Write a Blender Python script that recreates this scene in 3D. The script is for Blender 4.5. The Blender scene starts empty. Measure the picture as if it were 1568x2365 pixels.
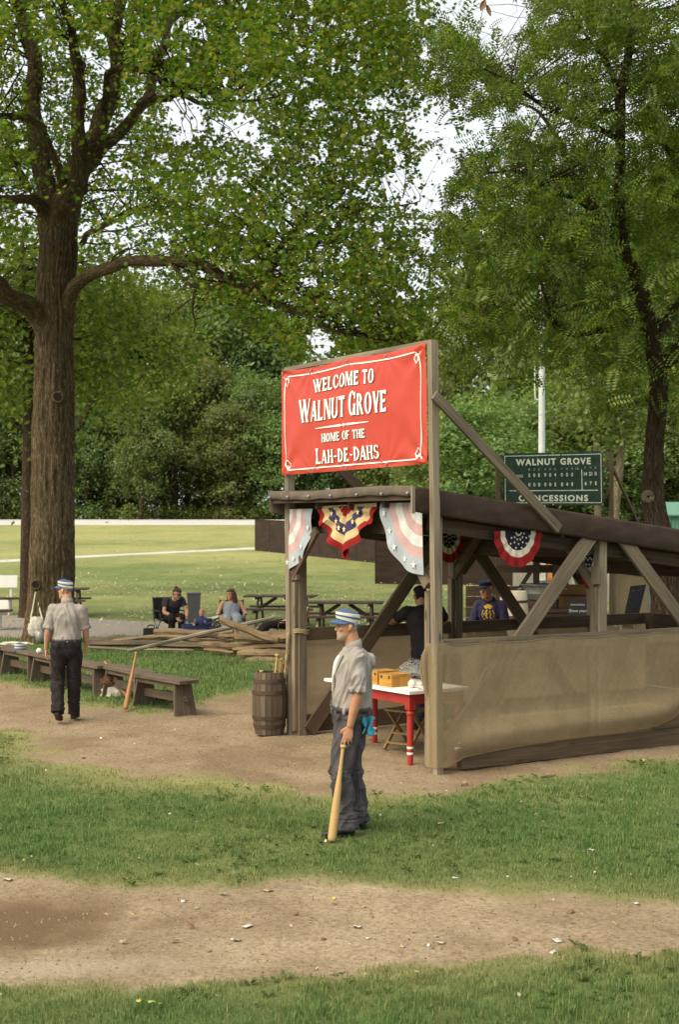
import bpy, bmesh, math, random
import numpy as np
from mathutils import Vector, Matrix, noise

scene = bpy.context.scene
COL = scene.collection
R = math.radians

# ---------------------------------------------------------------- camera, light, exposure
FPX, CX, HY, CAMH = 3285.0, 784.0, 1208.0, 2.5     # working pixels of a 1568 wide view of the photograph
cam_data = bpy.data.cameras.new("camera")
cam = bpy.data.objects.new("camera", cam_data)
COL.objects.link(cam)
cam.location = (0, 0, CAMH)
cam.rotation_euler = (R(90), 0, 0)
cam_data.sensor_fit = 'VERTICAL'
cam_data.sensor_height = 36.0
cam_data.sensor_width = 24.0
cam_data.lens = 50.0
cam_data.shift_y = (1208.0 - 1182.5) / 2365.0
cam_data.clip_end = 3000
cam_data.dof.use_dof = True
cam_data.dof.focus_distance = 12.0
cam_data.dof.aperture_fstop = 5.0
scene.camera = cam

world = bpy.data.worlds.new("World")
scene.world = world
world.use_nodes = True
wn, wl = world.node_tree.nodes, world.node_tree.links
bg = wn["Background"]
sky = wn.new("ShaderNodeTexSky")
sky.sky_type = 'NISHITA'
sky.sun_disc = False
SUN_EL, SUN_AZ = R(48), R(-125)          # azimuth from +Y towards +X: over the left shoulder, behind the camera
sky.sun_elevation = SUN_EL
sky.sun_rotation = SUN_AZ
sky.air_density = 1.0
sky.dust_density = 4.0
hsv = wn.new("ShaderNodeHueSaturation")
hsv.inputs["Saturation"].default_value = 0.25
wl.new(sky.outputs[0], hsv.inputs["Color"])
cloud = wn.new("ShaderNodeMix"); cloud.data_type = 'RGBA'
cloud.inputs["Factor"].default_value = 0.82          # closed white cloud over the clear sky
wl.new(hsv.outputs[0], cloud.inputs[6])
cloud.inputs[7].default_value = (6.3, 6.7, 6.75, 1)
wl.new(cloud.outputs[2], bg.inputs["Color"])
bg.inputs["Strength"].default_value = 0.078

sun_data = bpy.data.lights.new("sun", 'SUN')
sun_data.energy = 2.5
sun_data.angle = R(55)
sun_data.color = (1.0, 0.87, 0.64)
sun = bpy.data.objects.new("sun", sun_data)
COL.objects.link(sun)
sd = Vector((math.sin(SUN_AZ) * math.cos(SUN_EL), math.cos(SUN_AZ) * math.cos(SUN_EL), math.sin(SUN_EL)))
sun.rotation_euler = sd.to_track_quat('Z', 'Y').to_euler()

vs = scene.view_settings
scene.display_settings.display_device = 'sRGB'
vs.view_transform = 'Standard'
vs.look = 'None'
vs.exposure = 1.15
vs.gamma = 1.0
scene.render.film_transparent = False
scene.cycles.max_bounces = 7
scene.cycles.diffuse_bounces = 3
scene.cycles.transmission_bounces = 4
scene.cycles.transparent_max_bounces = 8
scene.cycles.use_denoising = True
scene.render.use_persistent_data = False

# ---------------------------------------------------------------- helpers
def P(x, y, Y):
    """working pixel at depth Y -> world point"""
    return Vector(((x - CX) / FPX * Y, Y, CAMH - (y - HY) / FPX * Y))

def G(x, y):
    """working pixel on the level ground -> world point"""
    Y = CAMH * FPX / (y - HY)
    return Vector(((x - CX) / FPX * Y, Y, 0.0))

def tag(o, label=None, cat=None, group=None, kind=None):
    if label: o['label'] = label
    if cat: o['category'] = cat
    if group: o['group'] = group
    if kind: o['kind'] = kind
    return o

def thing(name, label, cat, loc=(0, 0, 0), rz=0.0, group=None):
    o = bpy.data.objects.new(name, None)
    o.empty_display_size = 0.2
    COL.objects.link(o)
    o.location = loc
    o.rotation_euler = (0, 0, rz)
    return tag(o, label, cat, group)

def wmat(o):
    m = Matrix.Identity(4)
    while o is not None:
        m = o.matrix_basis @ m
        o = o.parent
    return m

def copy_tree(o, parent=None):
    c = o.copy()
    COL.objects.link(c)
    c.parent = parent
    for ch in list(o.children):
        copy_tree(ch, c)
    return c

class MB:
    """collects shapes and links them as ONE mesh object"""
    def __init__(self, seed=0):
        self.v, self.f, self.uv, self.mi = [], [], [], []
        self.rnd = random.Random(seed)

    def add(self, verts, faces, uvs=None, mi=0):
        b = len(self.v)
        self.v.extend(Vector(p) for p in verts)
        for k, f in enumerate(faces):
            self.f.append([i + b for i in f])
            self.uv.append(uvs[k] if uvs else [(0.0, 0.0)] * len(f))
            self.mi.append(mi)

    def board(self, p0, p1, w, h, up=(0, 0, 1), mi=0, w1=None, h1=None, jit=0.0, seg=1):
        """a plank from p0 to p1: w across, h along up"""
        p0, p1 = Vector(p0), Vector(p1)
        ax = (p1 - p0)
        L = ax.length
        ax.normalize()
        up = Vector(up)
        up = up - ax * up.dot(ax)
        if up.length < 1e-5:
            up = Vector((1, 0, 0)) - ax * ax.x
        up.normalize()
        sd_ = ax.cross(up)
        w1 = w if w1 is None else w1
        h1 = h if h1 is None else h1
        rr = self.rnd
        ou, ov = rr.random() * 50, rr.random() * 50
        vs_, fs, us = [], [], []
        for i in range(seg + 1):
            t = i / seg
            c = p0.lerp(p1, t)
            ww, hh = w + (w1 - w) * t, h + (h1 - h) * t
            for a, b in ((-1, -1), (1, -1), (1, 1), (-1, 1)):
                j = Vector((rr.uniform(-jit, jit), rr.uniform(-jit, jit), rr.uniform(-jit, jit))) if jit else Vector((0, 0, 0))
                vs_.append(c + sd_ * (a * ww / 2) + up * (b * hh / 2) + j)
        vo = [0, w, w + h, 2 * w + h, 2 * w + 2 * h]
        for i in range(seg):
            for k in range(4):
                a, b = i * 4 + k, i * 4 + (k + 1) % 4
                fs.append([a, b, b + 4, a + 4])
                u0, u1 = ou + L * i / seg, ou + L * (i + 1) / seg
                us.append([(u0, ov + vo[k]), (u0, ov + vo[k + 1]), (u1, ov + vo[k + 1]), (u1, ov + vo[k])])
        n = seg * 4
        fs.append([3, 2, 1, 0]); us.append([(ou, ov), (ou + .01, ov + w), (ou + .02, ov + w), (ou + .03, ov)])
        fs.append([n, n + 1, n + 2, n + 3]); us.append([(ou, ov), (ou + .01, ov + w), (ou + .02, ov + w), (ou + .03, ov)])
        self.add(vs_, fs, us, mi)

    def box(self, c, s, rz=0.0, mi=0):
        c = Vector(c)
        d = Vector((math.cos(rz), math.sin(rz), 0)) * (s[0] / 2)
        self.board(c - d, c + d, s[1], s[2], mi=mi)

    def rings(self, rings, cap=True, mi=0, closed=True):
        """rings: equal-length lists of points"""
        n = len(rings[0])
        vs_, fs, us = [], [], []
        acc = 0.0
        prev = None
        vv = []
        for r in rings:
            c = sum((Vector(p) for p in r), Vector()) / n
            if prev is not None:
                acc += (c - prev).length
            prev = c
            vv.append(acc)
            vs_.extend(r)
        per = sum((Vector(rings[0][i]) - Vector(rings[0][(i + 1) % n])).length for i in range(n))
        m = max(1e-4, per)
        for i in range(len(rings) - 1):
            for k in range(n if closed else n - 1):
                a, b = i * n + k, i * n + (k + 1) % n
                fs.append([a, b, b + n, a + n])
                us.append([(vv[i], m * k / n), (vv[i], m * (k + 1) / n), (vv[i + 1], m * (k + 1) / n), (vv[i + 1], m * k / n)])
        if cap and closed:
            fs.append(list(range(n))[::-1]); us.append([(0, 0)] * n)
            e = (len(rings) - 1) * n
            fs.append([e + k for k in range(n)]); us.append([(0, 0)] * n)
        self.add(vs_, fs, us, mi)

    def tube(self, pts, radii, n=10, sub=3, cap=True, mi=0, bump=0.0, flat=1.0, flatdir=None, bfreq=1.2):
        pts = [Vector(p) for p in pts]
        P2, R2 = catmull(pts, radii, sub)
        rings_ = []
        up = None
        for i, p in enumerate(P2):
            a = P2[max(0, i - 1)]
            b = P2[min(len(P2) - 1, i + 1)]
            t = (b - a)
            if t.length < 1e-7: t = Vector((0, 0, 1))
            t.normalize()
            if up is None:
                up = Vector(flatdir) if flatdir else (Vector((0, 1, 0)) if abs(t.y) < .9 else Vector((1, 0, 0)))
            up = up - t * up.dot(t)
            if up.length < 1e-5: up = t.orthogonal()
            up.normalize()
            s_ = t.cross(up)
            ring = []
            for k in range(n):
                an = 2 * math.pi * k / n
                r = R2[i]
                q = up * (math.cos(an) * r) + s_ * (math.sin(an) * r * flat)
                if bump:
                    w = noise.noise((p + q) * bfreq + Vector((7, 3, 1))) + .5 * noise.noise((p + q) * bfreq * 3)
                    q *= 1 + bump * w
                ring.append(p + q)
            rings_.append(ring)
        self.rings(rings_, cap, mi)

    def lathe(self, prof, c=(0, 0, 0), n=20, axis=(0, 0, 1), cap=True, mi=0):
        c = Vector(c)
        q = Vector((0, 0, 1)).rotation_difference(Vector(axis))
        rg = []
        for r, z in prof:
            rg.append([c + q @ Vector((r * math.cos(2 * math.pi * k / n), r * math.sin(2 * math.pi * k / n), z)) for k in range(n)])
        self.rings(rg, cap, mi)

    def ball(self, c, r, n=12, m=8, mi=0):
        """ellipsoid, r a number or a triple"""
        if not hasattr(r, '__len__'): r = (r, r, r)
        c = Vector(c)
        rg = []
        for i in range(m + 1):
            a = -math.pi / 2 + math.pi * (i + .02) / (m + .04)
            rg.append([c + Vector((r[0] * math.cos(a) * math.cos(2 * math.pi * k / n), r[1] * math.cos(a) * math.sin(2 * math.pi * k / n), r[2] * math.sin(a))) for k in range(n)])
        self.rings(rg, True, mi)

    def grid(self, fn, nu, nv, mi=0, mfn=None, thick=0.0):
        """sheet fn(u,v) -> point, u,v in 0..1"""
        vs_, fs, us, ms = [], [], [], []
        for j in range(nv + 1):
            for i in range(nu + 1):
                vs_.append(Vector(fn(i / nu, j / nv)))
        L = (vs_[nu] - vs_[0]).length; W = (vs_[-1] - vs_[nu]).length
        b = len(self.v)
        self.v.extend(vs_)
        for j in range(nv):
            for i in range(nu):
                a = j * (nu + 1) + i
                self.f.append([b + a, b + a + 1, b + a + nu + 2, b + a + nu + 1])
                self.uv.append([(L * i / nu, W * j / nv), (L * (i + 1) / nu, W * j / nv), (L * (i + 1) / nu, W * (j + 1) / nv), (L * i / nu, W * (j + 1) / nv)])
                self.mi.append(mfn((i + .5) / nu, (j + .5) / nv) if mfn else mi)

    def build(self, name, mats, parent=None, smooth=False, world=False, solid=0.0, remesh=0.0, smooth_it=0, post=None):
        me = bpy.data.meshes.new(name)
        V = self.v
        if world and parent is not None:
            inv = wmat(parent).inverted()
            V = [inv @ p for p in V]
        me.from_pydata([tuple(p) for p in V], [], self.f)
        if not remesh:
            uvl = me.uv_layers.new(name="UVMap")
            flat = []
            for u in self.uv:
                for a in u: flat.extend(a)
            uvl.data.foreach_set("uv", flat)
        if not isinstance(mats, (list, tuple)): mats = [mats]
        for m in mats: me.materials.append(m)
        if not remesh:
            me.polygons.foreach_set("material_index", self.mi)
        me.update()
        o = bpy.data.objects.new(name, me)
        COL.objects.link(o)
        if solid:
            md = o.modifiers.new("solid", 'SOLIDIFY'); md.thickness = solid; md.offset = 0
        if remesh:
            bm = bmesh.new(); bm.from_mesh(me); bmesh.ops.recalc_face_normals(bm, faces=bm.faces); bm.to_mesh(me); bm.free()
            md = o.modifiers.new("remesh", 'REMESH'); md.mode = 'VOXEL'; md.voxel_size = remesh
            if smooth_it:
                sm = o.modifiers.new("smooth", 'SMOOTH'); sm.factor = .5; sm.iterations = smooth_it
            dg = bpy.context.evaluated_depsgraph_get()
            ev = o.evaluated_get(dg)
            new = bpy.data.meshes.new_from_object(ev)
            o.modifiers.clear()
            o.data = new
            new.name = name
            if not new.materials:
                for m in mats: new.materials.append(m)
            me = new
            if post is not None:
                co = np.empty(len(me.vertices) * 3); me.vertices.foreach_get("co", co)
                nn = np.empty(len(me.vertices) * 3); me.vertices.foreach_get("normal", nn)
                co = post(co.reshape(-1, 3), nn.reshape(-1, 3), me)
                me.vertices.foreach_set("co", co.ravel()); me.update()
        if smooth or remesh:
            me.polygons.foreach_set("use_smooth", [True] * len(me.polygons))
        if parent is not None: o.parent = parent
        return o

def catmull(pts, radii, sub):
    n = len(pts)
    if sub <= 1 or n < 3: return list(pts), list(radii)
    op, orr = [], []
    for i in range(n - 1):
        p0, p1, p2, p3 = pts[max(0, i - 1)], pts[i], pts[i + 1], pts[min(n - 1, i + 2)]
        r0, r1, r2, r3 = radii[max(0, i - 1)], radii[i], radii[i + 1], radii[min(n - 1, i + 2)]
        for k in range(sub):
            t = k / sub
            a, b, c, d = -.5 * t + t * t - .5 * t ** 3, 1 - 2.5 * t * t + 1.5 * t ** 3, .5 * t + 2 * t * t - 1.5 * t ** 3, -.5 * t * t + .5 * t ** 3
            op.append(p0 * a + p1 * b + p2 * c + p3 * d)
            orr.append(max(.0005, r0 * a + r1 * b + r2 * c + r3 * d))
    op.append(pts[-1]); orr.append(radii[-1])
    return op, orr

def fastmesh(name, V, polys, mats, parent=None, attr=None, world=False, smooth=False):
    """V (n,3) array; polys: list of (m,k) index arrays; attr: {name: per-point float array}"""
    me = bpy.data.meshes.new(name)
    V = np.asarray(V, dtype=np.float64)
    if world and parent is not None:
        inv = np.array(wmat(parent).inverted())
        V = V @ inv[:3, :3].T + inv[:3, 3]
    me.vertices.add(len(V)); me.vertices.foreach_set("co", V.ravel())
    li = np.concatenate([p.ravel() for p in polys])
    tot = np.concatenate([np.full(len(p), p.shape[1], dtype=np.int32) for p in polys])
    st = np.concatenate([[0], np.cumsum(tot)[:-1]]).astype(np.int32)
    me.loops.add(len(li)); me.loops.foreach_set("vertex_index", li.astype(np.int32))
    me.polygons.add(len(tot)); me.polygons.foreach_set("loop_start", st)
    me.update(calc_edges=True)
    if attr:
        for k, a in attr.items():
            at = me.attributes.new(k, 'FLOAT', 'POINT')
            at.data.foreach_set("value", np.asarray(a, dtype=np.float32))
    if not isinstance(mats, (list, tuple)): mats = [mats]
    for m in mats: me.materials.append(m)
    if smooth: me.polygons.foreach_set("use_smooth", [True] * len(me.polygons))
    o = bpy.data.objects.new(name, me)
    COL.objects.link(o)
    if parent is not None: o.parent = parent
    return o

# ---------------------------------------------------------------- materials
def newmat(name):
    m = bpy.data.materials.new(name)
    m.use_nodes = True
    nt = m.node_tree
    return m, nt.nodes, nt.links, nt.nodes["Principled BSDF"]

def ramp(nd, ln, src, stops):
    r = nd.new("ShaderNodeValToRGB")
    el = r.color_ramp.elements
    el[0].position, el[0].color = stops[0][0], (*stops[0][1], 1)
    el[1].position, el[1].color = stops[-1][0], (*stops[-1][1], 1)
    for p, c in stops[1:-1]:
        e = el.new(p); e.color = (*c, 1)
    ln.new(src, r.inputs[0])
    return r

def nz(nd, ln, vec, scale, detail=4, rough=.55, sc=None):
    if sc is not None:
        mp = nd.new("ShaderNodeMapping"); mp.inputs["Scale"].default_value = sc
        ln.new(vec, mp.inputs[0]); vec = mp.outputs[0]
    n = nd.new("ShaderNodeTexNoise")
    n.inputs["Scale"].default_value = scale; n.inputs["Detail"].default_value = detail; n.inputs["Roughness"].default_value = rough
    ln.new(vec, n.inputs["Vector"])
    return n.outputs["Fac"]

def bumpn(nd, ln, b, h, strength, dist):
    bp = nd.new("ShaderNodeBump")
    bp.inputs["Strength"].default_value = strength; bp.inputs["Distance"].default_value = dist
    ln.new(h, bp.inputs["Height"]); ln.new(bp.outputs[0], b.inputs["Normal"])

def mixc(nd, ln, fac, a, b, mode='MIX'):
    m = nd.new("ShaderNodeMix"); m.data_type = 'RGBA'; m.blend_type = mode
    for sock, val in ((m.inputs["Factor"], fac), (m.inputs[6], a), (m.inputs[7], b)):
        if hasattr(val, 'is_linked') or hasattr(val, 'links'): ln.new(val, sock)
        elif isinstance(val, (int, float)): sock.default_value = val
        else: sock.default_value = (*val, 1)
    return m.outputs[2]

def plain(name, c1, c2=None, scale=6, rough=.75, bump=.25, bscale=60, dist=.004, metal=0.0, spec=.3, sc=None, detail=5):
    """two-tone noise material in object space"""
    m, nd, ln, b = newmat(name)
    c2 = c2 or tuple(x * .7 for x in c1)
    tc = nd.new("ShaderNodeTexCoord").outputs["Object"]
    f = nz(nd, ln, tc, scale, detail, .6, sc)
    r = ramp(nd, ln, f, [(.3, c2), (.7, c1)])
    ln.new(r.outputs[0], b.inputs["Base Color"])
    b.inputs["Roughness"].default_value = rough; b.inputs["Metallic"].default_value = metal
    b.inputs["Specular IOR Level"].default_value = spec
    if bump: bumpn(nd, ln, b, nz(nd, ln, tc, bscale, 4, .6, sc), bump, dist)
    return m

def wood(name, dark, light, tint=None, rough=.85, gscale=1.0, knots=True, bump=.5):
    """weathered timber: the grain runs along u"""
    m, nd, ln, b = newmat(name)
    uv = nd.new("ShaderNodeUVMap").outputs[0]
    g = nz(nd, ln, uv, 1.0, 7, .65, (1.3 * gscale, 38 * gscale, 1))
    big = nz(nd, ln, uv, 1.0, 3, .5, (.9, 4.0, 1))
    col = ramp(nd, ln, g, [(.25, dark), (.5, tuple((a + c) / 2 for a, c in zip(dark, light))), (.75, light)]).outputs[0]
    tone = ramp(nd, ln, big, [(.3, (.62, .60, .58)), (.7, (1.15, 1.14, 1.1))]).outputs[0]
    col = mixc(nd, ln, 1.0, col, tone, 'MULTIPLY')
    if knots:
        mp = nd.new("ShaderNodeMapping"); mp.inputs["Scale"].default_value = (1.6, 7, 1); ln.new(uv, mp.inputs[0])
        vo = nd.new("ShaderNodeTexVoronoi"); vo.inputs["Scale"].default_value = 1.0; ln.new(mp.outputs[0], vo.inputs["Vector"])
        k = ramp(nd, ln, vo.outputs["Distance"], [(.05, (1, 1, 1)), (.13, (0, 0, 0))]).outputs[0]
        col = mixc(nd, ln, k, col, tuple(x * .45 for x in dark))
    ln.new(col, b.inputs["Base Color"])
    b.inputs["Roughness"].default_value = rough; b.inputs["Specular IOR Level"].default_value = .25
    bumpn(nd, ln, b, g, bump, .004)
    return m

def cloth(name, c1, c2=None, weave=700, rough=.9, fold=.5, fscale=9, transl=0.0, stripes=None):
    m, nd, ln, b = newmat(name)
    c2 = c2 or tuple(x * .82 for x in c1)
    tc = nd.new("ShaderNodeTexCoord").outputs["Object"]
    f = nz(nd, ln, tc, 7, 5, .6)
    col = ramp(nd, ln, f, [(.35, c2), (.65, c1)]).outputs[0]
    ln.new(col, b.inputs["Base Color"])
    b.inputs["Roughness"].default_value = rough; b.inputs["Specular IOR Level"].default_value = .15
    w = nz(nd, ln, tc, fscale, 4, .5, (1, 1, .55))
    bumpn(nd, ln, b, w, fold, .02)
    return m

def leafmat(name, cols, transl=.4, rough=.6, hue=.03):
    """cols: three or more colours a leaf may take"""
    m, nd, ln, b = newmat(name)
    nd.remove(b)
    out = nd["Material Output"]
    geo = nd.new("ShaderNodeNewGeometry")
    oi = nd.new("ShaderNodeObjectInfo")
    st = [(i / (len(cols) - 1), c) for i, c in enumerate(cols)]
    r = ramp(nd, ln, geo.outputs["Random Per Island"], st)
    h = nd.new("ShaderNodeHueSaturation")
    ma = nd.new("ShaderNodeMapRange"); ma.inputs[3].default_value = .5 - hue; ma.inputs[4].default_value = .5 + hue
    ln.new(oi.outputs["Random"], ma.inputs[0]); ln.new(ma.outputs[0], h.inputs["Hue"])
    mb_ = nd.new("ShaderNodeMapRange"); mb_.inputs[3].default_value = .8; mb_.inputs[4].default_value = 1.2
    ln.new(oi.outputs["Random"], mb_.inputs[0]); ln.new(mb_.outputs[0], h.inputs["Value"])
    ln.new(r.outputs[0], h.inputs["Color"])
    d = nd.new("ShaderNodeBsdfDiffuse"); t = nd.new("ShaderNodeBsdfTranslucent")
    ln.new(h.outputs[0], d.inputs[0])
    tt = mixc(nd, ln, 1.0, h.outputs[0], (1.2, 1.25, .55), 'MULTIPLY')
    ln.new(tt, t.inputs[0])
    mx = nd.new("ShaderNodeMixShader"); mx.inputs[0].default_value = transl
    ln.new(d.outputs[0], mx.inputs[1]); ln.new(t.outputs[0], mx.inputs[2])
    gl = nd.new("ShaderNodeBsdfGlossy"); gl.inputs["Roughness"].default_value = .45; gl.inputs[0].default_value = (.9, .95, 1, 1)
    m2 = nd.new("ShaderNodeMixShader"); m2.inputs[0].default_value = .012
    ln.new(mx.outputs[0], m2.inputs[1]); ln.new(gl.outputs[0], m2.inputs[2])
    ln.new(m2.outputs[0], out.inputs[0])
    return m
# ---------------------------------------------------------------- the ground
def gz_np(X, Y):
    z = np.interp(Y, [0, 44, 50, 57, 70, 87, 104, 121, 124, 128, 131, 700], [0, 0, 0.0, 0.06, .5, .86, 1.45, 2.28, 2.42, 2.80, 2.84, 4.0])
    return z

def ground_z(x, Y): return float(gz_np(np.array([x]), np.array([Y]))[0])

def vnoise(X, Y, s, seed=0.0, octs=3):
    """cheap smooth value noise on arrays"""
    out = np.zeros_like(X, dtype=float); amp = 1.0; tot = 0
    for o in range(octs):
        x = X * s + seed * 17.3 + o * 31.7; y = Y * s - seed * 9.1 + o * 11.9
        xi, yi = np.floor(x), np.floor(y)
        fx, fy = x - xi, y - yi
        fx, fy = fx * fx * (3 - 2 * fx), fy * fy * (3 - 2 * fy)
        def hh(a, b):
            q = np.sin(a * 127.1 + b * 311.7) * 43758.5453
            return q - np.floor(q)
        v = (hh(xi, yi) * (1 - fx) + hh(xi + 1, yi) * fx) * (1 - fy) + (hh(xi, yi + 1) * (1 - fx) + hh(xi + 1, yi + 1) * fx) * fy
        out += amp * v; tot += amp; amp *= .5; s *= 2.1
    return out / tot

YARD = [(-400, 1572), (-60, 1560), (60, 1585), (190, 1622), (330, 1648), (440, 1632), (530, 1602), (600, 1590), (660, 1560), (690, 1470), (1020, 1440), (1900, 1440), (1900, 1715),
        (1568, 1752), (1300, 1775), (1085, 1800), (1010, 1826), (905, 1838), (760, 1826), (600, 1802), (400, 1790), (230, 1776), (150, 1760), (95, 1712), (20, 1690), (-400, 1672)]
YARDW = np.array([tuple(G(*p))[:2] for p in YARD])

def poly_sd(X, Y, poly):
    """signed distance, positive inside"""
    d = np.full(X.shape, 1e9); ins = np.zeros(X.shape, bool)
    n = len(poly)
    for i in range(n):
        ax, ay = poly[i]; bx, by = poly[(i + 1) % n]
        ex, ey = bx - ax, by - ay
        t = np.clip(((X - ax) * ex + (Y - ay) * ey) / (ex * ex + ey * ey + 1e-12), 0, 1)
        d = np.minimum(d, np.hypot(X - ax - t * ex, Y - ay - t * ey))
        c = ((ay > Y) != (by > Y)) & (X < (bx - ax) * (Y - ay) / (by - ay + 1e-12) + ax)
        ins ^= c
    return np.where(ins, d, -d)

def path_sd(X, Y):
    """foreground dirt path: signed distance in metres, positive inside"""
    px = X / np.maximum(Y, 1) * FPX + CX
    top = np.interp(px, [-800, 0, 200, 500, 750, 1000, 1250, 1568, 2400], [1975, 2000, 2040, 2032, 2030, 2050, 2070, 2086, 2110])
    bot = np.interp(px, [-800, 0, 300, 600, 800, 900, 1200, 1400, 1568, 2400], [2262, 2266, 2266, 2260, 2240, 2230, 2212, 2204, 2195, 2150])
    yt = CAMH * FPX / (top - HY); yb = CAMH * FPX / (bot - HY)
    return np.minimum(yt - Y, Y - yb)

def masks(X, Y):
    e = (vnoise(X, Y, 1.6, 1, 4) - .5)
    e2 = (vnoise(X, Y, 6.0, 2, 3) - .5)
    e3 = (vnoise(X, Y, 19.0, 7, 2) - .5)
    pth = path_sd(X, Y) + e * .50 + e2 * .26 + e3 * .12
    yrd = poly_sd(X, Y, YARDW) + e * 1.1 + e2 * .5 + e3 * .2
    dirt = np.maximum(np.clip(pth / .16 + .5, 0, 1), np.clip(yrd / .35 + .5, 0, 1))
    px = X / np.maximum(Y, 1) * FPX + CX
    # gravel road behind the tree
    r0 = 30.9 + .5 * (px / 600.0) ; r1 = 38.6 - np.clip(px, -900, 900) / 640 * 4.2
    rd = np.minimum(Y - r0, r1 - Y)
    gravel = np.clip(rd / .5 + .5 + e * .6, 0, 1) * (px < 700)
    cy = np.interp(px, [-900, 0, 588, 900], [60, 72.5, 89, 98])
    conc = np.clip((1.35 - np.abs(Y - cy)) / .5, 0, 1) * (px < 900)
    ball = np.clip((Y - 121.3) / .6, 0, 1) * np.clip((130.5 - Y) / .5, 0, 1)
    dry = np.clip((Y - 36) / 45, 0, 1) * .75 + (vnoise(X, Y, .12, 5, 3) - .45) * np.clip((Y - 20) / 20, .25, 1.4)
    # worn rim round the dirt
    dry = dry + .75 * np.exp(-np.maximum(0, -np.maximum(path_sd(X, Y), poly_sd(X, Y, YARDW) - .1)) / .35) + (vnoise(X, Y, .7, 8, 3) - .55) * .9
    yd_ = poly_sd(X, Y, YARDW)
    dry = dry + .55 * np.exp(-np.maximum(0, -yd_) / .9) * (Y < 17) * np.clip(1.2 - .35 * X, .3, 1.2)
    return dirt, gravel, conc, ball, np.clip(dry, 0, 1), pth, yrd

def axis_vals(fine0, fine1, step, lo, hi, grow=1.09):
    a = list(np.arange(fine0, fine1, step))
    s = step; x = a[-1]
    while x < hi: s *= grow; x += s; a.append(x)
    s = step; x = a[0]; b = []
    while x > lo: s *= grow; x -= s; b.append(x)
    return np.array(b[::-1] + a)

def ground_material():
    m, nd, ln, b = newmat("ground")
    tc = nd.new("ShaderNodeTexCoord").outputs["Object"]
    def at(n):
        a = nd.new("ShaderNodeAttribute"); a.attribute_name = n; return a.outputs["Fac"]
    gn = nz(nd, ln, tc, 3.0, 8, .7); gf = nz(nd, ln, tc, 40, 3, .7); gl = nz(nd, ln, tc, .35, 4, .6)
    gcol = ramp(nd, ln, gf, [(.3, (.085, .118, .038)), (.7, (.165, .205, .074))]).outputs[0]
    gcol = mixc(nd, ln, 1.0, gcol, ramp(nd, ln, gn, [(.3, (.75, .75, .75)), (.7, (1.25, 1.25, 1.2))]).outputs[0], 'MULTIPLY')
    dcol = ramp(nd, ln, gn, [(.3, (.215, .225, .085)), (.7, (.345, .325, .140))]).outputs[0]
    # dry lawn
    dr = nd.new("ShaderNodeMath"); dr.operation = 'MULTIPLY_ADD'; ln.new(gl, dr.inputs[0]); dr.inputs[1].default_value = .5; 
    ln.new(at("dry"), dr.inputs[2])
    sb = nd.new("ShaderNodeMath"); sb.operation = 'SUBTRACT'; sb.use_clamp = True; ln.new(dr.outputs[0], sb.inputs[0]); sb.inputs[1].default_value = .25
    col = mixc(nd, ln, sb.outputs[0], gcol, dcol)
    # soil
    s1 = nz(nd, ln, tc, 1.1, 8, .72); s2 = nz(nd, ln, tc, 26, 5, .75)
    soil = ramp(nd, ln, s1, [(.30, (.262, .192, .122)), (.5, (.388, .300, .198)), (.70, (.475, .380, .260))]).outputs[0]
    soil = mixc(nd, ln, 1.0, soil, ramp(nd, ln, s2, [(.36, (.62, .60, .57)), (.5, (1, 1, 1)), (.64, (1.22, 1.22, 1.22))]).outputs[0], 'MULTIPLY')
    # pale pebbles and crumbs
    vo = nd.new("ShaderNodeTexVoronoi"); vo.inputs["Scale"].default_value = 22; ln.new(tc, vo.inputs["Vector"])
    peb = ramp(nd, ln, vo.outputs["Distance"], [(.10, (1, 1, 1)), (.16, (0, 0, 0))]).outputs[0]
    pk = nd.new("ShaderNodeMath"); pk.operation = 'MULTIPLY'; ln.new(peb, pk.inputs[0])
    pr = ramp(nd, ln, vo.outputs["Color"], [(.72, (0, 0, 0)), (.80, (1, 1, 1))]).outputs[0]; ln.new(pr, pk.inputs[1])
    soil = mixc(nd, ln, pk.outputs[0], soil, (.44, .36, .26))
    damp = at("damp")
    soil = mixc(nd, ln, damp, soil, (.185, .125, .074))  # darker brown soil tone, not only in the damp hollow
    soil = mixc(nd, ln, at("pale"), soil, (.47, .40, .30))
    col = mixc(nd, ln, at("dirt"), col, soil)
    grv = ramp(nd, ln, s2, [(.3, (.20, .175, .15)), (.7, (.36, .325, .285))]).outputs[0]
    col = mixc(nd, ln, at("gravel"), col, grv)
    col = mixc(nd, ln, at("conc"), col, ramp(nd, ln, gn, [(.3, (.42, .41, .40)), (.7, (.56, .55, .53))]).outputs[0])
    col = mixc(nd, ln, at("ball"), col, ramp(nd, ln, gf, [(.3, (.36, .35, .34)), (.7, (.62, .61, .60))]).outputs[0])
    ln.new(col, b.inputs["Base Color"])
    b.inputs["Roughness"].default_value = .95; b.inputs["Specular IOR Level"].default_value = .1
    bumpn(nd, ln, b, nz(nd, ln, tc, 34, 8, .78), 1.0, .035)
    return m

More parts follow.
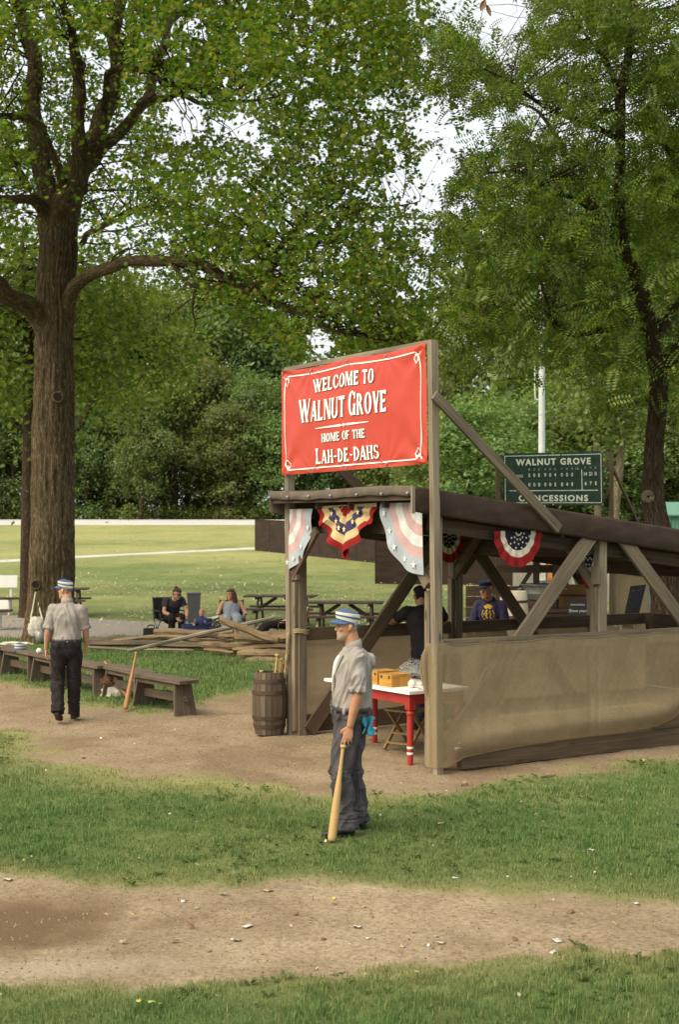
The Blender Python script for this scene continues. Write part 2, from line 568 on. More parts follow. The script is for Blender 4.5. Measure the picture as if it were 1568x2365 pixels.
def build_ground():
    M = ground_material()
    xs = axis_vals(-4.6, 4.6, .055, -420, 420, 1.10)
    ys = axis_vals(6.4, 20.0, .06, -30, 620, 1.016)
    X, Y = np.meshgrid(xs, ys)
    dirt, gravel, conc, ball, dry, pth, yrd = masks(X, Y)
    Z = gz_np(X, Y)
    near = np.clip((45 - Y) / 10, 0, 1)
    Z = Z + near * ((vnoise(X, Y, .5, 3, 3) - .5) * .05 + dirt * ((vnoise(X, Y, 3.0, 4, 4) - .5) * .045 + (vnoise(X, Y, 11.0, 6, 2) - .5) * .016) - np.clip(dirt, 0, 1) * .02)
    # damp hollow worn into the path at the left, pale dust in front of it
    hx, hy = G(70, 2120)[:2]
    q = ((X - hx) / 1.15) ** 2 + ((Y - hy) / .62) ** 2 + (vnoise(X, Y, 2.2, 9, 3) - .5) * 1.6
    damp = np.clip(1.15 - q, 0, 1) * .8
    Z -= .05 * np.clip(1.3 - q, 0, 1)
    px_, py_ = G(190, 2215)[:2]
    q2 = ((X - px_) / .95) ** 2 + ((Y - py_) / .22) ** 2 + (vnoise(X, Y, 3, 11, 3) - .5) * 1.5
    pale = np.clip(1 - q2, 0, 1) * .55
    damp = np.clip(damp + np.clip((vnoise(X, Y, .9, 13, 3) - .58) * 2.2, 0, .30) + .34 * np.clip((Y - 11.8) / 1.5, 0, 1) + .35 * np.clip((Y - 16.2) / 2, 0, 1) * (X > .3), 0, 1)  # random darker patches; browner over the yard, again inside and behind the stand
    nx, ny = len(xs), len(ys)
    V = np.stack([X, Y, Z], -1).reshape(-1, 3)
    A = dict(dirt=dirt, gravel=gravel, conc=conc, ball=ball, dry=dry, damp=damp, pale=pale)
    idx = np.arange(nx * ny).reshape(ny, nx)
    quads = np.stack([idx[:-1, :-1], idx[:-1, 1:], idx[1:, 1:], idx[1:, :-1]], -1).reshape(-1, 4)
    def fc(a): return ((a[:-1, :-1] + a[:-1, 1:] + a[1:, 1:] + a[1:, :-1]) / 4).ravel()
    fd, fg, fcn, fb = fc(dirt), fc(gravel), fc(conc), fc(ball)
    yq = fc(Y)
    cls = np.zeros(len(quads), int)
    cls[(fd > .5) & (yq < 11.6)] = 1
    cls[(fd > .5) & (yq >= 11.6)] = 2
    cls[fg > .5] = 3; cls[fcn > .5] = 4; cls[fb > .5] = 5
    names = ["lawn", "dirt_path", "dirt_yard", "gravel_road", "concrete_path", "railway_ballast"]
    labs = ["green and dry lawn stretching to the tree line", "bare brown dirt path across the foreground", "bare trodden dirt yard around the wooden stand",
            "grey gravel road behind the big tree", "pale concrete path across the far lawn", "pale stone ballast bank before the woods"]
    for c, (nm, lb) in enumerate(zip(names, labs)):
        qs = quads[cls == c]
        used, inv = np.unique(qs, return_inverse=True)
        o = fastmesh(nm, V[used], [inv.reshape(-1, 4)], M, attr={k: a.ravel()[used] for k, a in A.items()}, smooth=True)
        tag(o, lb, "ground", kind="structure")

def ground_h(x, y):
    """height of the built ground (near field)"""
    X = np.array([[x]]); Y = np.array([[y]])
    d = masks(X, Y)[0]
    near = np.clip((45 - Y) / 10, 0, 1)
    z = gz_np(X, Y) + near * ((vnoise(X, Y, .5, 3, 3) - .5) * .05 + d * ((vnoise(X, Y, 3.0, 4, 4) - .5) * .045 + (vnoise(X, Y, 11.0, 6, 2) - .5) * .016) - d * .02)
    return float(z[0, 0])

build_ground()

# grass blades
def grass_material():
    m, nd, ln, b = newmat("grass_blades")
    nd.remove(b); out = nd["Material Output"]
    geo = nd.new("ShaderNodeNewGeometry")
    a = nd.new("ShaderNodeAttribute"); a.attribute_name = "dry"
    g = ramp(nd, ln, geo.outputs["Random Per Island"], [(0, (.058, .126, .036)), (.5, (.108, .208, .062)), (.93, (.190, .280, .094)), (1, (.32, .33, .15))]).outputs[0]
    d = ramp(nd, ln, geo.outputs["Random Per Island"], [(0, (.150, .165, .055)), (.5, (.255, .240, .095)), (1, (.38, .335, .17))]).outputs[0]
    col = mixc(nd, ln, a.outputs["Fac"], g, d)
    df = nd.new("ShaderNodeBsdfDiffuse"); t = nd.new("ShaderNodeBsdfTranslucent")
    ln.new(col, df.inputs[0]); ln.new(col, t.inputs[0])
    mx = nd.new("ShaderNodeMixShader"); mx.inputs[0].default_value = .35
    ln.new(df.outputs[0], mx.inputs[1]); ln.new(t.outputs[0], mx.inputs[2])
    ln.new(mx.outputs[0], out.inputs[0])
    return m

def build_grass():
    rg = np.random.default_rng(5)
    Vs, Qs, Ts, Ds = [], [], [], []
    off = 0
    for (y0, y1, dens, ln0, wd) in ((6.6, 8.6, 6200, .043, .0045), (8.6, 12.5, 4200, .036, .0055), (12.5, 17, 1900, .036, .0075), (17, 23, 800, .055, .010), (23, 31, 420, .06, .014)):
        hw = .25 * y1 + .4
        n = int(dens * 2 * hw * (y1 - y0))
        x = rg.uniform(-hw, hw, n); y = rg.uniform(y0, y1, n)
        k = np.abs(x) < .25 * y + .4
        x, y = x[k], y[k]
        dirt, gravel, conc, ball, dry, pth, yrd = masks(x, y)
        clump = vnoise(x, y, 5.0, 21, 2); big = vnoise(x, y, .8, 22, 3)
        pr = (1 - dirt) ** 1.6 * (1 - gravel) * (.30 + 1.0 * clump) * (1 - .62 * np.clip(dry, 0, 1) * np.clip((y - 8.8) / .6, .3, 1))
        pr = np.maximum(pr, .012 * (dirt > .5) * (clump > .62))
        k = rg.random(len(x)) < pr
        x, y, dry, clump, dirt, big = x[k], y[k], dry[k], clump[k], dirt[k], big[k]
        n = len(x)
        near = np.clip((45 - y) / 10, 0, 1)
        z = gz_np(x, y) + near * ((vnoise(x, y, .5, 3, 3) - .5) * .05) - dirt * .02
        tuft = np.clip((vnoise(x, y, 2.4, 61, 3) - .56) * 5, 0, 1)
        L = ln0 * rg.uniform(.40, 1.25, n) * (.45 + 1.0 * clump) * (1 + .75 * tuft) * (1 - .45 * np.clip(dry, 0, 1)) * (.8 + .5 * big)
        a = rg.uniform(0, 2 * np.pi, n); lean = rg.uniform(.05, .9, n)
        dx, dy = np.cos(a), np.sin(a)
        w = wd * rg.uniform(.6, 1.3, n)
        b_ = a + np.pi / 2 + rg.uniform(-.8, .8, n)
        wx, wy = np.cos(b_) * w / 2, np.sin(b_) * w / 2
        p = np.empty((n, 5, 3))
        p[:, 0] = np.stack([x - wx, y - wy, z - .006], -1); p[:, 1] = np.stack([x + wx, y + wy, z - .006], -1)
        mx_, my_, mz = x + dx * L * lean * .3, y + dy * L * lean * .3, z + L * .6
        p[:, 2] = np.stack([mx_ + wx * .75, my_ + wy * .75, mz], -1); p[:, 3] = np.stack([mx_ - wx * .75, my_ - wy * .75, mz], -1)
        p[:, 4] = np.stack([x + dx * L * lean, y + dy * L * lean, z + L * (1.05 - .35 * lean)], -1)
        base = off + 5 * np.arange(n)[:, None]
        Vs.append(p.reshape(-1, 3)); Qs.append(base + np.array([[0, 1, 2, 3]])); Ts.append(base + np.array([[3, 2, 4]]))
        Ds.append(np.repeat(np.clip(dry * 1.1 + rg.normal(0, .12, n), 0, 1), 5)); off += 5 * n
    o = fastmesh("grass", np.concatenate(Vs), [np.concatenate(Qs), np.concatenate(Ts)], grass_material(), attr={"dry": np.concatenate(Ds)})
    tag(o, "short green grass blades growing over the lawn", "grass", kind="stuff")
    print("grass blades", off // 5)

build_grass()

# broad leaved weeds in the turf
def build_weeds():
    rg = np.random.default_rng(91)
    n = 1500
    y = 7.2 + 9.5 * rg.random(n); x = rg.uniform(-.25, .25, n) * y
    d = masks(x, y)[0]
    k = (d < .35) & (vnoise(x, y, 1.3, 70, 3) > .50)
    x, y = x[k], y[k]; n = len(x)
    per = 7
    a = rg.uniform(0, 6.28, (n, per)); L = rg.uniform(.022, .048, (n, 1)) * rg.uniform(.7, 1.2, (n, per)); rise = rg.uniform(.25, .9, (n, per))
    c, s_ = np.cos(a), np.sin(a)
    z = gz_np(x, y)[:, None] + (vnoise(x, y, .5, 3, 3) - .5)[:, None] * .05 + .008
    X, Y = x[:, None], y[:, None]
    w = L * .30
    V = np.stack([np.stack([X + 0 * c, Y + 0 * c, z + 0 * c], -1), np.stack([X + c * L * .5 - s_ * w, Y + s_ * L * .5 + c * w, z + L * rise * .55], -1), np.stack([X + c * L, Y + s_ * L, z + L * rise * .75], -1), np.stack([X + c * L * .5 + s_ * w, Y + s_ * L * .5 - c * w, z + L * rise * .55], -1)], 2)
    m = leafmat("weed_green", [(.050, .105, .030), (.085, .155, .045), (.130, .200, .065)], .35)
    o = fastmesh("lawn_weeds", V.reshape(-1, 3), [np.arange(n * per * 4).reshape(-1, 4)], m)
    tag(o, "broad leaved weeds and clover growing among the grass", "weeds", kind="stuff")
build_weeds()

# leaf litter too small to count
def build_litter():
    rg = np.random.default_rng(9)
    n = 11000
    px = rg.uniform(-150, 1750, n); Y = 33 + 75 * rg.random(n) ** 1.6
    y2 = 33.5 + 24 * rg.random(n // 2); Y[: n // 2] = y2
    X = (px - CX) / FPX * Y
    keep = vnoise(X, Y, .16, 30, 2) + rg.uniform(-.25, .25, n) > .42
    X, Y = X[keep], Y[keep]
    nn = 380
    yy = 7.4 + 16 * rg.random(nn) ** .8; xx = rg.uniform(-.25, .25, nn) * yy
    ok = ~((xx < -.75) & (yy > 8.2) & (yy < 9.9)); xx, yy = xx[ok], yy[ok]
    X = np.concatenate([X, xx]); Y = np.concatenate([Y, yy]); n = len(X)
    s = np.where(Y > 30, rg.uniform(.025, .060, n), rg.uniform(.007, .020, n))
    a = rg.uniform(0, 6.28, n); tilt = rg.normal(0, .35, (n, 2))
    c, sn = np.cos(a), np.sin(a)
    base = np.array([[-1, 0, 0], [-.2, -.55, .1], [1, 0, .25], [-.1, .6, .2]])
    p = base[None] * s[:, None, None]
    q = np.empty_like(p)
    q[..., 0] = p[..., 0] * c[:, None] - p[..., 1] * sn[:, None]; q[..., 1] = p[..., 0] * sn[:, None] + p[..., 1] * c[:, None]
    q[..., 2] = p[..., 2] + q[..., 0] * tilt[:, :1] + q[..., 1] * tilt[:, 1:]
    q[..., 0] += X[:, None]; q[..., 1] += Y[:, None]
    dirt = masks(X, Y)[0]
    q[..., 2] += (gz_np(X, Y) + .012 + np.where(Y > 30, .05, np.where(dirt < .5, .03, .006)))[:, None]
    m = leafmat("litter_leaf", [(.50, .44, .32), (.22, .14, .07), (.62, .57, .46), (.34, .26, .10), (.50, .45, .36)], .15)
    o = fastmesh("leaf_litter", q.reshape(-1, 3), [np.arange(4 * n).reshape(-1, 4)], m)
    tag(o, "pale dry fallen leaves strewn over the lawn", "fallen leaves", kind="stuff")
build_litter()

# crumbs of soil, grit and bark on the bare ground
def build_crumbs():
    rg = np.random.default_rng(77)
    n = 26000
    Y = 7.6 + 11 * rg.random(n) ** 1.2; X = rg.uniform(-.25, .25, n) * Y
    d = masks(X, Y)[0]
    k = (d > .6) & (vnoise(X, Y, 2.5, 50, 3) + rg.uniform(-.3, .3, n) > .45)
    X, Y = X[k], Y[k]; n = len(X)
    s = .0025 + .010 * rg.random(n) ** 4 + .0012 * (Y > 12)
    T = np.array([[1, 0, 0], [-.5, .8, 0], [-.5, -.8, 0], [.1, 0, .8]])
    a = rg.uniform(0, 6.28, n); c, sn = np.cos(a), np.sin(a)
    V = T[None] * s[:, None, None] * rg.uniform(.6, 1.4, (n, 4, 1))
    Q = np.empty_like(V); Q[..., 0] = V[..., 0] * c[:, None] - V[..., 1] * sn[:, None]; Q[..., 1] = V[..., 0] * sn[:, None] + V[..., 1] * c[:, None]; Q[..., 2] = V[..., 2]
    dd = masks(X, Y)[0]
    z = (vnoise(X, Y, .5, 3, 3) - .5) * .05 + dd * ((vnoise(X, Y, 3.0, 4, 4) - .5) * .045 + (vnoise(X, Y, 11.0, 6, 2) - .5) * .016) - dd * .02
    hx, hy = G(70, 2120)[:2]
    q = ((X - hx) / 1.15) ** 2 + ((Y - hy) / .62) ** 2 + (vnoise(X, Y, 2.2, 9, 3) - .5) * 1.6
    z -= .05 * np.clip(1.3 - q, 0, 1)
    Q += np.stack([X, Y, z], -1)[:, None]
    b = np.arange(n)[:, None] * 4
    m = leafmat("crumb", [(.07, .045, .028), (.13, .09, .055), (.20, .145, .09), (.27, .205, .135)], .0)
    o = fastmesh("soil_crumbs", Q.reshape(-1, 3), [np.concatenate([b + np.array([[0, 1, 3]]), b + np.array([[1, 2, 3]]), b + np.array([[2, 0, 3]])])], m)
    tag(o, "small crumbs of soil and grit scattered on the bare dirt", "soil crumbs", kind="stuff")
build_crumbs()
# ---------------------------------------------------------------- shared materials
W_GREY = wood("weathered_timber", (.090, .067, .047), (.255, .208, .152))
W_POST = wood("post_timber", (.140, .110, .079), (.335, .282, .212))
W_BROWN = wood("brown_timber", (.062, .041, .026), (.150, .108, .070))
W_DARK = wood("dark_stained_timber", (.045, .030, .022), (.115, .078, .055))
W_BENCH = wood("bench_timber", (.060, .044, .031), (.170, .132, .095))
W_RAIL = wood("split_rail_timber", (.115, .075, .042), (.345, .255, .155), bump=1.0)
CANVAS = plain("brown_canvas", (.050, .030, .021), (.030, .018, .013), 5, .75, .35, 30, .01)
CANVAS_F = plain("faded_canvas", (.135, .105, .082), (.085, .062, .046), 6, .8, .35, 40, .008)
STEEL = plain("galvanised_steel", (.42, .44, .44), (.28, .30, .30), 9, .4, .1, 40, metal=.7)
WHITE = plain("white_paint", (.80, .80, .77), (.70, .70, .66), 4, .5, .1, 40)
RED = plain("red_paint", (.40, .036, .028), (.30, .026, .020), 7, .45, .12, 50, .002)
BLACKP = plain("black_plastic", (.018, .018, .020), (.012, .012, .013), 6, .5, .1)

def burlap(name, tr, c1=(.36, .285, .18), c2=(.27, .205, .125)):
    m, nd, ln, b = newmat(name)
    out = nd["Material Output"]
    uv = nd.new("ShaderNodeUVMap").outputs[0]
    n1 = nz(nd, ln, uv, 1.0, 4, .6, (2.2, 2.2, 1)); n2 = nz(nd, ln, uv, 1.0, 3, .6, (130, 22, 1)); n3 = nz(nd, ln, uv, 1.0, 3, .6, (22, 130, 1))
    ad = nd.new("ShaderNodeMath"); ad.operation = 'ADD'; ln.new(n2, ad.inputs[0]); ln.new(n3, ad.inputs[1])
    hf = nd.new("ShaderNodeMath"); hf.operation = 'MULTIPLY'; ln.new(ad.outputs[0], hf.inputs[0]); hf.inputs[1].default_value = .5
    col = ramp(nd, ln, n1, [(.3, c2), (.7, c1)]).outputs[0]
    col = mixc(nd, ln, 1.0, col, ramp(nd, ln, hf.outputs[0], [(.35, (.93, .925, .92)), (.65, (1.05, 1.05, 1.045))]).outputs[0], 'MULTIPLY')
    ln.new(col, b.inputs["Base Color"]); b.inputs["Roughness"].default_value = .95; b.inputs["Specular IOR Level"].default_value = .05
    bumpn(nd, ln, b, hf.outputs[0], .4, .003)
    tl = nd.new("ShaderNodeBsdfTranslucent"); ln.new(col, tl.inputs[0])
    m1 = nd.new("ShaderNodeMixShader"); m1.inputs[0].default_value = .3
    ln.new(b.outputs[0], m1.inputs[1]); ln.new(tl.outputs[0], m1.inputs[2])
    tp = nd.new("ShaderNodeBsdfTransparent")
    m2 = nd.new("ShaderNodeMixShader")
    rr = ramp(nd, ln, hf.outputs[0], [(.3, (tr * 1.25,) * 3), (.7, (tr * .75,) * 3)])
    ln.new(rr.outputs[0], m2.inputs[0])
    ln.new(m1.outputs[0], m2.inputs[1]); ln.new(tp.outputs[0], m2.inputs[2])
    ln.new(m2.outputs[0], out.inputs[0])
    return m
BURLAP = burlap("burlap", .34, (.43, .335, .205), (.335, .258, .152))
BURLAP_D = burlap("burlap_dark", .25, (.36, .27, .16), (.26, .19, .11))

# ---------------------------------------------------------------- the wooden stand
SANG = math.atan2(.515, .857)
P0 = Vector((.985, 14.4, 0))
S2W = Matrix.Translation(P0) @ Matrix.Rotation(SANG, 4, 'Z')
W2S = S2W.inverted()

def S(s, t, z): return S2W @ Vector((s, t, z))

def hit(x, y, axis, val):
    """where the sight line of a working pixel meets the stand plane s=val (axis 0) or t=val (axis 1); stand coordinates"""
    o = W2S @ Vector((0, 0, CAMH))
    d = W2S.to_3x3() @ Vector(((x - CX) / FPX, 1, -(y - HY) / FPX))
    k = (val - o[axis]) / d[axis]
    return o + d * k

def roof_top(s): return 2.87 - .1215 * (s + .28)

def build_stand():
    st = thing("wooden_stand", "open weathered timber stand with brown canvas roof and burlap side panels", "stand", P0, SANG)
    def part(name, mats, fn, **k):
        mb = MB(hash(name) % 997 + len(st.children)); fn(mb)
        return mb.build(name, mats, st, **k)
    E = 5.6; TW = 2.85
    # tall sign posts, outside the front corners
    tl = [hit(996, 787, 1, -.01), hit(662, 850, 1, TW + .10)]
    part("sign_post", W_POST, lambda m: m.board((.0, -.028, -.05), (tl[0].x, -.034, tl[0].z), .078, .080, (1, 0, 0), seg=6, jit=.002))
    part("sign_post", W_POST, lambda m: m.board((-.03, TW + .115, -.05), (-.075, TW + .115, 4.33), .089, .089, (1, 0, 0), seg=6, jit=.002))
    # inner structural posts with a shorter plank nailed to them
    for (s, t) in ((.10, .16), (2.30, .14), (4.6, .14), (.03, TW), (2.30, TW), (4.6, TW)):
        h = roof_top(s) - .2
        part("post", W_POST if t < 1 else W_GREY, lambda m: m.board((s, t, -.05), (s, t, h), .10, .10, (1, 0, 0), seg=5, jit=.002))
        def plank(m):
            m.board((s - .075, t + .02, .04), (s - .075, t + .02, 1.80), .085, .042, (1, 0, 0), seg=4, jit=.002)
            m.board((s - .075, t - .01, 1.83), (s - .075, t - .01, 2.02), .11, .046, (1, 0, 0))
        part("cleat", W_GREY, plank)
    # top plates along the sides, cross beams under the roof
    for t in (.222, TW + .08):
        part("beam", W_DARK, lambda m: m.board((.02, t, roof_top(.02) - .34), (E, t, roof_top(E) - .34), .05, .14, (0, 0, 1)))
    for s in (.08, 2.36, 4.66):
        part("beam", W_DARK, lambda m: m.board((s, .25, roof_top(s) - .36), (s, TW - .03, roof_top(s) - .36), .05, .17, (0, 0, 1)))
    # long diagonal braces in the side walls
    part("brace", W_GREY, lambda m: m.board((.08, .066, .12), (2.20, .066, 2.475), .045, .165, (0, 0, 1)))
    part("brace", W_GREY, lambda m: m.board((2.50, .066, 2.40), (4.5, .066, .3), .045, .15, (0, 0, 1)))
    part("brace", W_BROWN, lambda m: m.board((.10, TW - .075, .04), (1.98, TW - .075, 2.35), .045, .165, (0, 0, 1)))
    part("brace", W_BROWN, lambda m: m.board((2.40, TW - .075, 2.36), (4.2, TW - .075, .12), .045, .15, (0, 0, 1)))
    # knee braces
    for (a, b) in (((-.055, TW + .03, 1.88), (-.055, TW - .52, 2.42)), ((-.03, .12, 1.86), (-.03, .60, 2.42)), ((2.226, .16, 1.80), (2.226, .70, 2.34)), ((2.24, TW - .02, 1.82), (2.24, TW - .58, 2.36)),
                   ((2.36, TW - .03, 1.88), (2.70, TW - .03, 2.26)), ((4.53, .12, 1.6), (4.53, .6, 2.05))):
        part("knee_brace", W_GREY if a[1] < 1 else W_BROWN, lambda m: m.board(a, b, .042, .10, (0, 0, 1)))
    # rails
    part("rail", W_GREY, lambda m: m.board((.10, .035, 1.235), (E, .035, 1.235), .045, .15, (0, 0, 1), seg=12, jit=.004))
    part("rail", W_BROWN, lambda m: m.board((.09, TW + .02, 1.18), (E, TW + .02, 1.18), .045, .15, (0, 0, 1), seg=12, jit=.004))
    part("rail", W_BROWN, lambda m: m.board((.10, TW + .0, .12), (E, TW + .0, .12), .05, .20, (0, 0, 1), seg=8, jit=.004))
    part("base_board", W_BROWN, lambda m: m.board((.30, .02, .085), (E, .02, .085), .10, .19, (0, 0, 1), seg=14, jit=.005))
    part("side_board", W_BROWN, lambda m: m.board((2.95, .015, .275), (E, .015, .275), .04, .15, (0, 0, 1), seg=8, jit=.004))
    # back wall of boards, half height
    for k in range(5):
        part("back_board", W_BROWN, lambda m: m.board((E - .1, .1, .14 + .25 * k), (E - .1, TW - .03, .14 + .25 * k), .03, .235, (0, 0, 1)))
    # rafters
    for t in (.75, 1.45, 2.15):
        part("rafter", W_DARK, lambda m: m.board((-.16, t, roof_top(-.16) - .12), (E, t, roof_top(E) - .12), .045, .14, (0, 0, 1)))
    # roof canvas
    T0, T1, S0, S1 = .035, 3.09, -.255, E + .1
    def sag(s, t):
        return -.018 * abs(math.sin(t / .7 * math.pi)) * min(1, (s - S0) * 2) + .006 * noise.noise(Vector((s * 3, t * 3, 0)))
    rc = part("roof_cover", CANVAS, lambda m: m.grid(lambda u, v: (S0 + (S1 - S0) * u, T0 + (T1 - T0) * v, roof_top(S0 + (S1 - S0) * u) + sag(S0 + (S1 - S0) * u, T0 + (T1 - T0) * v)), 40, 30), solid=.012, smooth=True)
    def fasc(t, deep):
        def fn(u, v):
            s = S0 + (S1 - S0) * u
            w = .010 * noise.noise(Vector((s * 4 + v * 1.5, v * 2, t))) + .008 * noise.noise(Vector((s * 14 + v * 5, v * 3, t)))
            b = .012 * noise.noise(Vector((s * 2.5, 9, t)))
            return (s, t + w + (.02 * math.sin(v * 3.1)) * (-1 if t < 1 else 1), roof_top(s) + .004 - v * (deep + b))
        return fn
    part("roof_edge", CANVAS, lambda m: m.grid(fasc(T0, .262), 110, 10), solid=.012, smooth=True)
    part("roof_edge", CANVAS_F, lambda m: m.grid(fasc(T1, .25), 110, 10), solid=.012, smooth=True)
    part("roof_edge", W_DARK, lambda m: m.board((S0 + .03, T0 + .05, roof_top(0) - .10), (S1, T0 + .05, roof_top(S1) - .12), .045, .2, (0, 0, 1)))
    pins = [.02, .18, .34, .52, .68, .84, .985]
    def front(u, v):
        t = T0 + (T1 - T0) * u
        d = min(abs(u - p) for p in pins)
        w = .006 * math.exp(-(d / .03) ** 2) + .006 * noise.noise(Vector((t * 5, v * 2, 1)))
        a = v * 1.0
        return (S0 - .012 * math.sin(a * 3.0) - w, t, roof_top(S0) + .006 - a * (.098 + .004 * math.sin(u * 2 * math.pi * 6) + .008 * noise.noise(Vector((t * 3, 0, 5)))) + .012 * math.sin(t * 2.2))
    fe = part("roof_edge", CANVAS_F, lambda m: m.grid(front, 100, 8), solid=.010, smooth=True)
    part("roof_edge", W_DARK, lambda m: m.board((S0 + .04, T0 + .08, roof_top(S0) - .075), (S0 + .04, T1 - .03, roof_top(S0) - .075), .045, .12, (0, 0, 1)))
    for p in pins:
        mb = MB(); mb.lathe([(.001, .018), (.014, .012), (.016, 0), (.016, -.004)], (S0 - .035, T0 + (T1 - T0) * p, roof_top(S0) - .065), 10, (-1, 0, 0))
        mb.build("screw_cap", STEEL, st)
    part("corner_board", W_POST, lambda m: m.board((S0 - .02, T0 - .015, roof_top(S0) - .27), (S0 - .02, T0 - .015, roof_top(S0) + .0), .03, .035, (1, 0, 0)))
    # near burlap: wraps the front post and hangs from the rail, curling out at the foot
    bs = [.06, .30, .7, 1.5, 2.4, 2.95, 3.2, 3.42, 3.8, 6]; bz = [.03, .115, .145, .185, .20, .23, .30, .42, .44, .46]
    path = [(-.055, .12), (-.060, .02), (-.060, -.080), (.055, -.082)]
    def bur(u, v):
        q = u * 40
        if q < 3:
            i = min(2, int(q)); f = q - i
            s = path[i][0] * (1 - f) + path[i + 1][0] * f; t = path[i][1] * (1 - f) + path[i + 1][1] * f
            base = .03
        else:
            s = .055 + (E - .055) * (q - 3) / 37; t = -.082 + .02 * min(1, max(0, s - .055) * 2)
            base = float(np.interp(s, bs, bz))
        top = 1.285 - .028 * abs(math.sin(s * 4.3 + .6 * math.sin(s * 2.1))) * (q > 3) + .006 * noise.noise(Vector((s * 6, 0, 0)))
        z = top + (base - top) * v
        bul = 0
        if q > 3:
            f = min(1, (s - .05) * 2.2)
            edge = 1 if s < 3.0 else max(0, 1 - (s - 3.0) / .5)
            bul = .10 * math.exp(-((v - .84) / .13) ** 2) * f * (.35 + .65 * edge)
            bul += .022 * f * noise.noise(Vector((s * 1.4, z * .8, 3))) + .013 * f * noise.noise(Vector((s * 5 + z * 2.2, z * 1.3, 8))) + .007 * f * (1 - abs(noise.noise(Vector((s * 9 - z * 4, z * 2.0, 5))))) 
            bul += .012 * f * math.sin(s * 8.6 + 1.2 * math.sin(s * 2.1) + z * 1.5) * max(0, 1 - v * 2.2)
            bul -= .04 * edge * f * max(0, v - .92) / .08
        return (s, t - bul - .002, z)
    part("burlap_panel", BURLAP, lambda m: m.grid(bur, 240, 48), smooth=True)
    def hem(m):
        for (v, r) in ((.0, .006), (1.0, .007)):
            m.tube([Vector(bur(k / 120, v)) for k in range(9, 121)], [r] * 112, 6, 1)
    part("burlap_hem", BURLAP_D, hem, smooth=True)
    # far burlap
    def bur2(u, v):
        s = .09 + (E - .1) * u
        return (s, TW + .055 + .01 * noise.noise(Vector((s * 2, v * 2, 4))), 1.22 - 1.12 * v)
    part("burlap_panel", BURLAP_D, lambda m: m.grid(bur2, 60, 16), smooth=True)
    # diagonal props of the sign, down to the roof edge
    a = hit(1003, 912, 1, -.098); b = hit(1292, 1222, 1, -.015)
    part("sign_prop", W_GREY, lambda m: m.board((a.x, -.098, a.z), (b.x, -.015, b.z), .04, .10, (0, 0, 1)))
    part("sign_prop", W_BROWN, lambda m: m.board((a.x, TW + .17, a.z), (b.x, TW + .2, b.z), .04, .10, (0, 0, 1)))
    # batten along the head and foot of the banner
    part("sign_batten", W_POST, lambda m: m.board((-.075, -.02, 4.325), (-.1, TW + .14, 4.325), .04, .05, (0, 0, 1)))
    part("sign_batten", W_POST, lambda m: m.board((-.06, -.02, 3.16), (-.085, TW + .14, 3.16), .03, .05, (0, 0, 1)))
    # stair of frayed burlap on the corner
    rb = MB(4)
    for k in range(7):
        z = 1.28 - .02 * k
        rb.tube([(-.085, .05 + .015 * k, z), (-.10 - .01 * math.sin(k * 2), .075 + .012 * k, z - .2), (-.085, .05 + .02 * math.sin(k * 3), z - .42 - .03 * (k % 3))], [.004, .009, .003], 6, 4)
    rb.build("frayed_edge", BURLAP, st, smooth=True)
    return st
STAND = build_stand()

# ---------------------------------------------------------------- lettering
def flared(x, w, y0=0.0, y1=1.0, fl=.035, d=.07):
    return [(x - fl, y0), (x + w + fl, y0), (x + w, y0 + d), (x + w - .012, (y0 + y1) / 2), (x + w, y1 - d), (x + w + fl, y1), (x - fl, y1), (x, y1 - d), (x + .012, (y0 + y1) / 2), (x, y0 + d)]

def slant(x0, x1, w, y0=0.0, y1=1.0, fl=.03, d=.07):
    """leaning stem: x0 at the foot, x1 at the head"""
    def X(y): return x0 + (x1 - x0) * (y - y0) / (y1 - y0)
    return [(X(y0) - fl, y0), (X(y0) + w + fl, y0), (X(y0 + d) + w, y0 + d), (X(y1 - d) + w, y1 - d), (X(y1) + w + fl, y1), (X(y1) - fl, y1), (X(y1 - d), y1 - d), (X(y0 + d), y0 + d)]

def arm(x0, x1, y, h, serif=.06, up=1):
    """horizontal arm from x0 to x1 with a wedge at the free end"""
    return [(x0, y), (x1, y if up > 0 else y - serif), (x1 + .012, y + h / 2), (x1, y + h + serif if up > 0 else y + h), (x0, y + h)]

def arcs(cx, cy, rx, ry, a0, a1, wx, wy, n=18):
    o, i = [], []
    for k in range(n + 1):
        a = R(a0 + (a1 - a0) * k / n)
        o.append((cx + rx * math.cos(a), cy + ry * math.sin(a)))
        i.append((cx + (rx - wx) * math.cos(a), cy + (ry - wy) * math.sin(a)))
    return [[o[k], o[k + 1], i[k + 1], i[k]] for k in range(n)]

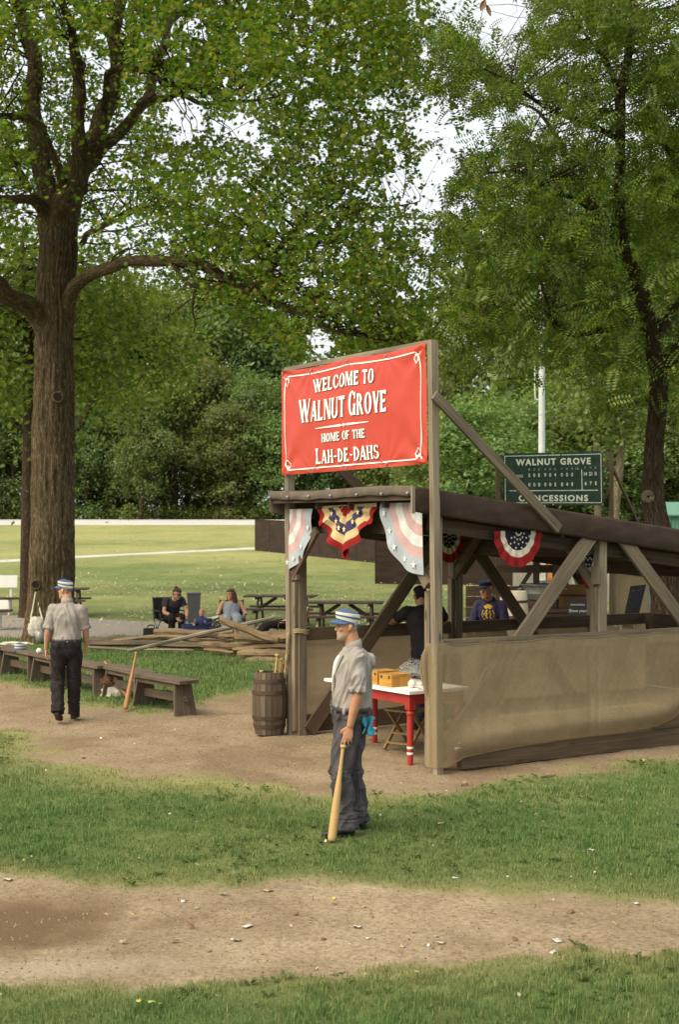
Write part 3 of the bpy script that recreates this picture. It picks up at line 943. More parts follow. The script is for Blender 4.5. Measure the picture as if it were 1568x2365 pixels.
ST = .15
def glyph(c):
    """polygons of a flared condensed display capital, and its width; cap height 1"""
    if c == 'W': return [slant(.24, .0, ST, fl=.02), slant(.22, .40, .075, fl=.02), slant(.55, .33, ST, fl=.02), slant(.53, .74, .075, fl=.02)], .84
    if c == 'E': return [flared(0, ST), arm(ST - .02, .37, .0, .115, .09), arm(ST - .02, .30, .445, .10, .06), arm(ST - .02, .36, .885, .115, .09, -1)], .42
    if c == 'L': return [flared(0, ST), arm(ST - .02, .35, .0, .09, .08)], .40
    if c == 'C': return arcs(.24, .5, .24, .5, 48, 312, ST, .085, 24) + [[(.36, .68), (.44, .68), (.44, .97), (.37, .86)], [(.36, .32), (.44, .32), (.44, .03), (.37, .14)]], .48
    if c == 'O': return arcs(.25, .5, .25, .51, 0, 360, ST, .085, 32), .50
    if c == 'M': return [flared(.02, .085), slant(.30, .05, ST, fl=.01), slant(.29, .50, .075, fl=.01), flared(.50, ST)], .70
    if c == 'T': return [flared(.145, ST), arm(.20, .43, .905, .09, .10, -1), [(.24, .905), (.01, .81), (-.004, .95), (.01, .995), (.24, .995)]], .44
    if c == 'A': return [slant(.0, .19, .07, fl=.025), slant(.33, .17, ST, fl=.025), [(.08, .24), (.36, .24), (.36, .32), (.08, .32)]], .50
    if c == 'N': return [flared(.02, .08), slant(.36, .04, ST, fl=.0), flared(.42, .08)], .53
    if c == 'U': return [flared(.0, ST, .27), flared(.37, .085, .27)] + arcs(.228, .28, .228, .29, 180, 360, .13, .10, 16), .47
    if c == 'G': return arcs(.24, .5, .24, .5, 48, 330, ST, .085, 24) + [[(.36, .68), (.44, .68), (.44, .97), (.37, .86)], flared(.33, .13, .02, .46, .03, .05)], .50
    if c == 'R': return [flared(0, ST)] + arcs(.14, .74, .25, .26, -90, 90, ST, .085, 14) + [slant(.33, .16, .15, .0, .50, .02, .04)], .50
    if c == 'V': return [slant(.19, .0, ST, fl=.02), slant(.19, .37, .075, fl=.02)], .46
    if c == 'H': return [flared(0, ST), flared(.32, ST), [(.12, .46), (.36, .46), (.36, .54), (.12, .54)]], .49
    if c == 'F': return [flared(0, ST), arm(ST - .02, .29, .44, .08, .05), arm(ST - .02, .35, .91, .09, .08, -1)], .40
    if c == 'D': return [flared(0, ST)] + arcs(.12, .5, .34, .5, -90, 90, ST, .085, 20), .48
    if c == 'S': return arcs(.21, .74, .20, .26, 30, 270, .12, .085, 16) + arcs(.20, .27, .21, .27, -150, 90, .12, .085, 16) + [[(.34, .76), (.40, .76), (.40, .97), (.35, .9)], [(.01, .04), (.06, .1), (.07, .26), (.01, .26)]], .43
    if c == '-': return [[(.03, .40), (.30, .40), (.30, .50), (.03, .50)]], .33
    return [], .22

def text_polys(txt, gap=.055, scale_first=1.0):
    """small capitals: letters after the first of a word are lower"""
    out, x = [], 0.0
    first = True
    for c in txt:
        if c == ' ': x += .24; first = True; continue
        k = scale_first if first else 1.0
        pl, w = glyph(c)
        if c == '-': first = False
        kx = 1 + (k - 1) * .7
        out.append([[(x + px * kx, py * k if k == 1 else py * k) for px, py in p] for p in pl])
        x += w * kx + gap
        first = False
    return out, x - gap

# ---------------------------------------------------------------- the red banner
def build_banner():
    TLc, TRc, BRc, BLc = hit(650, 857, 0, -.150), hit(985, 790, 0, -.115), hit(988, 1071, 0, -.105), hit(653, 1098, 0, -.150)
    o = thing("banner", "large red welcome banner with white lettering stretched above the stand", "banner", S2W @ ((BLc + BRc) / 2), SANG)
    W, H = abs(TLc.y - TRc.y), TLc.z - BLc.z
    anchors = [(u, v) for v in (0, 1) for u in (0, .235, .485, .75, 1)]
    def disp(u, v):
        d = 0.0
        for (a, b) in anchors:                       # folds radiating from the eyelets
            dx, dy = (u - a) * W, (v - b) * H
            r = math.hypot(dx, dy); an = math.atan2(dy, dx)
            amp = .020 if a in (0, 1) else .007
            d += amp * math.exp(-r / .30) * math.cos(an * (9 if a in (0, 1) else 12) + a * 5 + b * 2) * min(1, r / .05)
        d += .012 * noise.noise(Vector((u * 3.0, v * 2.2, .3))) + .004 * noise.noise(Vector((u * 9, v * 7, 2)))
        return d
    def pt(u, v, off=0.0):
        sagt = .030 * abs(math.sin(u * math.pi * 2)) * (1 - v)      # upper edge sags between eyelets
        a = TLc.lerp(TRc, u); b = BLc.lerp(BRc, u)
        p = a.lerp(b, v)
        p = Vector((p.x, p.y, p.z - sagt * (1 - v)))
        bulge = -.02 * math.sin(math.pi * u) * math.sin(math.pi * v)
        return S2W @ Vector((p.x + bulge - disp(u, v) - off, p.y, p.z))
    m, nd, ln, b = newmat("banner_red")
    b.inputs["Base Color"].default_value = (.46, .050, .027, 1); b.inputs["Roughness"].default_value = .42; b.inputs["Specular IOR Level"].default_value = .4
    mb = MB(); mb.grid(pt, 120, 60); mb.build("cloth", m, o, smooth=True, world=True)
    wh = plain("banner_white", (.86, .85, .80), (.80, .79, .74), 4, .5, 0)
    sh = plain("letter_shade", (.22, .075, .055), None, 4, .6, 0)
    def poly_on(mb, pts, lift, sx, sy, ox, oy):
        pp = [pt(ox + px * sx, oy - py * sy, lift) for px, py in pts]
        mb.add(pp, [list(range(len(pp)))[::-1]])
    lines = [("WELCOME TO", .251, .685, .122, .248, 1.0), ("WALNUT GROVE", .147, .766, .330, .520, 1.16), ("HOME OF THE", .314, .622, .648, .726, 1.0), ("LAH-DE-DAHS", .269, .707, .800, .922, 1.18)]
    for txt, u0, u1, v0, v1, kf in lines:
        # u measured on the cloth; lettering fills the box
        pol, w = text_polys(txt, .06, kf)
        for nm, mt, lift, dx, dy in (("letter_shadow", sh, .0050, .0030, .006), ("lettering", wh, .0085, 0, 0)):
            mb = MB()
            n = 0
            for L in pol:
                for p in L:
                    poly_on(mb, p, lift + .00012 * (n % 9), (u1 - u0) / w, (v1 - v0), u0 + dx, v1 + dy); n += 1
            mb.build(nm, mt, o, world=True)
    # ornament rule
    mb = MB()
    def rule(pts): 
        pp = [pt(u, v, .0055) for u, v in pts]; mb.add(pp, [list(range(len(pp)))])
    rule([(.271, .594), (.271, .588), (.452, .582), (.457, .592), (.452, .602)])
    rule([(.648, .594), (.648, .588), (.498, .582), (.493, .592), (.498, .602)])
    for (cu, r) in ((.475, .012), (.462, .006), (.488, .006)):
        mb.add([pt(cu + r * .55 * math.cos(2 * math.pi * k / 14), .592 + r * 1.3 * math.sin(2 * math.pi * k / 14), .006 + r * .02) for k in range(14)], [list(range(14))])
    mb.build("ornament", wh, o, world=True)
    # white border line with scrolled corners
    mb = MB()
    def ribbon(pts, w):
        for i in range(len(pts) - 1):
            (u0, v0), (u1, v1) = pts[i], pts[i + 1]
            dx, dy = (u1 - u0) * W, (v1 - v0) * H
            L = math.hypot(dx, dy) + 1e-9
            nx, ny = -dy / L * w / 2 / W, dx / L * w / 2 / H
            e = .0050 + .00015 * (i % 5)
            mb.add([pt(u0 + nx, v0 + ny, e), pt(u1 + nx, v1 + ny, e), pt(u1 - nx, v1 - ny, e), pt(u0 - nx, v0 - ny, e)], [[0, 1, 2, 3]])
    def line(a, b_, n=30): ribbon([(a[0] + (b_[0] - a[0]) * k / n, a[1] + (b_[1] - a[1]) * k / n) for k in range(n + 1)], .014)
    line((.055, .058), (.935, .058)); line((.055, .955), (.935, .955)); line((.028, .105), (.028, .905)); line((.964, .105), (.964, .905))
    for cu, cv, sx, sy in ((.028, .058, 1, 1), (.964, .058, -1, 1), (.028, .955, 1, -1), (.964, .955, -1, -1)):
        for flip in (0, 1):
            pts = []
            for k in range(22):
                a = k / 21 * 4.9
                rr = .036 * (1 - k / 30)
                du, dv = .030 + rr * .62 * math.cos(a + 2.6) , .062 + rr * 1.25 * math.sin(a + 2.6)
                if flip: du, dv = dv * H / W, du * W / H
                pts.append((cu + sx * (du - .004), cv + sy * (dv - .005)))
            ribbon(pts, .013)
        ribbon([(cu + sx * .0, cv + sy * .002), (cu + sx * .020, cv + sy * .045)], .012)
        ribbon([(cu + sx * .026, cv + sy * .0), (cu + sx * .0, cv + sy * .055)], .012)
    mb.build("border", wh, o, world=True)
    for (u, v) in anchors:
        mb = MB()
        c = W2S @ pt(min(.985, max(.015, u)), min(.975, max(.025, v)), .004)
        mb.lathe([(.006, .002), (.008, .006), (.015, .005), (.016, 0)], S2W @ c, 12, S2W.to_3x3() @ Vector((-1, 0, 0)), cap=False)
        mb.build("eyelet", STEEL, o, world=True)
build_banner()

# ---------------------------------------------------------------- bunting
def star_pts(c, ex, ey, r, rot=0.0):
    return [c + ex * (rr * math.cos(a)) + ey * (rr * math.sin(a)) for k in range(10) for rr, a in [((r if k % 2 == 0 else r * .42), math.pi / 2 + k * math.pi / 5 + rot)]]

FAB = {n: cloth("bunting_" + n, c, None, fold=.3) for n, c in dict(palepink=(.52, .34, .34), palewhite=(.60, .61, .60), paleblue=(.36, .40, .44), cream=(.56, .42, .22), navy=(.055, .045, .11), crimson=(.26, .016, .018), offwhite=(.62, .56, .46), darknavy=(.02, .018, .035), gold=(.75, .62, .30)).items()}

def half_bunting(o, cen, ex, ez, rx, rz, a0, a1, bands, pleats, depth, nrm, nu=60, nv=26, stars=(), star_mat=None, name="cloth"):
    """fan of cloth about a point: bands = [(outer radius 0..1, material)]"""
    mats = [FAB[m_] for _, m_ in bands]
    def pt(a, r, off=0.0):
        an = a0 + (a1 - a0) * a
        d = depth * r * math.sin(an * pleats) * (.4 + .6 * r) + .25 * depth * noise.noise(Vector((an * 4, r * 3, rx)))
        return cen + ex * (rx * r * math.cos(an)) + ez * (-rz * r * math.sin(an)) + nrm * (d + off)
    def mf(u, v):
        for k, (ro, _) in enumerate(bands):
            if v <= ro: return k
        return len(bands) - 1
    mb = MB(); mb.grid(lambda u, v: pt(u, max(.002, v)), nu, nv, mfn=mf)
    cl = mb.build(name, mats, o, smooth=True, world=True)
    if stars:
        for (a, r, size) in stars:
            mb = MB(); mb.add(star_pts(pt(a, r, .012), ex, ez, size, 0), [list(range(10))])
            mb.build("star", FAB[star_mat], o, world=True)
    return cl

def build_buntings():
    r3 = S2W.to_3x3()
    tv, zv, sv = r3 @ Vector((0, -1, 0)), Vector((0, 0, 1)), r3 @ Vector((-1, 0, 0))     # tv points to the picture's right
    def fr(x, y, s=-.09): return S2W @ hit(x, y, 0, s)
    g = "buntings hung along the front of the stand"
    # left, faded
    c = fr(657, 1176); e = fr(722, 1166); b = fr(657, 1316)
    o = thing("bunting", "faded pink and pale blue quarter bunting hanging at the far front corner of the stand", "bunting", c, 0, g)
    stripes = [(.16, "palepink"), (.30, "palewhite"), (.45, "palepink"), (.60, "palewhite"), (.76, "palepink"), (1.0, "paleblue")]
    rx, rz = (e - c).dot(tv), (c - b).z
    half_bunting(o, c, tv, zv, rx, rz, 0.0, math.pi / 2, stripes, 11, .017, sv, stars=[(.22, .88, .045), (.48, .88, .045), (.74, .88, .045), (.92, .88, .045)], star_mat="palewhite")
    # right, faded
    c = fr(975, 1160); e = fr(879, 1163); b = fr(975, 1328)
    o = thing("bunting", "faded pink and pale blue quarter bunting hanging beside the tall near post", "bunting", c, 0, g)
    rx, rz = -(e - c).dot(tv), (c - b).z
    half_bunting(o, c, -tv, zv, rx, rz, 0.0, math.pi / 2, stripes, 11, .017, sv, stars=[(.10, .88, .05), (.30, .88, .05), (.50, .88, .05), (.70, .88, .05), (.88, .88, .05)], star_mat="palewhite")
    # centre, gathered into a hanging point
    a, b, tip = fr(737, 1172), fr(872, 1164), fr(800, 1284)
    c = (a + b) / 2
    o = thing("bunting", "gathered cream, navy and crimson bunting hanging in the middle of the stand front", "bunting", c, 0, g)
    hw = (b - a).dot(tv) / 2; dep = (c - tip).z
    bands = [(.22, "crimson"), (.40, "cream"), (.62, "navy"), (.82, "cream"), (1.0, "crimson")]
    mats = [FAB[k] for _, k in bands]
    def pt(u, r, off=0.0):
        an = math.pi * u
        rad_x = hw * (1.0 if r > .98 else 1.0)
        prof = max(0, 1 - abs(math.cos(an))) ** .62
        x = -hw * r * math.cos(an); z = -dep * r * prof
        if abs(math.cos(an)) > .8: z -= .02 * r
        d = .050 * r * math.sin(an * 11 + 1.5 * r) * (.3 + .7 * math.sin(an)) + .05 * r * math.sin(an) + .03 * noise.noise(Vector((u * 7, r * 3, 4)))
        return c + tv * x + zv * (z + (b - a).z * (x / (2 * hw))) + sv * (d + off + .01)
    mb = MB()
    mb.grid(lambda u, v: pt(u, max(.002, v)), 90, 30, mfn=lambda u, v: next(k for k, (ro, _) in enumerate(bands) if v <= ro))
    mb.build("cloth", mats, o, smooth=True, world=True)
    for u in (.14, .30, .42, .55, .68, .86):
        mb = MB(); q = pt(u, .52, .02); mb.add(star_pts(q, tv, zv, .038), [list(range(10))])
        mb.build("star", FAB["gold"], o, world=True)
    mb = MB(); mb.grid(lambda u, v: a + (b - a) * u + sv * .012 + zv * (.012 - .04 * v), 20, 2); mb.build("heading", FAB["cream"], o, world=True)
    # tail of the gathered cloth
    mb = MB(); mb.grid(lambda u, v: tip + tv * (-.02 + .14 * u) + zv * (.09 - .10 * v - .03 * u) + sv * (.03 + .03 * math.sin(u * 9)), 12, 6); mb.build("tail", FAB["crimson"], o, smooth=True, world=True)
    # half-round flags under the near roof edge
    g2 = "buntings hung inside the stand"
    bands2 = [(.52, "darknavy"), (.74, "offwhite"), (1.0, "crimson")]
    sN = r3 @ Vector((1, 0, 0)); tn = r3 @ Vector((0, -1, 0))
    st3 = []
    for i in range(5):
        for j in range(1, 5):
            st3.append((.1 + .8 * (i + .5 * (j % 2)) / 5, .12 * j, .016))
    def sd(x, y, t): return S2W @ hit(x, y, 1, t)
    c = sd(1197, 1226, .10); e = sd(1252, 1226, .10); b = sd(1197, 1310, .10)
    o = thing("bunting", "half round flag bunting in full view under the long roof edge", "bunting", c, 0, g2)
    w = (e - c).dot(sN)
    half_bunting(o, c, sN, zv, w, (c - b).z, 0, math.pi, bands2, 15, .012, tn, stars=st3, star_mat="offwhite")
    c = sd(1037, 1226, TWm := 2.76); e = sd(1075, 1226, TWm); b = sd(1037, 1300, TWm)
    o = thing("bunting", "half round flag bunting partly hidden behind a knee brace at the far rail", "bunting", c, 0, g2)
    w = (e - c).dot(sN)
    half_bunting(o, c, sN, zv, w, (c - b).z, 0, math.pi, bands2, 15, .012, tn, stars=st3, star_mat="offwhite")
    c = S(2.27, .30, 2.27)
    o = thing("bunting", "half round flag bunting seen edge on beside the middle post", "bunting", c, 0, g2)
    half_bunting(o, c, r3 @ Vector((.25, -.97, 0)), zv, .15, .50, 0, math.pi, bands2, 15, .012, r3 @ Vector((-.97, -.25, 0)), stars=st3, star_mat="offwhite")
build_buntings()
# ---------------------------------------------------------------- trees
def bark(name, dark, light, sv=9, su=42):
    m, nd, ln, b = newmat(name)
    uv = nd.new("ShaderNodeUVMap").outputs[0]
    tc = nd.new("ShaderNodeTexCoord").outputs["Object"]
    g = nz(nd, ln, uv, 1.0, 7, .68, (sv * .35, su * .35, 1)); g2 = nz(nd, ln, uv, 1.0, 4, .6, (sv, su, 1)); big = nz(nd, ln, tc, .9, 4, .6)
    ad = nd.new("ShaderNodeMath"); ad.operation = 'MULTIPLY'; ln.new(g, ad.inputs[0]); ln.new(g2, ad.inputs[1])
    col = ramp(nd, ln, ad.outputs[0], [(.14, tuple(x * .4 for x in dark)), (.25, dark), (.38, light)]).outputs[0]
    col = mixc(nd, ln, 1.0, col, ramp(nd, ln, big, [(.3, (.7, .72, .62)), (.7, (1.2, 1.15, 1.1))]).outputs[0], 'MULTIPLY')
    ln.new(col, b.inputs["Base Color"]); b.inputs["Roughness"].default_value = .95; b.inputs["Specular IOR Level"].default_value = .1
    bumpn(nd, ln, b, ad.outputs[0], 1.0, .06)
    return m

BARK = bark("maple_bark", (.098, .070, .044), (.275, .215, .140))
BARK_D = bark("walnut_bark", (.060, .042, .030), (.145, .108, .078))
BARK_P = bark("pale_bark", (.16, .13, .095), (.36, .31, .24))

def leaf_cloud(name, pos, nrm, size, template, faces, mat, parent=None, seed=0, world=True):
    """pos (n,3), nrm (n,3) leaf normals, size (n,): a mesh of separate leaves"""
    rg = np.random.default_rng(seed)
    n = len(pos)
    nrm = nrm / np.linalg.norm(nrm, axis=1, keepdims=True)
    t = rg.normal(0, 1, (n, 3)); t -= nrm * (t * nrm).sum(1, keepdims=True); t /= np.linalg.norm(t, axis=1, keepdims=True)
    b = np.cross(nrm, t)
    T = np.asarray(template, float)
    V = pos[:, None] + size[:, None, None] * (T[None, :, 0:1] * t[:, None] + T[None, :, 1:2] * b[:, None] + T[None, :, 2:3] * nrm[:, None])
    k = len(T)
    base = (np.arange(n) * k)[:, None]
    polys = [(base[:, None] + np.array(f)[None, None]).reshape(-1, len(f)) for f in faces]
    return fastmesh(name, V.reshape(-1, 3), polys, mat, parent, world=world)

# five-lobed leaf, folded a little along its midrib
_a = [(0, -.5), (.20, -.34), (.52, -.40), (.34, -.10), (.56, .20), (.24, .16), (0, .62), (-.24, .16), (-.56, .20), (-.34, -.10), (-.52, -.40), (-.20, -.34)]
MAPLE_T = [(x, y, .16 * abs(x) - .12 * y * y) for x, y in _a]
MAPLE_F = [[0, 1, 2, 3, 4, 5, 6], [6, 7, 8, 9, 10, 11, 0]]
OVAL_T = [(0, -.6, 0), (.32, -.05, .10), (0, .6, -.08), (-.32, -.05, .10)]
OVAL_F = [[0, 1, 2, 3]]
def pinnate(n=7):
    T, F = [], []
    for i in range(n):
        y = -.45 + .9 * i / (n - 1)
        z = -.55 * (y + .45) ** 2 * .9
        L = .30 * (1 - .45 * abs(y - .05))
        for sgn in (-1, 1):
            b = len(T)
            T += [(sgn * .015, y - .01, z), (sgn * L * .5, y - .055, z - .02), (sgn * L, y + .03, z - .10 * L), (sgn * L * .5, y + .055, z - .02)]
            F.append([b, b + 1, b + 2, b + 3])
    b = len(T)
    T += [(0, .45, -.4), (.045, .55, -.47), (0, .68, -.55), (-.045, .55, -.47)]
    F.append([b, b + 1, b + 2, b + 3])
    T = [(x, y, z * .6) for x, y, z in T]
    return T, F
PIN_T, PIN_F = pinnate(7)

def clump_leaves(centers, per, spread, flat, rg, up=.55):
    """leaves in flattened sprays round each centre"""
    n = len(centers)
    ax = rg.normal(0, 1, (n, 3)); ax[:, 2] = np.abs(ax[:, 2]) + 1.6
    ax /= np.linalg.norm(ax, axis=1, keepdims=True)
    sp = spread * rg.uniform(.6, 1.35, n)
    p = rg.normal(0, 1, (n, per, 3)) * sp[:, None, None]
    h = (p * ax[:, None]).sum(-1, keepdims=True)
    p = p - ax[:, None] * h * (1 - flat)
    r2 = (p ** 2).sum(-1, keepdims=True)
    p[..., 2:] -= r2 * .25 / max(spread, .1)
    pos = (centers[:, None] + p).reshape(-1, 3)
    nr = np.repeat(ax, per, 0) * up + rg.normal(0, .45, (n * per, 3))
    return pos, nr

V3_ = Vector
def limb_pts(seg): return [P(x, y, Y) for x, y, Y, r in seg], [r * Y / FPX for x, y, Y, r in seg]

def near_on(limbs, q):
    """nearest point on the limbs below-ish the point q"""
    best, bd, br = None, 1e9, .05
    for pts, rad in limbs:
        for p, r in zip(pts, rad):
            d = (p - q).length + max(0, p.z - q.z) * .8
            if d < bd: bd, best, br = d, p, r
    return best, bd, br

def twigs(mb, limbs, centers, rg, r0=.022, frac=1.0):
    dense, cnt = [], {}
    for pts, rad in limbs:
        a, b = catmull(pts, rad, 6); dense.append((a, b))
    for c in centers:
        if rg.random() > frac: continue
        q = Vector(c)
        p, d, r = near_on(dense, q)
        if d < .3 or d > 2.6: continue
        key = (round(p.x, 1), round(p.y, 1), round(p.z, 1))
        cnt[key] = cnt.get(key, 0) + 1
        if cnt[key] > 3: continue
        mid = p.lerp(q, .5) + Vector((rg.normal(0, .14 * d), rg.normal(0, .14 * d), .10 * d + rg.normal(0, .10 * d)))
        q3 = p.lerp(q, .8) + Vector((rg.normal(0, .06), rg.normal(0, .06), .08 * d))
        a = min(r * .55, r0 * (.5 + .35 * d))
        mb.tube([p, mid, q3, q], [a, a * .6, a * .4, a * .2], 5, 2, cap=False)

SKYW = [(1168, 66, 52, 92), (1190, 15, 44, 44), (1205, 255, 18, 34), (1115, 285, 44, 22), (1060, 330, 48, 32), (985, 300, 44, 30), (1010, 385, 44, 40), (990, 470, 26, 42), (985, 560, 22, 34), (425, 262, 50, 36), (545, 290, 52, 28), (1135, 330, 28, 24), (735, 785, 34, 34), (965, 640, 22, 28), (870, 240, 26, 14), (905, 420, 28, 18), (1165, 800, 30, 20), (1150, 255, 22, 14)]
def sky_gap(pos, rg, amt=.90, wob=.9, lace=.34):
    px_, py_ = CX + pos[:, 0] / pos[:, 1] * FPX, HY - (pos[:, 2] - CAMH) / pos[:, 1] * FPX
    keep = np.ones(len(pos), bool)
    w = (vnoise(px_, py_, 1 / 38., 40, 3) - .5) * wob * 2
    for cx, cy, ax, ay in SKYW:
        q = ((px_ - cx) / ax) ** 2 + ((py_ - cy) / ay) ** 2 + w
        keep &= ~((q < 1) & (rg.random(len(pos)) < amt))
    # lacy gaps all through
    g = vnoise(px_, py_, 1 / 26., 41, 3)
    keep &= ~((g < lace) & (rg.random(len(pos)) < .80))
    return keep

def clear_limbs(pos, segs, rg, amt, extra=4, ymax=1e9):
    """keep leaves from hiding the limbs: those hanging before a limb are thinned"""
    px_, py_ = CX + pos[:, 0] / pos[:, 1] * FPX, HY - (pos[:, 2] - CAMH) / pos[:, 1] * FPX
    hitm = np.zeros(len(pos), bool)
    for seg in segs:
        for (x0, y0, Y0, r0), (x1, y1, Y1, r1) in zip(seg[:-1], seg[1:]):
            ex, ey = x1 - x0, y1 - y0
            t = np.clip(((px_ - x0) * ex + (py_ - y0) * ey) / (ex * ex + ey * ey + 1e-9), 0, 1)
            d = np.hypot(px_ - x0 - t * ex, py_ - y0 - t * ey)
            hitm |= (d < r0 + (r1 - r0) * t + extra) & (pos[:, 1] < Y0 + .3)
    return ~(hitm & (rg.random(len(pos)) < amt))

def build_maple():
    rg = np.random.default_rng(17)
    base = G(115, 1482)
    D = base.y
    tr = thing("maple_tree", "massive old tree with furrowed trunk spreading over the benches at left", "tree", base)
    trunk = [(116, 1500, D, 70), (114, 1482, D, 62), (114, 1455, D, 57), (116, 1400, D, 53), (119, 1300, D, 51), (120, 1150, D, 48.5), (122, 1000, D, 47), (124, 880, D, 45), (124, 780, D, 42), (124, 700, D, 42), (128, 640, D, 43), (134, 580, D, 43), (136, 520, D, 40), (138, 470, D, 37)]
    L = [
        trunk,
        [(132, 560, D, 34), (112, 490, D, 26), (98, 400, D + .3, 22), (92, 300, D + .6, 20), (84, 210, D + 1, 19), (66, 125, D + 1.4, 17), (40, 40, D + 1.8, 14), (15, -60, D + 2, 11), (0, -200, D + 2, 6)],
        [(140, 540, D, 30), (150, 480, D - .4, 24), (176, 400, D - .7, 20), (192, 320, D - .9, 17), (196, 240, D - 1, 15), (184, 150, D - 1.2, 13), (155, 70, D - 1.4, 11), (120, 0, D - 1.8, 9), (90, -90, D - 2, 5)],
        [(142, 530, D, 30), (166, 460, D + .2, 25), (200, 380, D + .4, 22), (226, 310, D + .6, 20), (245, 240, D + .9, 19), (262, 160, D + 1.2, 17), (274, 60, D + 1.6, 15), (285, -60, D + 2, 11), (300, -220, D + 2, 5)],
        [(180, 440, D + .4, 18), (215, 372, D + 1, 16), (262, 322, D + 1.6, 14), (305, 268, D + 2.2, 12.5), (346, 222, D + 2.6, 12), (362, 150, D + 3, 11), (392, 60, D + 3.4, 9), (450, -10, D + 3.8, 7), (520, -80, D + 4, 4)],
        [(238, 262, D + .8, 9), (250, 170, D - .2, 8), (292, 154, D - 1, 7.5), (350, 178, D - 1.8, 6.5), (405, 197, D - 2.4, 5.5), (470, 206, D - 3, 4), (560, 200, D - 3.6, 2.5)],
        [(344, 228, D + 2.6, 9), (372, 222, D + 2.2, 8), (398, 216, D + 1.8, 7), (480, 226, D + 1, 5), (570, 232, D + .4, 3.5), (660, 222, D, 2)],
        [(128, 520, D, 17), (96, 482, D - .5, 14), (60, 460, D - 1, 11), (0, 442, D - 1.6, 9), (-90, 430, D - 2, 6)],
        [(146, 462, D - .2, 13), (136, 400, D - .8, 10), (112, 340, D - 1.2, 8.5), (72, 288, D - 1.6, 8), (0, 268, D - 2.2, 6.5), (-100, 250, D - 2.6, 4)],
        [(66, 440, D + .2, 7), (52, 400, D + .3, 6.5), (30, 352, D + .5, 6), (0, 322, D + .7, 5), (-60, 280, D + 1, 3)],
        [(114, 770, D, 30), (92, 728, D - .3, 24), (46, 688, D - 1, 20), (0, 664, D - 1.6, 18), (-80, 640, D - 2.3, 13), (-200, 620, D - 3, 8)],
        # the long low limb reaching right
        [(150, 740, D, 24), (172, 672, D - .4, 19), (205, 634, D - .9, 16), (250, 612, D - 1.4, 14), (310, 605, D - 2, 13.5), (385, 606, D - 2.6, 13.5), (455, 618, D - 3.1, 13), (520, 646, D - 3.5, 13), (578, 668, D - 3.9, 12), (612, 700, D - 4.1, 11), (660, 714, D - 4.4, 9.5), (702, 722, D - 4.7, 9), (750, 748, D - 5, 8), (800, 770, D - 5.3, 6), (880, 786, D - 5.8, 4), (980, 790, D - 6.2, 2)],
        [(572, 668, D - 3.9, 9), (604, 640, D - 4, 7.5), (632, 614, D - 4.2, 6), (642, 580, D - 4.3, 5), (690, 520, D - 4.6, 4), (735, 470, D - 4.8, 3), (790, 410, D - 5, 2)],
        [(400, 612, D - 2.7, 6), (424, 652, D - 2.8, 5), (452, 670, D - 2.9, 4.5), (500, 676, D - 3.1, 3.2), (540, 700, D - 3.3, 2.5), (556, 790, D - 3.4, 1.4)],
        [(452, 668, D - 2.9, 4), (450, 720, D - 2.7, 2.8), (446, 768, D - 2.6, 1.6)],
        [(705, 720, D - 4.7, 5), (740, 690, D - 5, 4), (800, 640, D - 5.3, 3), (850, 600, D - 5.6, 2.2), (930, 560, D - 6, 1.4)],
        [(190, 560, D, 8), (205, 540, D - .8, 6), (235, 520, D - 1.5, 5), (290, 490, D - 2.2, 4), (360, 474, D - 3, 2.4)],
        [(270, 120, D + 1.3, 8), (330, 60, D + .4, 6), (400, 20, D - .6, 5), (500, 30, D - 2, 4), (620, 80, D - 3.4, 3.2), (740, 110, D - 4.4, 2.6), (860, 140, D - 5, 2), (960, 150, D - 5.4, 1.2)],
        [(364, 150, D + 3, 7), (440, 130, D + 2, 5), (520, 150, D + 1, 4), (600, 200, D, 3.2), (700, 270, D - 1, 2.6), (800, 320, D - 2, 2), (900, 345, D - 2.6, 1.3)],
        [(640, 585, D - 4.3, 4), (720, 560, D - 4.8, 3.2), (800, 500, D - 5.4, 2.6), (880, 470, D - 5.8, 2), (970, 450, D - 6, 1.2)],
    ]
    limbs = [limb_pts(s) for s in L]
    # furrowed trunk: a fine ring mesh pushed out along the bark ridges
    pts, rad = catmull(*limbs[0], 14)
    mb = MB()
    rr_ = []
    nseg = 120
    for p, r in zip(pts, rad):
        flare = max(0, .75 - p.z) / .75
        ring = []
        for k in range(nseg):
            an = 2 * math.pi * k / nseg
            d = Vector((math.cos(an), math.sin(an), 0))
            rg_ = 1 - abs(noise.noise(Vector((math.cos(an) * 5.5, math.sin(an) * 5.5, p.z * 1.05)))) * 1.7
            rg2 = noise.noise(Vector((math.cos(an) * 16, math.sin(an) * 16, p.z * 4.0)))
            lob = .10 * flare * math.cos(an * 5 + 1) + .035 * noise.noise(Vector((math.cos(an) * 1.4, math.sin(an) * 1.4, p.z * .6)))
            ring.append(p + d * (r * (1 + lob) + .050 * (rg_ - .6) + .018 * rg2))
        rr_.append(ring)
    mb.rings(rr_)
    for i_, (pts, rad) in enumerate(limbs[1:]):
        k_ = .92 if i_ == 10 else 1.08
        a_, b_ = catmull(pts, [r * k_ for r in rad], 4)
        a_ = [p + V3_((noise.noise(p * .9), noise.noise(p * .9 + V3_((5, 0, 0))), noise.noise(p * .9 + V3_((0, 5, 0))))) * (.26 if 0 < q < len(a_) - 1 else 0) * min(1, q / 5) for q, p in enumerate(a_)]
        b_ = [r * (1 + .14 * noise.noise(p * 2.1)) for p, r in zip(a_, b_)]
        mb.tube(a_, b_, 16 if max(rad) > .1 else 8, 2, bump=.14)
    trunk_o = mb.build("trunk", BARK, tr, smooth=True, world=True)
    # knot holes
    dk = plain("knot_hollow", (.02, .014, .010), None, 8, .95, 0)
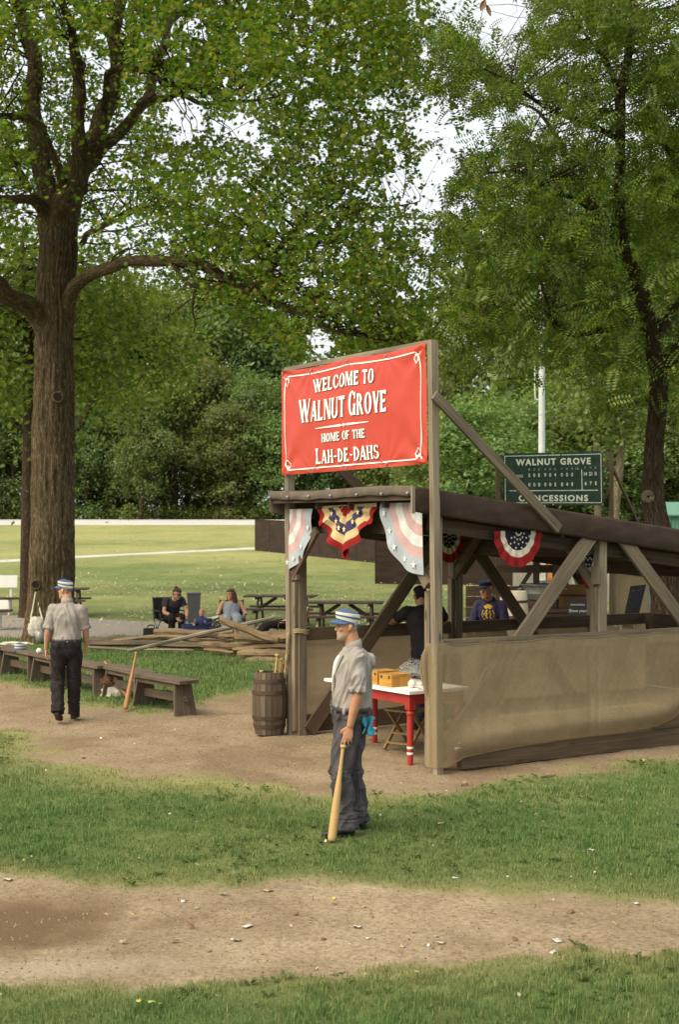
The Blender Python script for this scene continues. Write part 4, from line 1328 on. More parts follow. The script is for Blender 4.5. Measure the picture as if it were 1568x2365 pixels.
    for (x, y, r) in ((133, 917, .105), (82, 1351, .09), (186, 148, .07)):
        c = P(x, y, D - .46 if y > 300 else D - 1.3)
        mb = MB()
        mb.lathe([(r * 1.35, -.08), (r * 1.25, -.01), (r * 1.02, .03), (r * .80, .015), (r * .72, -.06)], c, 16, (0, -1, 0), cap=False)
        k = mb.build("knot", BARK, tr, smooth=True, world=True)
        mb = MB(); mb.lathe([(.001, .0), (r * .8, .0)], c + Vector((0, -.012, 0)), 14, (0, -1, 0), cap=False); mb.build("hollow", dk, k, world=True)
    # crown: sprays spread through the volume the limbs reach
    C = []
    allp = [(p, r) for pts, rad in limbs[1:] for p, r in zip(*catmull(pts, rad, 3))]
    def px(p): return CX + p[0] / p[1] * FPX, HY - (p[2] - CAMH) / p[1] * FPX
    tries = 0
    lo = [(-400, 560), (0, 560), (60, 600), (150, 540), (240, 585), (330, 600), (400, 650), (520, 715), (640, 800), (760, 850), (900, 835), (1000, 800), (1090, 730), (1140, 600)]
    lx, ly = zip(*lo)
    while len(C) < 4300 and tries < 200000:
        tries += 1
        x = rg.uniform(-330, 1160); y = rg.uniform(-260, 830)
        dm = D + rg.normal(-1.4 - 3.2 * np.clip((x - 200) / 800, 0, 1), 2.9)
        Y = float(np.clip(dm, D - 8.5, D + 7))
        if y > np.interp(x, lx, ly) - abs(rg.normal(0, 30)): continue
        d = 1.0
        # thinner towards the tips, opening to the sky
        if x > 860: d *= np.clip(1 - (x - 860) / 320, .12, 1)
        if 1000 < x and y < 260: d *= .0
        for (cx, cy, ax, ay, k) in ((415, 262, 62, 46, .0), (545, 300, 105, 62, .25), (330, 205, 40, 30, .35), (640, 395, 80, 60, .45), (1020, 420, 110, 85, .06), (985, 290, 75, 60, .30), (1060, 180, 90, 130, 0), (985, 620, 60, 70, .35), (900, 230, 60, 60, .45), (20, 175, 60, 50, .35),
                                    (730, 795, 50, 40, .12), (560, 690, 120, 40, .55), (860, 420, 70, 40, .5), (960, 520, 60, 40, .3), (620, 200, 60, 40, .5), (770, 640, 80, 30, .6)):
            if ((x - cx) / ax) ** 2 + ((y - cy) / ay) ** 2 < 1: d *= k
        d *= .45 + 1.1 * noise.noise(Vector((x / 75, y / 48, Y / 3))) + .35
        if x < 380 and y > 430 and Y < D + 1: d *= .40
        if Y > D + .5 and x < 700: d = d * 1.5 + .2
        if 40 < x < 330 and y > 60 and Y < D + .5: d *= .30
        if rg.random() > d: continue
        C.append(P(x, y, Y))
    C = np.array([tuple(c) for c in C])
    # loose dead leaves and the underside: keep some near the trunk
    pos, nr = clump_leaves(C, 40, .36, .16, rg, .8)
    px_, py_ = CX + pos[:, 0] / pos[:, 1] * FPX, HY - (pos[:, 2] - CAMH) / pos[:, 1] * FPX
    keep = py_ < np.interp(px_, lx, ly) + 25
    keep &= ~((np.abs(px_ - 125) < 50) & (py_ > 520) & (pos[:, 1] < D))
    keep &= sky_gap(pos, rg)
    keep &= clear_limbs(pos, L[:5] + [L[7], L[8], L[10]], rg, .84)
    keep &= clear_limbs(pos, [L[11]], rg, .66)
    keep &= clear_limbs(pos, [L[5], L[6], L[9], L[12]] , rg, .6)
    pos, nr = pos[keep], nr[keep]
    mleaf = leafmat("maple_leaf", [(.062, .104, .015), (.088, .140, .018), (.116, .170, .022), (.142, .192, .026), (.195, .228, .036), (.190, .130, .026)], .52)
    leaf_cloud("crown", pos, nr, rg.uniform(.055, .100, len(pos)), MAPLE_T, MAPLE_F, mleaf, tr, 3)
    mb = MB()
    twigs(mb, limbs[1:], C, rg, .020, .50)
    mb.build("twigs", BARK_D, tr, smooth=True, world=True)
    print("maple leaves", len(pos), "clumps", len(C))
    return tr
build_maple()

def build_walnut():
    rg = np.random.default_rng(23)
    D = 24.0
    base = P(1530, HY + CAMH * FPX / D, D)
    tr = thing("walnut_tree", "tall dark tree with feathery leaves rising behind the stand at right", "tree", base)
    L = [
        [(1545, 1560, D, 40), (1538, 1350, D, 36), (1524, 1230, D, 32), (1508, 1150, D, 27), (1510, 1080, D, 24), (1514, 1000, D, 22), (1522, 920, D, 21), (1520, 870, D, 20), (1508, 800, D, 19), (1494, 720, D, 18), (1478, 650, D, 17), (1448, 590, D, 14), (1436, 520, D, 13), (1430, 440, D, 12), (1434, 360, D, 12), (1434, 280, D, 12), (1433, 215, D, 12), (1448, 150, D + .2, 11), (1460, 70, D + .3, 10), (1466, -40, D + .4, 8), (1470, -180, D + .5, 4)],
        [(1432, 225, D, 8), (1416, 175, D - .3, 7), (1394, 132, D - .6, 5.5), (1366, 95, D - 1, 4), (1330, 50, D - 1.4, 2.5), (1300, -20, D - 1.6, 1.5)],
        [(1436, 330, D, 8), (1400, 305, D - .4, 7), (1360, 286, D - .8, 6.5), (1290, 262, D - 1.4, 5.5), (1240, 235, D - 1.9, 4.5), (1190, 195, D - 2.4, 3.2), (1120, 160, D - 3, 2), (1050, 120, D - 3.4, 1.2)],
        [(1436, 520, D, 9), (1390, 490, D + .4, 8), (1342, 440, D + .8, 7), (1310, 355, D + 1, 6), (1276, 300, D + 1.2, 5), (1240, 255, D + 1.4, 3.5), (1190, 235, D + 1.6, 2)],
        [(1440, 570, D, 8), (1360, 480, D - .8, 6), (1280, 442, D - 1.4, 5.5), (1240, 425, D - 1.8, 5), (1200, 398, D - 2, 4), (1130, 400, D - 2.3, 2.8), (1060, 430, D - 2.6, 1.6)],
        [(1496, 730, D, 9), (1400, 760, D - .6, 7), (1320, 772, D - 1, 6.5), (1284, 752, D - 1.2, 7), (1254, 716, D - 1.4, 6), (1186, 700, D - 1.7, 4.5), (1120, 720, D - 2, 2.6), (1070, 760, D - 2.2, 1.4)],
        [(1284, 752, D - 1.2, 5), (1262, 690, D - 1.3, 4), (1240, 620, D - 1.4, 3.5), (1205, 575, D - 1.6, 2.5), (1150, 540, D - 1.8, 1.4)],
        [(1278, 740, D - 1.2, 5), (1280, 660, D - 1, 3.8), (1262, 610, D - .9, 2.6), (1250, 560, D - .8, 1.5)],
        [(1480, 655, D, 8), (1420, 690, D + .6, 6), (1372, 660, D + 1, 4.5), (1352, 600, D + 1.2, 3), (1340, 540, D + 1.3, 1.6)],
        [(1508, 800, D, 12), (1545, 740, D + .3, 11), (1600, 640, D + .5, 9), (1640, 520, D + .6, 6)],
        [(1600, 420, D - .3, 9), (1568, 378, D - .3, 8), (1535, 336, D - .3, 6), (1505, 310, D - .2, 4), (1470, 290, D, 2.5)],
        [(1640, 560, D + .4, 8), (1620, 480, D, 8), (1600, 420, D - .3, 8)],
        [(1520, 872, D, 12), (1552, 830, D + .5, 11), (1580, 790, D + .9, 10), (1640, 700, D + 1.2, 7)],
    ]
    limbs = [limb_pts(s) for s in L]
    mb = MB()
    for i, (pts, rad) in enumerate(limbs):
        mb.tube(pts, rad, 20 if i == 0 else 9, 6, bump=.16 if i == 0 else .10, bfreq=2.2)
    mb.build("trunk", BARK_D, tr, smooth=True, world=True)
    # healed scar on the trunk
    mb = MB(); c = P(1498, 1147, D - .19)
    mb.lathe([(.02, .03), (.055, .045), (.10, .03), (.12, -.03)], c, 16, (-.15, -1, 0), cap=False)
    mb.build("scar", BARK_P, tr, smooth=True, world=True)
    poly = [(1235, -60), (1210, 40), (1170, 60), (1110, 55), (1080, 30), (1000, 35), (985, 75), (1030, 110), (1035, 215), (1085, 250), (1150, 245), (1178, 250), (1178, 300), (1120, 330), (1040, 392), (1012, 470), (1030, 520), (1000, 560), (1030, 640), (1080, 720), (1100, 800), (1180, 870), (1262, 850), (1320, 880), (1400, 930), (1480, 950), (1600, 980), (1760, 980), (1760, -260), (1240, -260)]
    pa = np.array(poly, float)
    C = []
    tries = 0
    while len(C) < 2000 and tries < 100000:
        tries += 1
        x, y = rg.uniform(980, 1760), rg.uniform(-240, 970)
        if poly_sd(np.array([x]), np.array([y]), poly)[0] < -6: continue
        Y = D + rg.normal(-.6, 2.3)
        d = .62 + 1.7 * noise.noise(Vector((x / 55, y / 42, Y / 1.6 + 9)))
        if y > 820: d *= .55
        if x < 1180: d *= .75
        for (cx, cy, ax, ay, k) in ((1500, 380, 45, 45, .25), (1130, 610, 60, 40, .5), (1120, 500, 40, 26, .4), (1130, 300, 26, 26, .2), (1190, 790, 50, 50, .35), (1400, 860, 120, 60, .6), (1300, 600, 40, 40, .6)):
            if ((x - cx) / ax) ** 2 + ((y - cy) / ay) ** 2 < 1: d *= k
        if rg.random() > d: continue
        C.append(tuple(P(x, y, float(np.clip(Y, D - 3.6, D + 4.5)))))
    C = np.array(C)
    pos, nr = clump_leaves(C, 11, .30, .35, rg, .45)
    keep = sky_gap(pos, rg, lace=.44) & clear_limbs(pos, L[:1] + L[9:10] + L[12:13], rg, .93, 5) & clear_limbs(pos, L[1:8], rg, .6, 1); pos, nr = pos[keep], nr[keep]
    ml = leafmat("walnut_leaf", [(.042, .106, .020), (.070, .164, .028), (.104, .212, .036), (.148, .248, .044), (.250, .296, .056)], .5)
    leaf_cloud("crown", pos, nr, rg.uniform(.22, .36, len(pos)), PIN_T, PIN_F, ml, tr, 4)
    mb = MB(); twigs(mb, limbs, C, rg, .014, .4); mb.build("twigs", BARK_D, tr, smooth=True, world=True)
    print("walnut leaves", len(pos))
build_walnut()

def crown_mesh(seed, blobs, ncl, per, spread, lsize, mat, parent, template=OVAL_T, faces=OVAL_F):
    rg = np.random.default_rng(seed)
    vol = np.array([b[3] * b[4] * b[5] for b in blobs]) ** .7
    pick = rg.choice(len(blobs), ncl, p=vol / vol.sum())
    d = rg.normal(0, 1, (ncl, 3)); d /= np.linalg.norm(d, axis=1, keepdims=True)
    r = rg.uniform(.55, 1.0, ncl) ** .6
    B = np.array(blobs)[pick]
    c = B[:, :3] + d * r[:, None] * B[:, 3:6]
    pos, nr = clump_leaves(c, per, spread, .45, rg, .5)
    nr += np.repeat(d, per, 0) * .8
    return leaf_cloud("crown", pos, nr, rg.uniform(.6, 1.3, len(pos)) * lsize, template, faces, mat, parent, seed, world=False)

def forest():
    """trees of the woods beyond the lawn, each its own crown and trunk"""
    dark = leafmat("forest_leaf", [(.078, .118, .044), (.118, .166, .058), (.162, .208, .070), (.215, .245, .086)], .44, hue=.035)
    mid = leafmat("bush_leaf", [(.084, .132, .044), (.126, .182, .058), (.172, .222, .072), (.225, .258, .088)], .42, hue=.03)
    oliv = leafmat("olive_leaf", [(.085, .120, .036), (.135, .175, .052), (.185, .220, .066), (.235, .255, .085)], .42, hue=.02)
    rg = random.Random(4)
    protos = []
    kinds = [("forest_tree", dark, 0, 1.0), ("forest_tree", oliv, 1, 1.0), ("forest_tree", mid, 2, 1.0), ("forest_tree", dark, 3, .8)]
    def blobs_of(k):
        q = random.Random(50 + k)
        b = []
        for i in range(22):
            z = q.uniform(.6, 13.2)
            w = 4.6 * math.sin(math.pi * min(1, (z + 3.2) / 17.4)) ** .7
            a = q.uniform(0, 6.28); rr = w * q.uniform(.25, .85)
            s = q.uniform(1.0, 2.1)
            b.append((rr * math.cos(a), rr * math.sin(a), z, s * 1.25, s * 1.25, s * .85))
        return b
    W_ = ["dense dark green tree", "olive green rounded tree", "bright mid green leafy tree", "tall narrow dark tree"]
    for k, (nm, mt, sd_, sc) in enumerate(kinds):
        o = thing(nm, "x", "tree", (0, 0, 0))
        crown_mesh(200 + k, blobs_of(k), 560, 22, .55, .30, mt, o)
        mb = MB(k)
        mb.tube([(0, 0, -.3), (.1, .05, 3), (-.1, .1, 7), (.05, 0, 11)], [.32, .26, .18, .06], 9, 3, bump=.1)
        for j in range(7):
            a = j * 2.4; z = 2.5 + j * 1.2
            mb.tube([(0, 0, z), (1.3 * math.cos(a), 1.3 * math.sin(a), z + .9), (2.9 * math.cos(a), 2.9 * math.sin(a), z + 1.7)], [.10, .06, .02], 6, 2)
        mb.build("trunk", BARK_D, o, smooth=True)
        protos.append(o)
    used = [False] * 4
    spots = []
    # working pixel of the crown's middle, depth, crown top (working pixel), kind, width factor
    rows = [(-70, 131, 850, 0), (40, 133, 800, 2), (190, 131, 905, 0), (262, 135, 830, 0), (330, 131, 895, 0), (398, 133, 835, 1), (462, 136, 822, 1), (520, 131, 930, 0), (585, 133, 870, 0), (640, 131, 940, 2), (700, 134, 870, 0), (790, 133, 880, 0), (880, 134, 860, 1),
            (-40, 150, 620, 0), (90, 152, 560, 0), (215, 150, 700, 3), (300, 156, 660, 0), (380, 150, 650, 0), (470, 153, 630, 1), (560, 150, 670, 0), (640, 153, 730, 0), (830, 150, 760, 3), (900, 150, 700, 0),
            (1000, 96, 850, 0), (1080, 66, 905, 2), (1150, 72, 880, 2), (1030, 70, 930, 2), (1230, 80, 930, 0), (1300, 84, 880, 1), (1380, 78, 900, 0), (1460, 82, 850, 0), (1550, 78, 880, 0), (1640, 80, 800, 0),
            (1085, 120, 620, 1), (1170, 118, 470, 1), (1290, 116, 420, 0), (1400, 120, 380, 3), (1500, 118, 360, 0), (1600, 120, 350, 0), (1720, 118, 400, 0), (1010, 125, 760, 0), (940, 140, 800, 3),
            (8, 139, 800, 0), (110, 139, 830, 0), (-120, 139, 780, 0), (228, 140, 850, 0), (300, 140, 860, 1), (430, 141, 840, 0), (560, 140, 850, 0), (665, 140, 860, 0), (-160, 133, 700, 0), (-260, 135, 700, 2), (1750, 84, 860, 0), (1850, 90, 800, 1)]
    rowsof = {}
    deep = ["at the foot of the woods", "in the back row of the woods", "on the right behind the concessions sign"]
    for i, (x, Y, top, k) in enumerate(rows):
        z0 = ground_z(0, Y)
        h = CAMH + (HY - top) / FPX * Y - z0
        o = protos[k] if not used[k] else copy_tree(protos[k])
        used[k] = True
        o.location = ((x - CX) / FPX * Y, Y + rg.uniform(-2, 2), z0)
        s = h / 14.6
        w = s * rg.uniform(.85, 1.1) * (1.25 if h < 11 else .95)
        if k == 3: w *= .72
        o.scale = (w, w, s)
        o.rotation_euler = (0, 0, rg.uniform(0, 6.28))
        o['group'] = "trees of the woods"
        row = "the woods behind the concessions board" if Y < 100 else "the woods behind the feathery tree" if x > 930 and Y < 145 else "the row along the railway bank" if Y < 145 else "the back row of the far woods"
        rowsof.setdefault(row, []).append((o.location.x / o.location.y, o, W_[k]))
    nth = ["leftmost", "second", "third", "fourth", "fifth", "sixth", "seventh", "eighth", "ninth", "tenth", "eleventh", "twelfth", "thirteenth", "fourteenth", "fifteenth", "sixteenth", "seventeenth", "eighteenth", "nineteenth", "twentieth", "twenty first", "twenty second", "twenty third", "twenty fourth", "twenty fifth", "twenty sixth"]
    for row, L_ in rowsof.items():
        for q, (_, o, w_) in enumerate(sorted(L_, key=lambda t: t[0])):
            o['label'] = w_ + ", " + nth[q] + (" from the left" if q else "") + " in " + row
    # undergrowth along the bank
    rgn = np.random.default_rng(31)
    n = 900
    px = rgn.uniform(-250, 1000, n); Y = rgn.uniform(130.0, 132.5, n)
    c = np.stack([(px - CX) / FPX * Y, Y, 2.9 + rgn.uniform(.0, 1.0, n)], -1)
    pos, nr = clump_leaves(c, 16, .35, .8, rgn, .4)
    und = leafmat("weed_leaf", [(.04, .07, .018), (.085, .115, .03), (.13, .15, .04), (.30, .27, .05)], .3)
    o = leaf_cloud("undergrowth", pos, nr, rgn.uniform(.10, .22, len(pos)), OVAL_T, OVAL_F, und, None, 8)
    tag(o, "low weedy undergrowth with yellow flecks along the foot of the woods", "undergrowth", kind="stuff")
    # middle distance trees
    def spot_tree(name, label, x, Y, top, bottom, limbs_px, nclump, spread, lmat, halfw, seed, leaf=.13, bk=BARK_D, per=26, dens=None):
        rg2 = np.random.default_rng(seed)
        b0 = P(x, 0, Y); z0 = ground_z(0, Y)
        o = thing(name, label, "tree", (b0.x, Y, z0))
        lm = [limb_pts(s) for s in limbs_px]
        mb = MB(seed)
        for i, (pts, rad) in enumerate(lm): mb.tube(pts, rad, 12, 4, bump=.1)
        mb.build("trunk", bk, o, smooth=True, world=True)
        C = []
        t = 0
        while len(C) < nclump and t < 40000:
            t += 1
            u, v = rg2.uniform(-1, 1), rg2.uniform(0, 1)
            xx = x + u * halfw; yy = top + (bottom - top) * v
            if u * u + ((v - .5) * 2) ** 2 > 1.05: continue
            if .5 + noise.noise(Vector((xx / 50, yy / 35, seed))) < rg2.random(): continue
            if dens and not dens(xx, yy, rg2): continue
            C.append(tuple(P(xx, yy, Y + rg2.normal(0, halfw / FPX * Y * .4))))
        C = np.array(C)
        pos, nr = clump_leaves(C, per, spread, .35, rg2)
        leaf_cloud("crown", pos, nr, rg2.uniform(.7, 1.3, len(pos)) * leaf, MAPLE_T, MAPLE_F, lmat, o, seed)
        mb = MB(); twigs(mb, lm, C, rg2, .03, .35); mb.build("twigs", bk, o, smooth=True, world=True)
        return o
    lm1 = leafmat("grove_leaf", [(.058, .096, .020), (.098, .146, .028), (.146, .188, .036), (.210, .226, .050)], .5)
    spot_tree("grove_tree", "slimmer trunked tree half hidden behind the massive trunk", 60, 37.5, 520, 930, [[(58, 1440, 37.5, 22), (60, 1390, 37.5, 17), (62, 1200, 37.5, 15), (66, 950, 37.5, 14), (64, 800, 37.5, 12), (60, 700, 37.5, 9), (50, 560, 37.5, 5)], [(64, 800, 37.5, 6), (20, 690, 37, 5), (-40, 640, 36, 3)]], 420, .55, lm1, 260, 61)
    spot_tree("grove_tree", "leaning tree with dark bare limb seen right of the massive trunk", 270, 50, 640, 930, [[(120, 1330, 50, 12), (150, 1050, 50, 11), (180, 980, 50, 10), (250, 880, 50, 9), (290, 840, 50, 8), (330, 790, 50, 6.5), (390, 730, 50, 4), (440, 690, 50, 2)], [(290, 840, 50, 5), (300, 760, 50, 4), (320, 690, 50, 3), (330, 640, 50, 2)]], 420, .55, lm1, 190, 62, .13)
    spot_tree("bare_tree", "pale slanting trunk at the wood's edge right of the concessions board", 1430, 62, 760, 1010, [[(1412, 1330, 62, 13), (1420, 1180, 62, 12), (1432, 1080, 62, 10), (1440, 1000, 62, 8), (1465, 900, 62, 6), (1490, 800, 62, 3)], [(1436, 1040, 62, 6), (1420, 960, 62, 5), (1405, 880, 62, 3)]], 120, .6, mid, 90, 63, .2, BARK_P)
    spot_tree("bare_tree", "straight pale trunk at the wood's edge above the concessions board", 1378, 66, 760, 960, [[(1384, 1330, 66, 9), (1380, 1100, 66, 8), (1377, 960, 66, 7), (1372, 860, 66, 5), (1370, 760, 66, 3)]], 110, .6, mid, 80, 64, .2, BARK_P)
forest()
# ---------------------------------------------------------------- people
V3 = Vector

def skin(name, c, red=1.0):
    m = plain(name, c, (c[0] * .80, c[1] * .70 * red, c[2] * .66 * red), 14, .55, .25, 90, .002, spec=.3)
    return m
SKIN = skin("skin_tan", (.46, .245, .145))
SKIN_P = skin("skin_fair", (.52, .30, .20))
STUB = plain("grey_stubble", (.36, .285, .22), (.38, .225, .145), 34, .8, .5, 260, .003)
LIP = plain("lips", (.33, .13, .10), None, 20, .5, .1)
BROW = plain("eyebrow", (.22, .17, .13), None, 40, .8, .3)
EYE_W = plain("eye_white", (.30, .25, .22), None, 20, .25, 0)
EYE_D = plain("eye_dark", (.035, .025, .02), None, 20, .2, 0)
SHOE = plain("black_leather", (.032, .028, .026), (.018, .015, .014), 16, .5, .3, 60)

def ell(c, ax, ay, n=20, p=1.0):
    """ring; p>1 squarer"""
    out = []
    for k in range(n):
        a = 2 * math.pi * k / n
        ca, sa = math.cos(a), math.sin(a)
        out.append(c + ax * (math.copysign(abs(ca) ** p, ca)) + ay * (math.copysign(abs(sa) ** p, sa)))
    return out

def smooth_rings(spec, sub=4):
    """spec: (center, ax, ay) control rings -> interpolated list"""
    cs = catmull([s[0] for s in spec], [1] * len(spec), sub)[0]
    xs = catmull([s[1] for s in spec], [1] * len(spec), sub)[0]
    ys = catmull([s[2] for s in spec], [1] * len(spec), sub)[0]
    return list(zip(cs, xs, ys))

HEADP = [  # height over the chin, front, back, half width
    (-.006, .074, .030, .016), (.008, .088, .006, .034), (.028, .093, -.022, .049), (.050, .090, -.045, .057), (.072, .090, -.064, .062), (.092, .086, -.076, .066),
    (.113, .081, -.088, .069), (.130, .086, -.094, .073), (.150, .090, -.097, .076), (.180, .084, -.096, .075), (.205, .066, -.084, .066), (.222, .040, -.060, .048), (.231, .006, -.030, .022)]

def head_matrix(J):
    return Matrix.Translation(J['head']) @ Matrix.Rotation(J.get('yaw', 0), 4, 'Z') @ Matrix.Rotation(J.get('pitch', 0), 4, 'Y') @ Matrix.Rotation(J.get('roll', 0), 4, 'X') @ Matrix.Scale(J.get('hs', 1.0), 4)

def add_head(mb, HM):
    rg = []
    for z, f, b, w in HEADP:
        c = V3(((f + b) / 2, 0, z)); rg.append((c, V3(((f - b) / 2, 0, 0)), V3((0, w, 0))))
    mb.rings([[HM @ p for p in ell(c, a, b, 24, .92)] for c, a, b in smooth_rings(rg, 3)])
    # nose, brow ridge, cheek bones, lips, ears
    def pt(x, y, z): return HM @ V3((x, y, z))
    mb.rings([[HM @ p for p in ell(V3(c), V3(ax), V3(ay), 12)] for c, ax, ay in (
        ((.078, 0, .136), (.008, 0, .004), (0, .010, 0)), ((.086, 0, .118), (.013, 0, .003), (0, .010, 0)), ((.093, 0, .100), (.017, 0, .002), (0, .013, 0)), ((.096, 0, .086), (.018, 0, 0), (0, .016, 0)), ((.090, 0, .077), (.013, 0, 0), (0, .015, 0)))])
    s = HM.to_scale().x
    for y in (-1, 1):
        mb.ball(pt(.076, y * .033, .140), (.017 * s, .021 * s, .008 * s), 10, 6)
        mb.ball(pt(.064, y * .043, .092), (.020 * s, .020 * s, .014 * s), 10, 6)
        er = [((-.012, y * .068, .075), .010), ((-.004, y * .079, .082), .013), ((-.008, y * .083, .105), .018), ((-.014, y * .080, .126), .016), ((-.016, y * .072, .134), .008)]
        rr = []
        for c, r in er: rr.append([HM @ p for p in ell(V3(c), V3((r, 0, 0)), V3((0, .006, 0)), 10)])
        mb.rings(rr)
    mb.ball(pt(.086, 0, .058), (.013 * s, .024 * s, .0060 * s), 10, 6)
    mb.ball(pt(.086, 0, .045), (.012 * s, .020 * s, .0065 * s), 10, 6)
    mb.ball(pt(.080, 0, .012), (.016 * s, .022 * s, .014 * s), 10, 6)

def add_hand(mb, wr, dr, pn, side, curl=.5, spread=.08, sc=1.0, curls=None, thumb=.6):
    """palm with four fingers and a thumb; dr: to the finger tips, pn: palm normal, side: +1 thumb towards pn x dr"""
    dr = V3(dr).normalized(); pn = V3(pn); pn = (pn - dr * pn.dot(dr)).normalized()
    lat = pn.cross(dr) * side                      # towards the thumb
    w = V3(wr)
    mb.rings([ell(w + dr * (d * sc), lat * (a * sc), pn * (b * sc), 12) for d, a, b in ((-.02, .024, .019), (.01, .026, .018), (.035, .036, .016), (.065, .041, .014), (.088, .038, .011), (.095, .030, .007))])
    for i, (o, L, r) in enumerate(((.029, .072, .0088), (.010, .082, .0092), (-.010, .076, .0088), (-.029, .060, .0078))):
        p = w + dr * (.085 * sc) + lat * (o * sc)
        d = (dr + lat * (o * spread / .03)).normalized()
        cu = curls[i] if curls else curl
        pts, rr = [p - d * .012, p], [r * sc, r * sc]
        for f, k in ((.46, .8), (.30, 1.0), (.24, .8)):
            q = Matrix.Rotation(cu * k, 3, d.cross(pn).normalized() if d.cross(pn).length > 1e-4 else lat)
            d = (q @ d).normalized()
            p = p + d * (L * f * sc); pts.append(p); rr.append(r * sc * (1.0 if len(pts) < 4 else .82))
        mb.tube(pts, rr, 8, 3)
    p = w + dr * (.022 * sc) + lat * (.030 * sc)
    d1 = (dr * .75 + lat * .75 + pn * thumb * .5).normalized(); d2 = (dr * .95 + lat * .15 + pn * thumb).normalized()
    mb.tube([p - d1 * .02, p + d1 * (.03 * sc), p + d1 * (.034 * sc) + d2 * (.028 * sc), p + d1 * (.034 * sc) + d2 * (.050 * sc)], [.012 * sc, .0125 * sc, .0105 * sc, .008 * sc], 8, 3)

def torso_spec(J, inf=0.0, dep=1.0, wid=1.0, belly=0.0, to='neck', frm='pelvis'):
    pe, ch, nk = J['pelvis'], J['chest'], J['neck']
    lh = (J['hipL'] - J['hipR']).normalized(); ls = (J['shL'] - J['shR']).normalized()
    def fr(lat, up):
        up = up.normalized(); f = lat.cross(up).normalized(); return lat, f
    u1 = (ch - pe); u2 = (nk - ch)
    out = []
    shw = (J['shL'] - J['shR']).length / 2
    L = [(-.10, pe, u1, lh, .150, .105), (0.0, pe, u1, lh, .162, .118), (.35, None, u1, lh.lerp(ls, .35), .150, .112 + belly), (.62, None, u1, lh.lerp(ls, .6), .152, .116 + belly * .7), (1.0, ch, u1, ls, .166, .124), (1.42, None, u2, ls, .158, .112), (1.70, None, u2, ls, .128, .088), (1.86, None, u2, ls, .092, .072), (1.98, None, u2, ls, .066, .062)]
    for t, c, u, lat, w, d in L:
        if c is None:
            c = pe.lerp(ch, t) if t < 1 else ch.lerp(nk, t - 1)
        if t < 0: c = pe + (pe - ch).normalized() * .09
        la, f = fr(lat, u)
        out.append((c, la * (w * wid + inf), f * (d * dep + inf)))
    return out

def standing(**k):
    J = dict(pelvis=V3((0, 0, .93)), chest=V3((0, 0, 1.28)), neck=V3((-.01, 0, 1.48)), head=V3((.01, 0, 1.535)), shL=V3((-.01, .175, 1.40)), shR=V3((-.01, -.175, 1.40)), elL=V3((-.02, .24, 1.14)), elR=V3((-.02, -.24, 1.14)),
             wrL=V3((.06, .24, .89)), wrR=V3((.06, -.24, .89)), hipL=V3((0, .09, .90)), hipR=V3((0, -.09, .90)), knL=V3((.02, .10, .50)), knR=V3((.02, -.10, .50)), anL=V3((-.02, .10, .09)), anR=V3((-.02, -.10, .09)), toeL=V3((.17, .13, .025)), toeR=V3((.17, -.13, .025)))
    for a, b in k.items(): J[a] = V3(b) if hasattr(b, '__len__') and not isinstance(b, str) else b
    return J

def wrinkles(amp, kx, seed, bands=()):
    def post(co, nn, me):
        out = co.copy()
        for i in range(len(co)):
            p = V3(co[i])
            a = noise.noise(V3((p.x * kx, p.y * kx, p.z * kx * .45)) + V3((seed, 0, 0)))
            b = 1 - abs(noise.noise(V3((p.x * kx * 1.7 + p.z * 5, p.y * kx * 1.7 - p.z * 4, p.z * kx * .35)) + V3((0, seed, 0)))) * 3.2
            d = amp * (a * .9 + max(-.6, b) * .75)
            for (z, wdt, am) in bands:
                d += am * math.exp(-((p.z - z) / wdt) ** 2) * ((.4 + 1.0 * noise.noise(V3((p.x * 14, p.y * 14, p.z * 55 + seed)))) if z < .8 else (.5 + 1.3 * noise.noise(V3((p.x * 30, p.y * 30, p.z * 9 + seed)))))
            out[i] += nn[i] * d
        return out
    return post

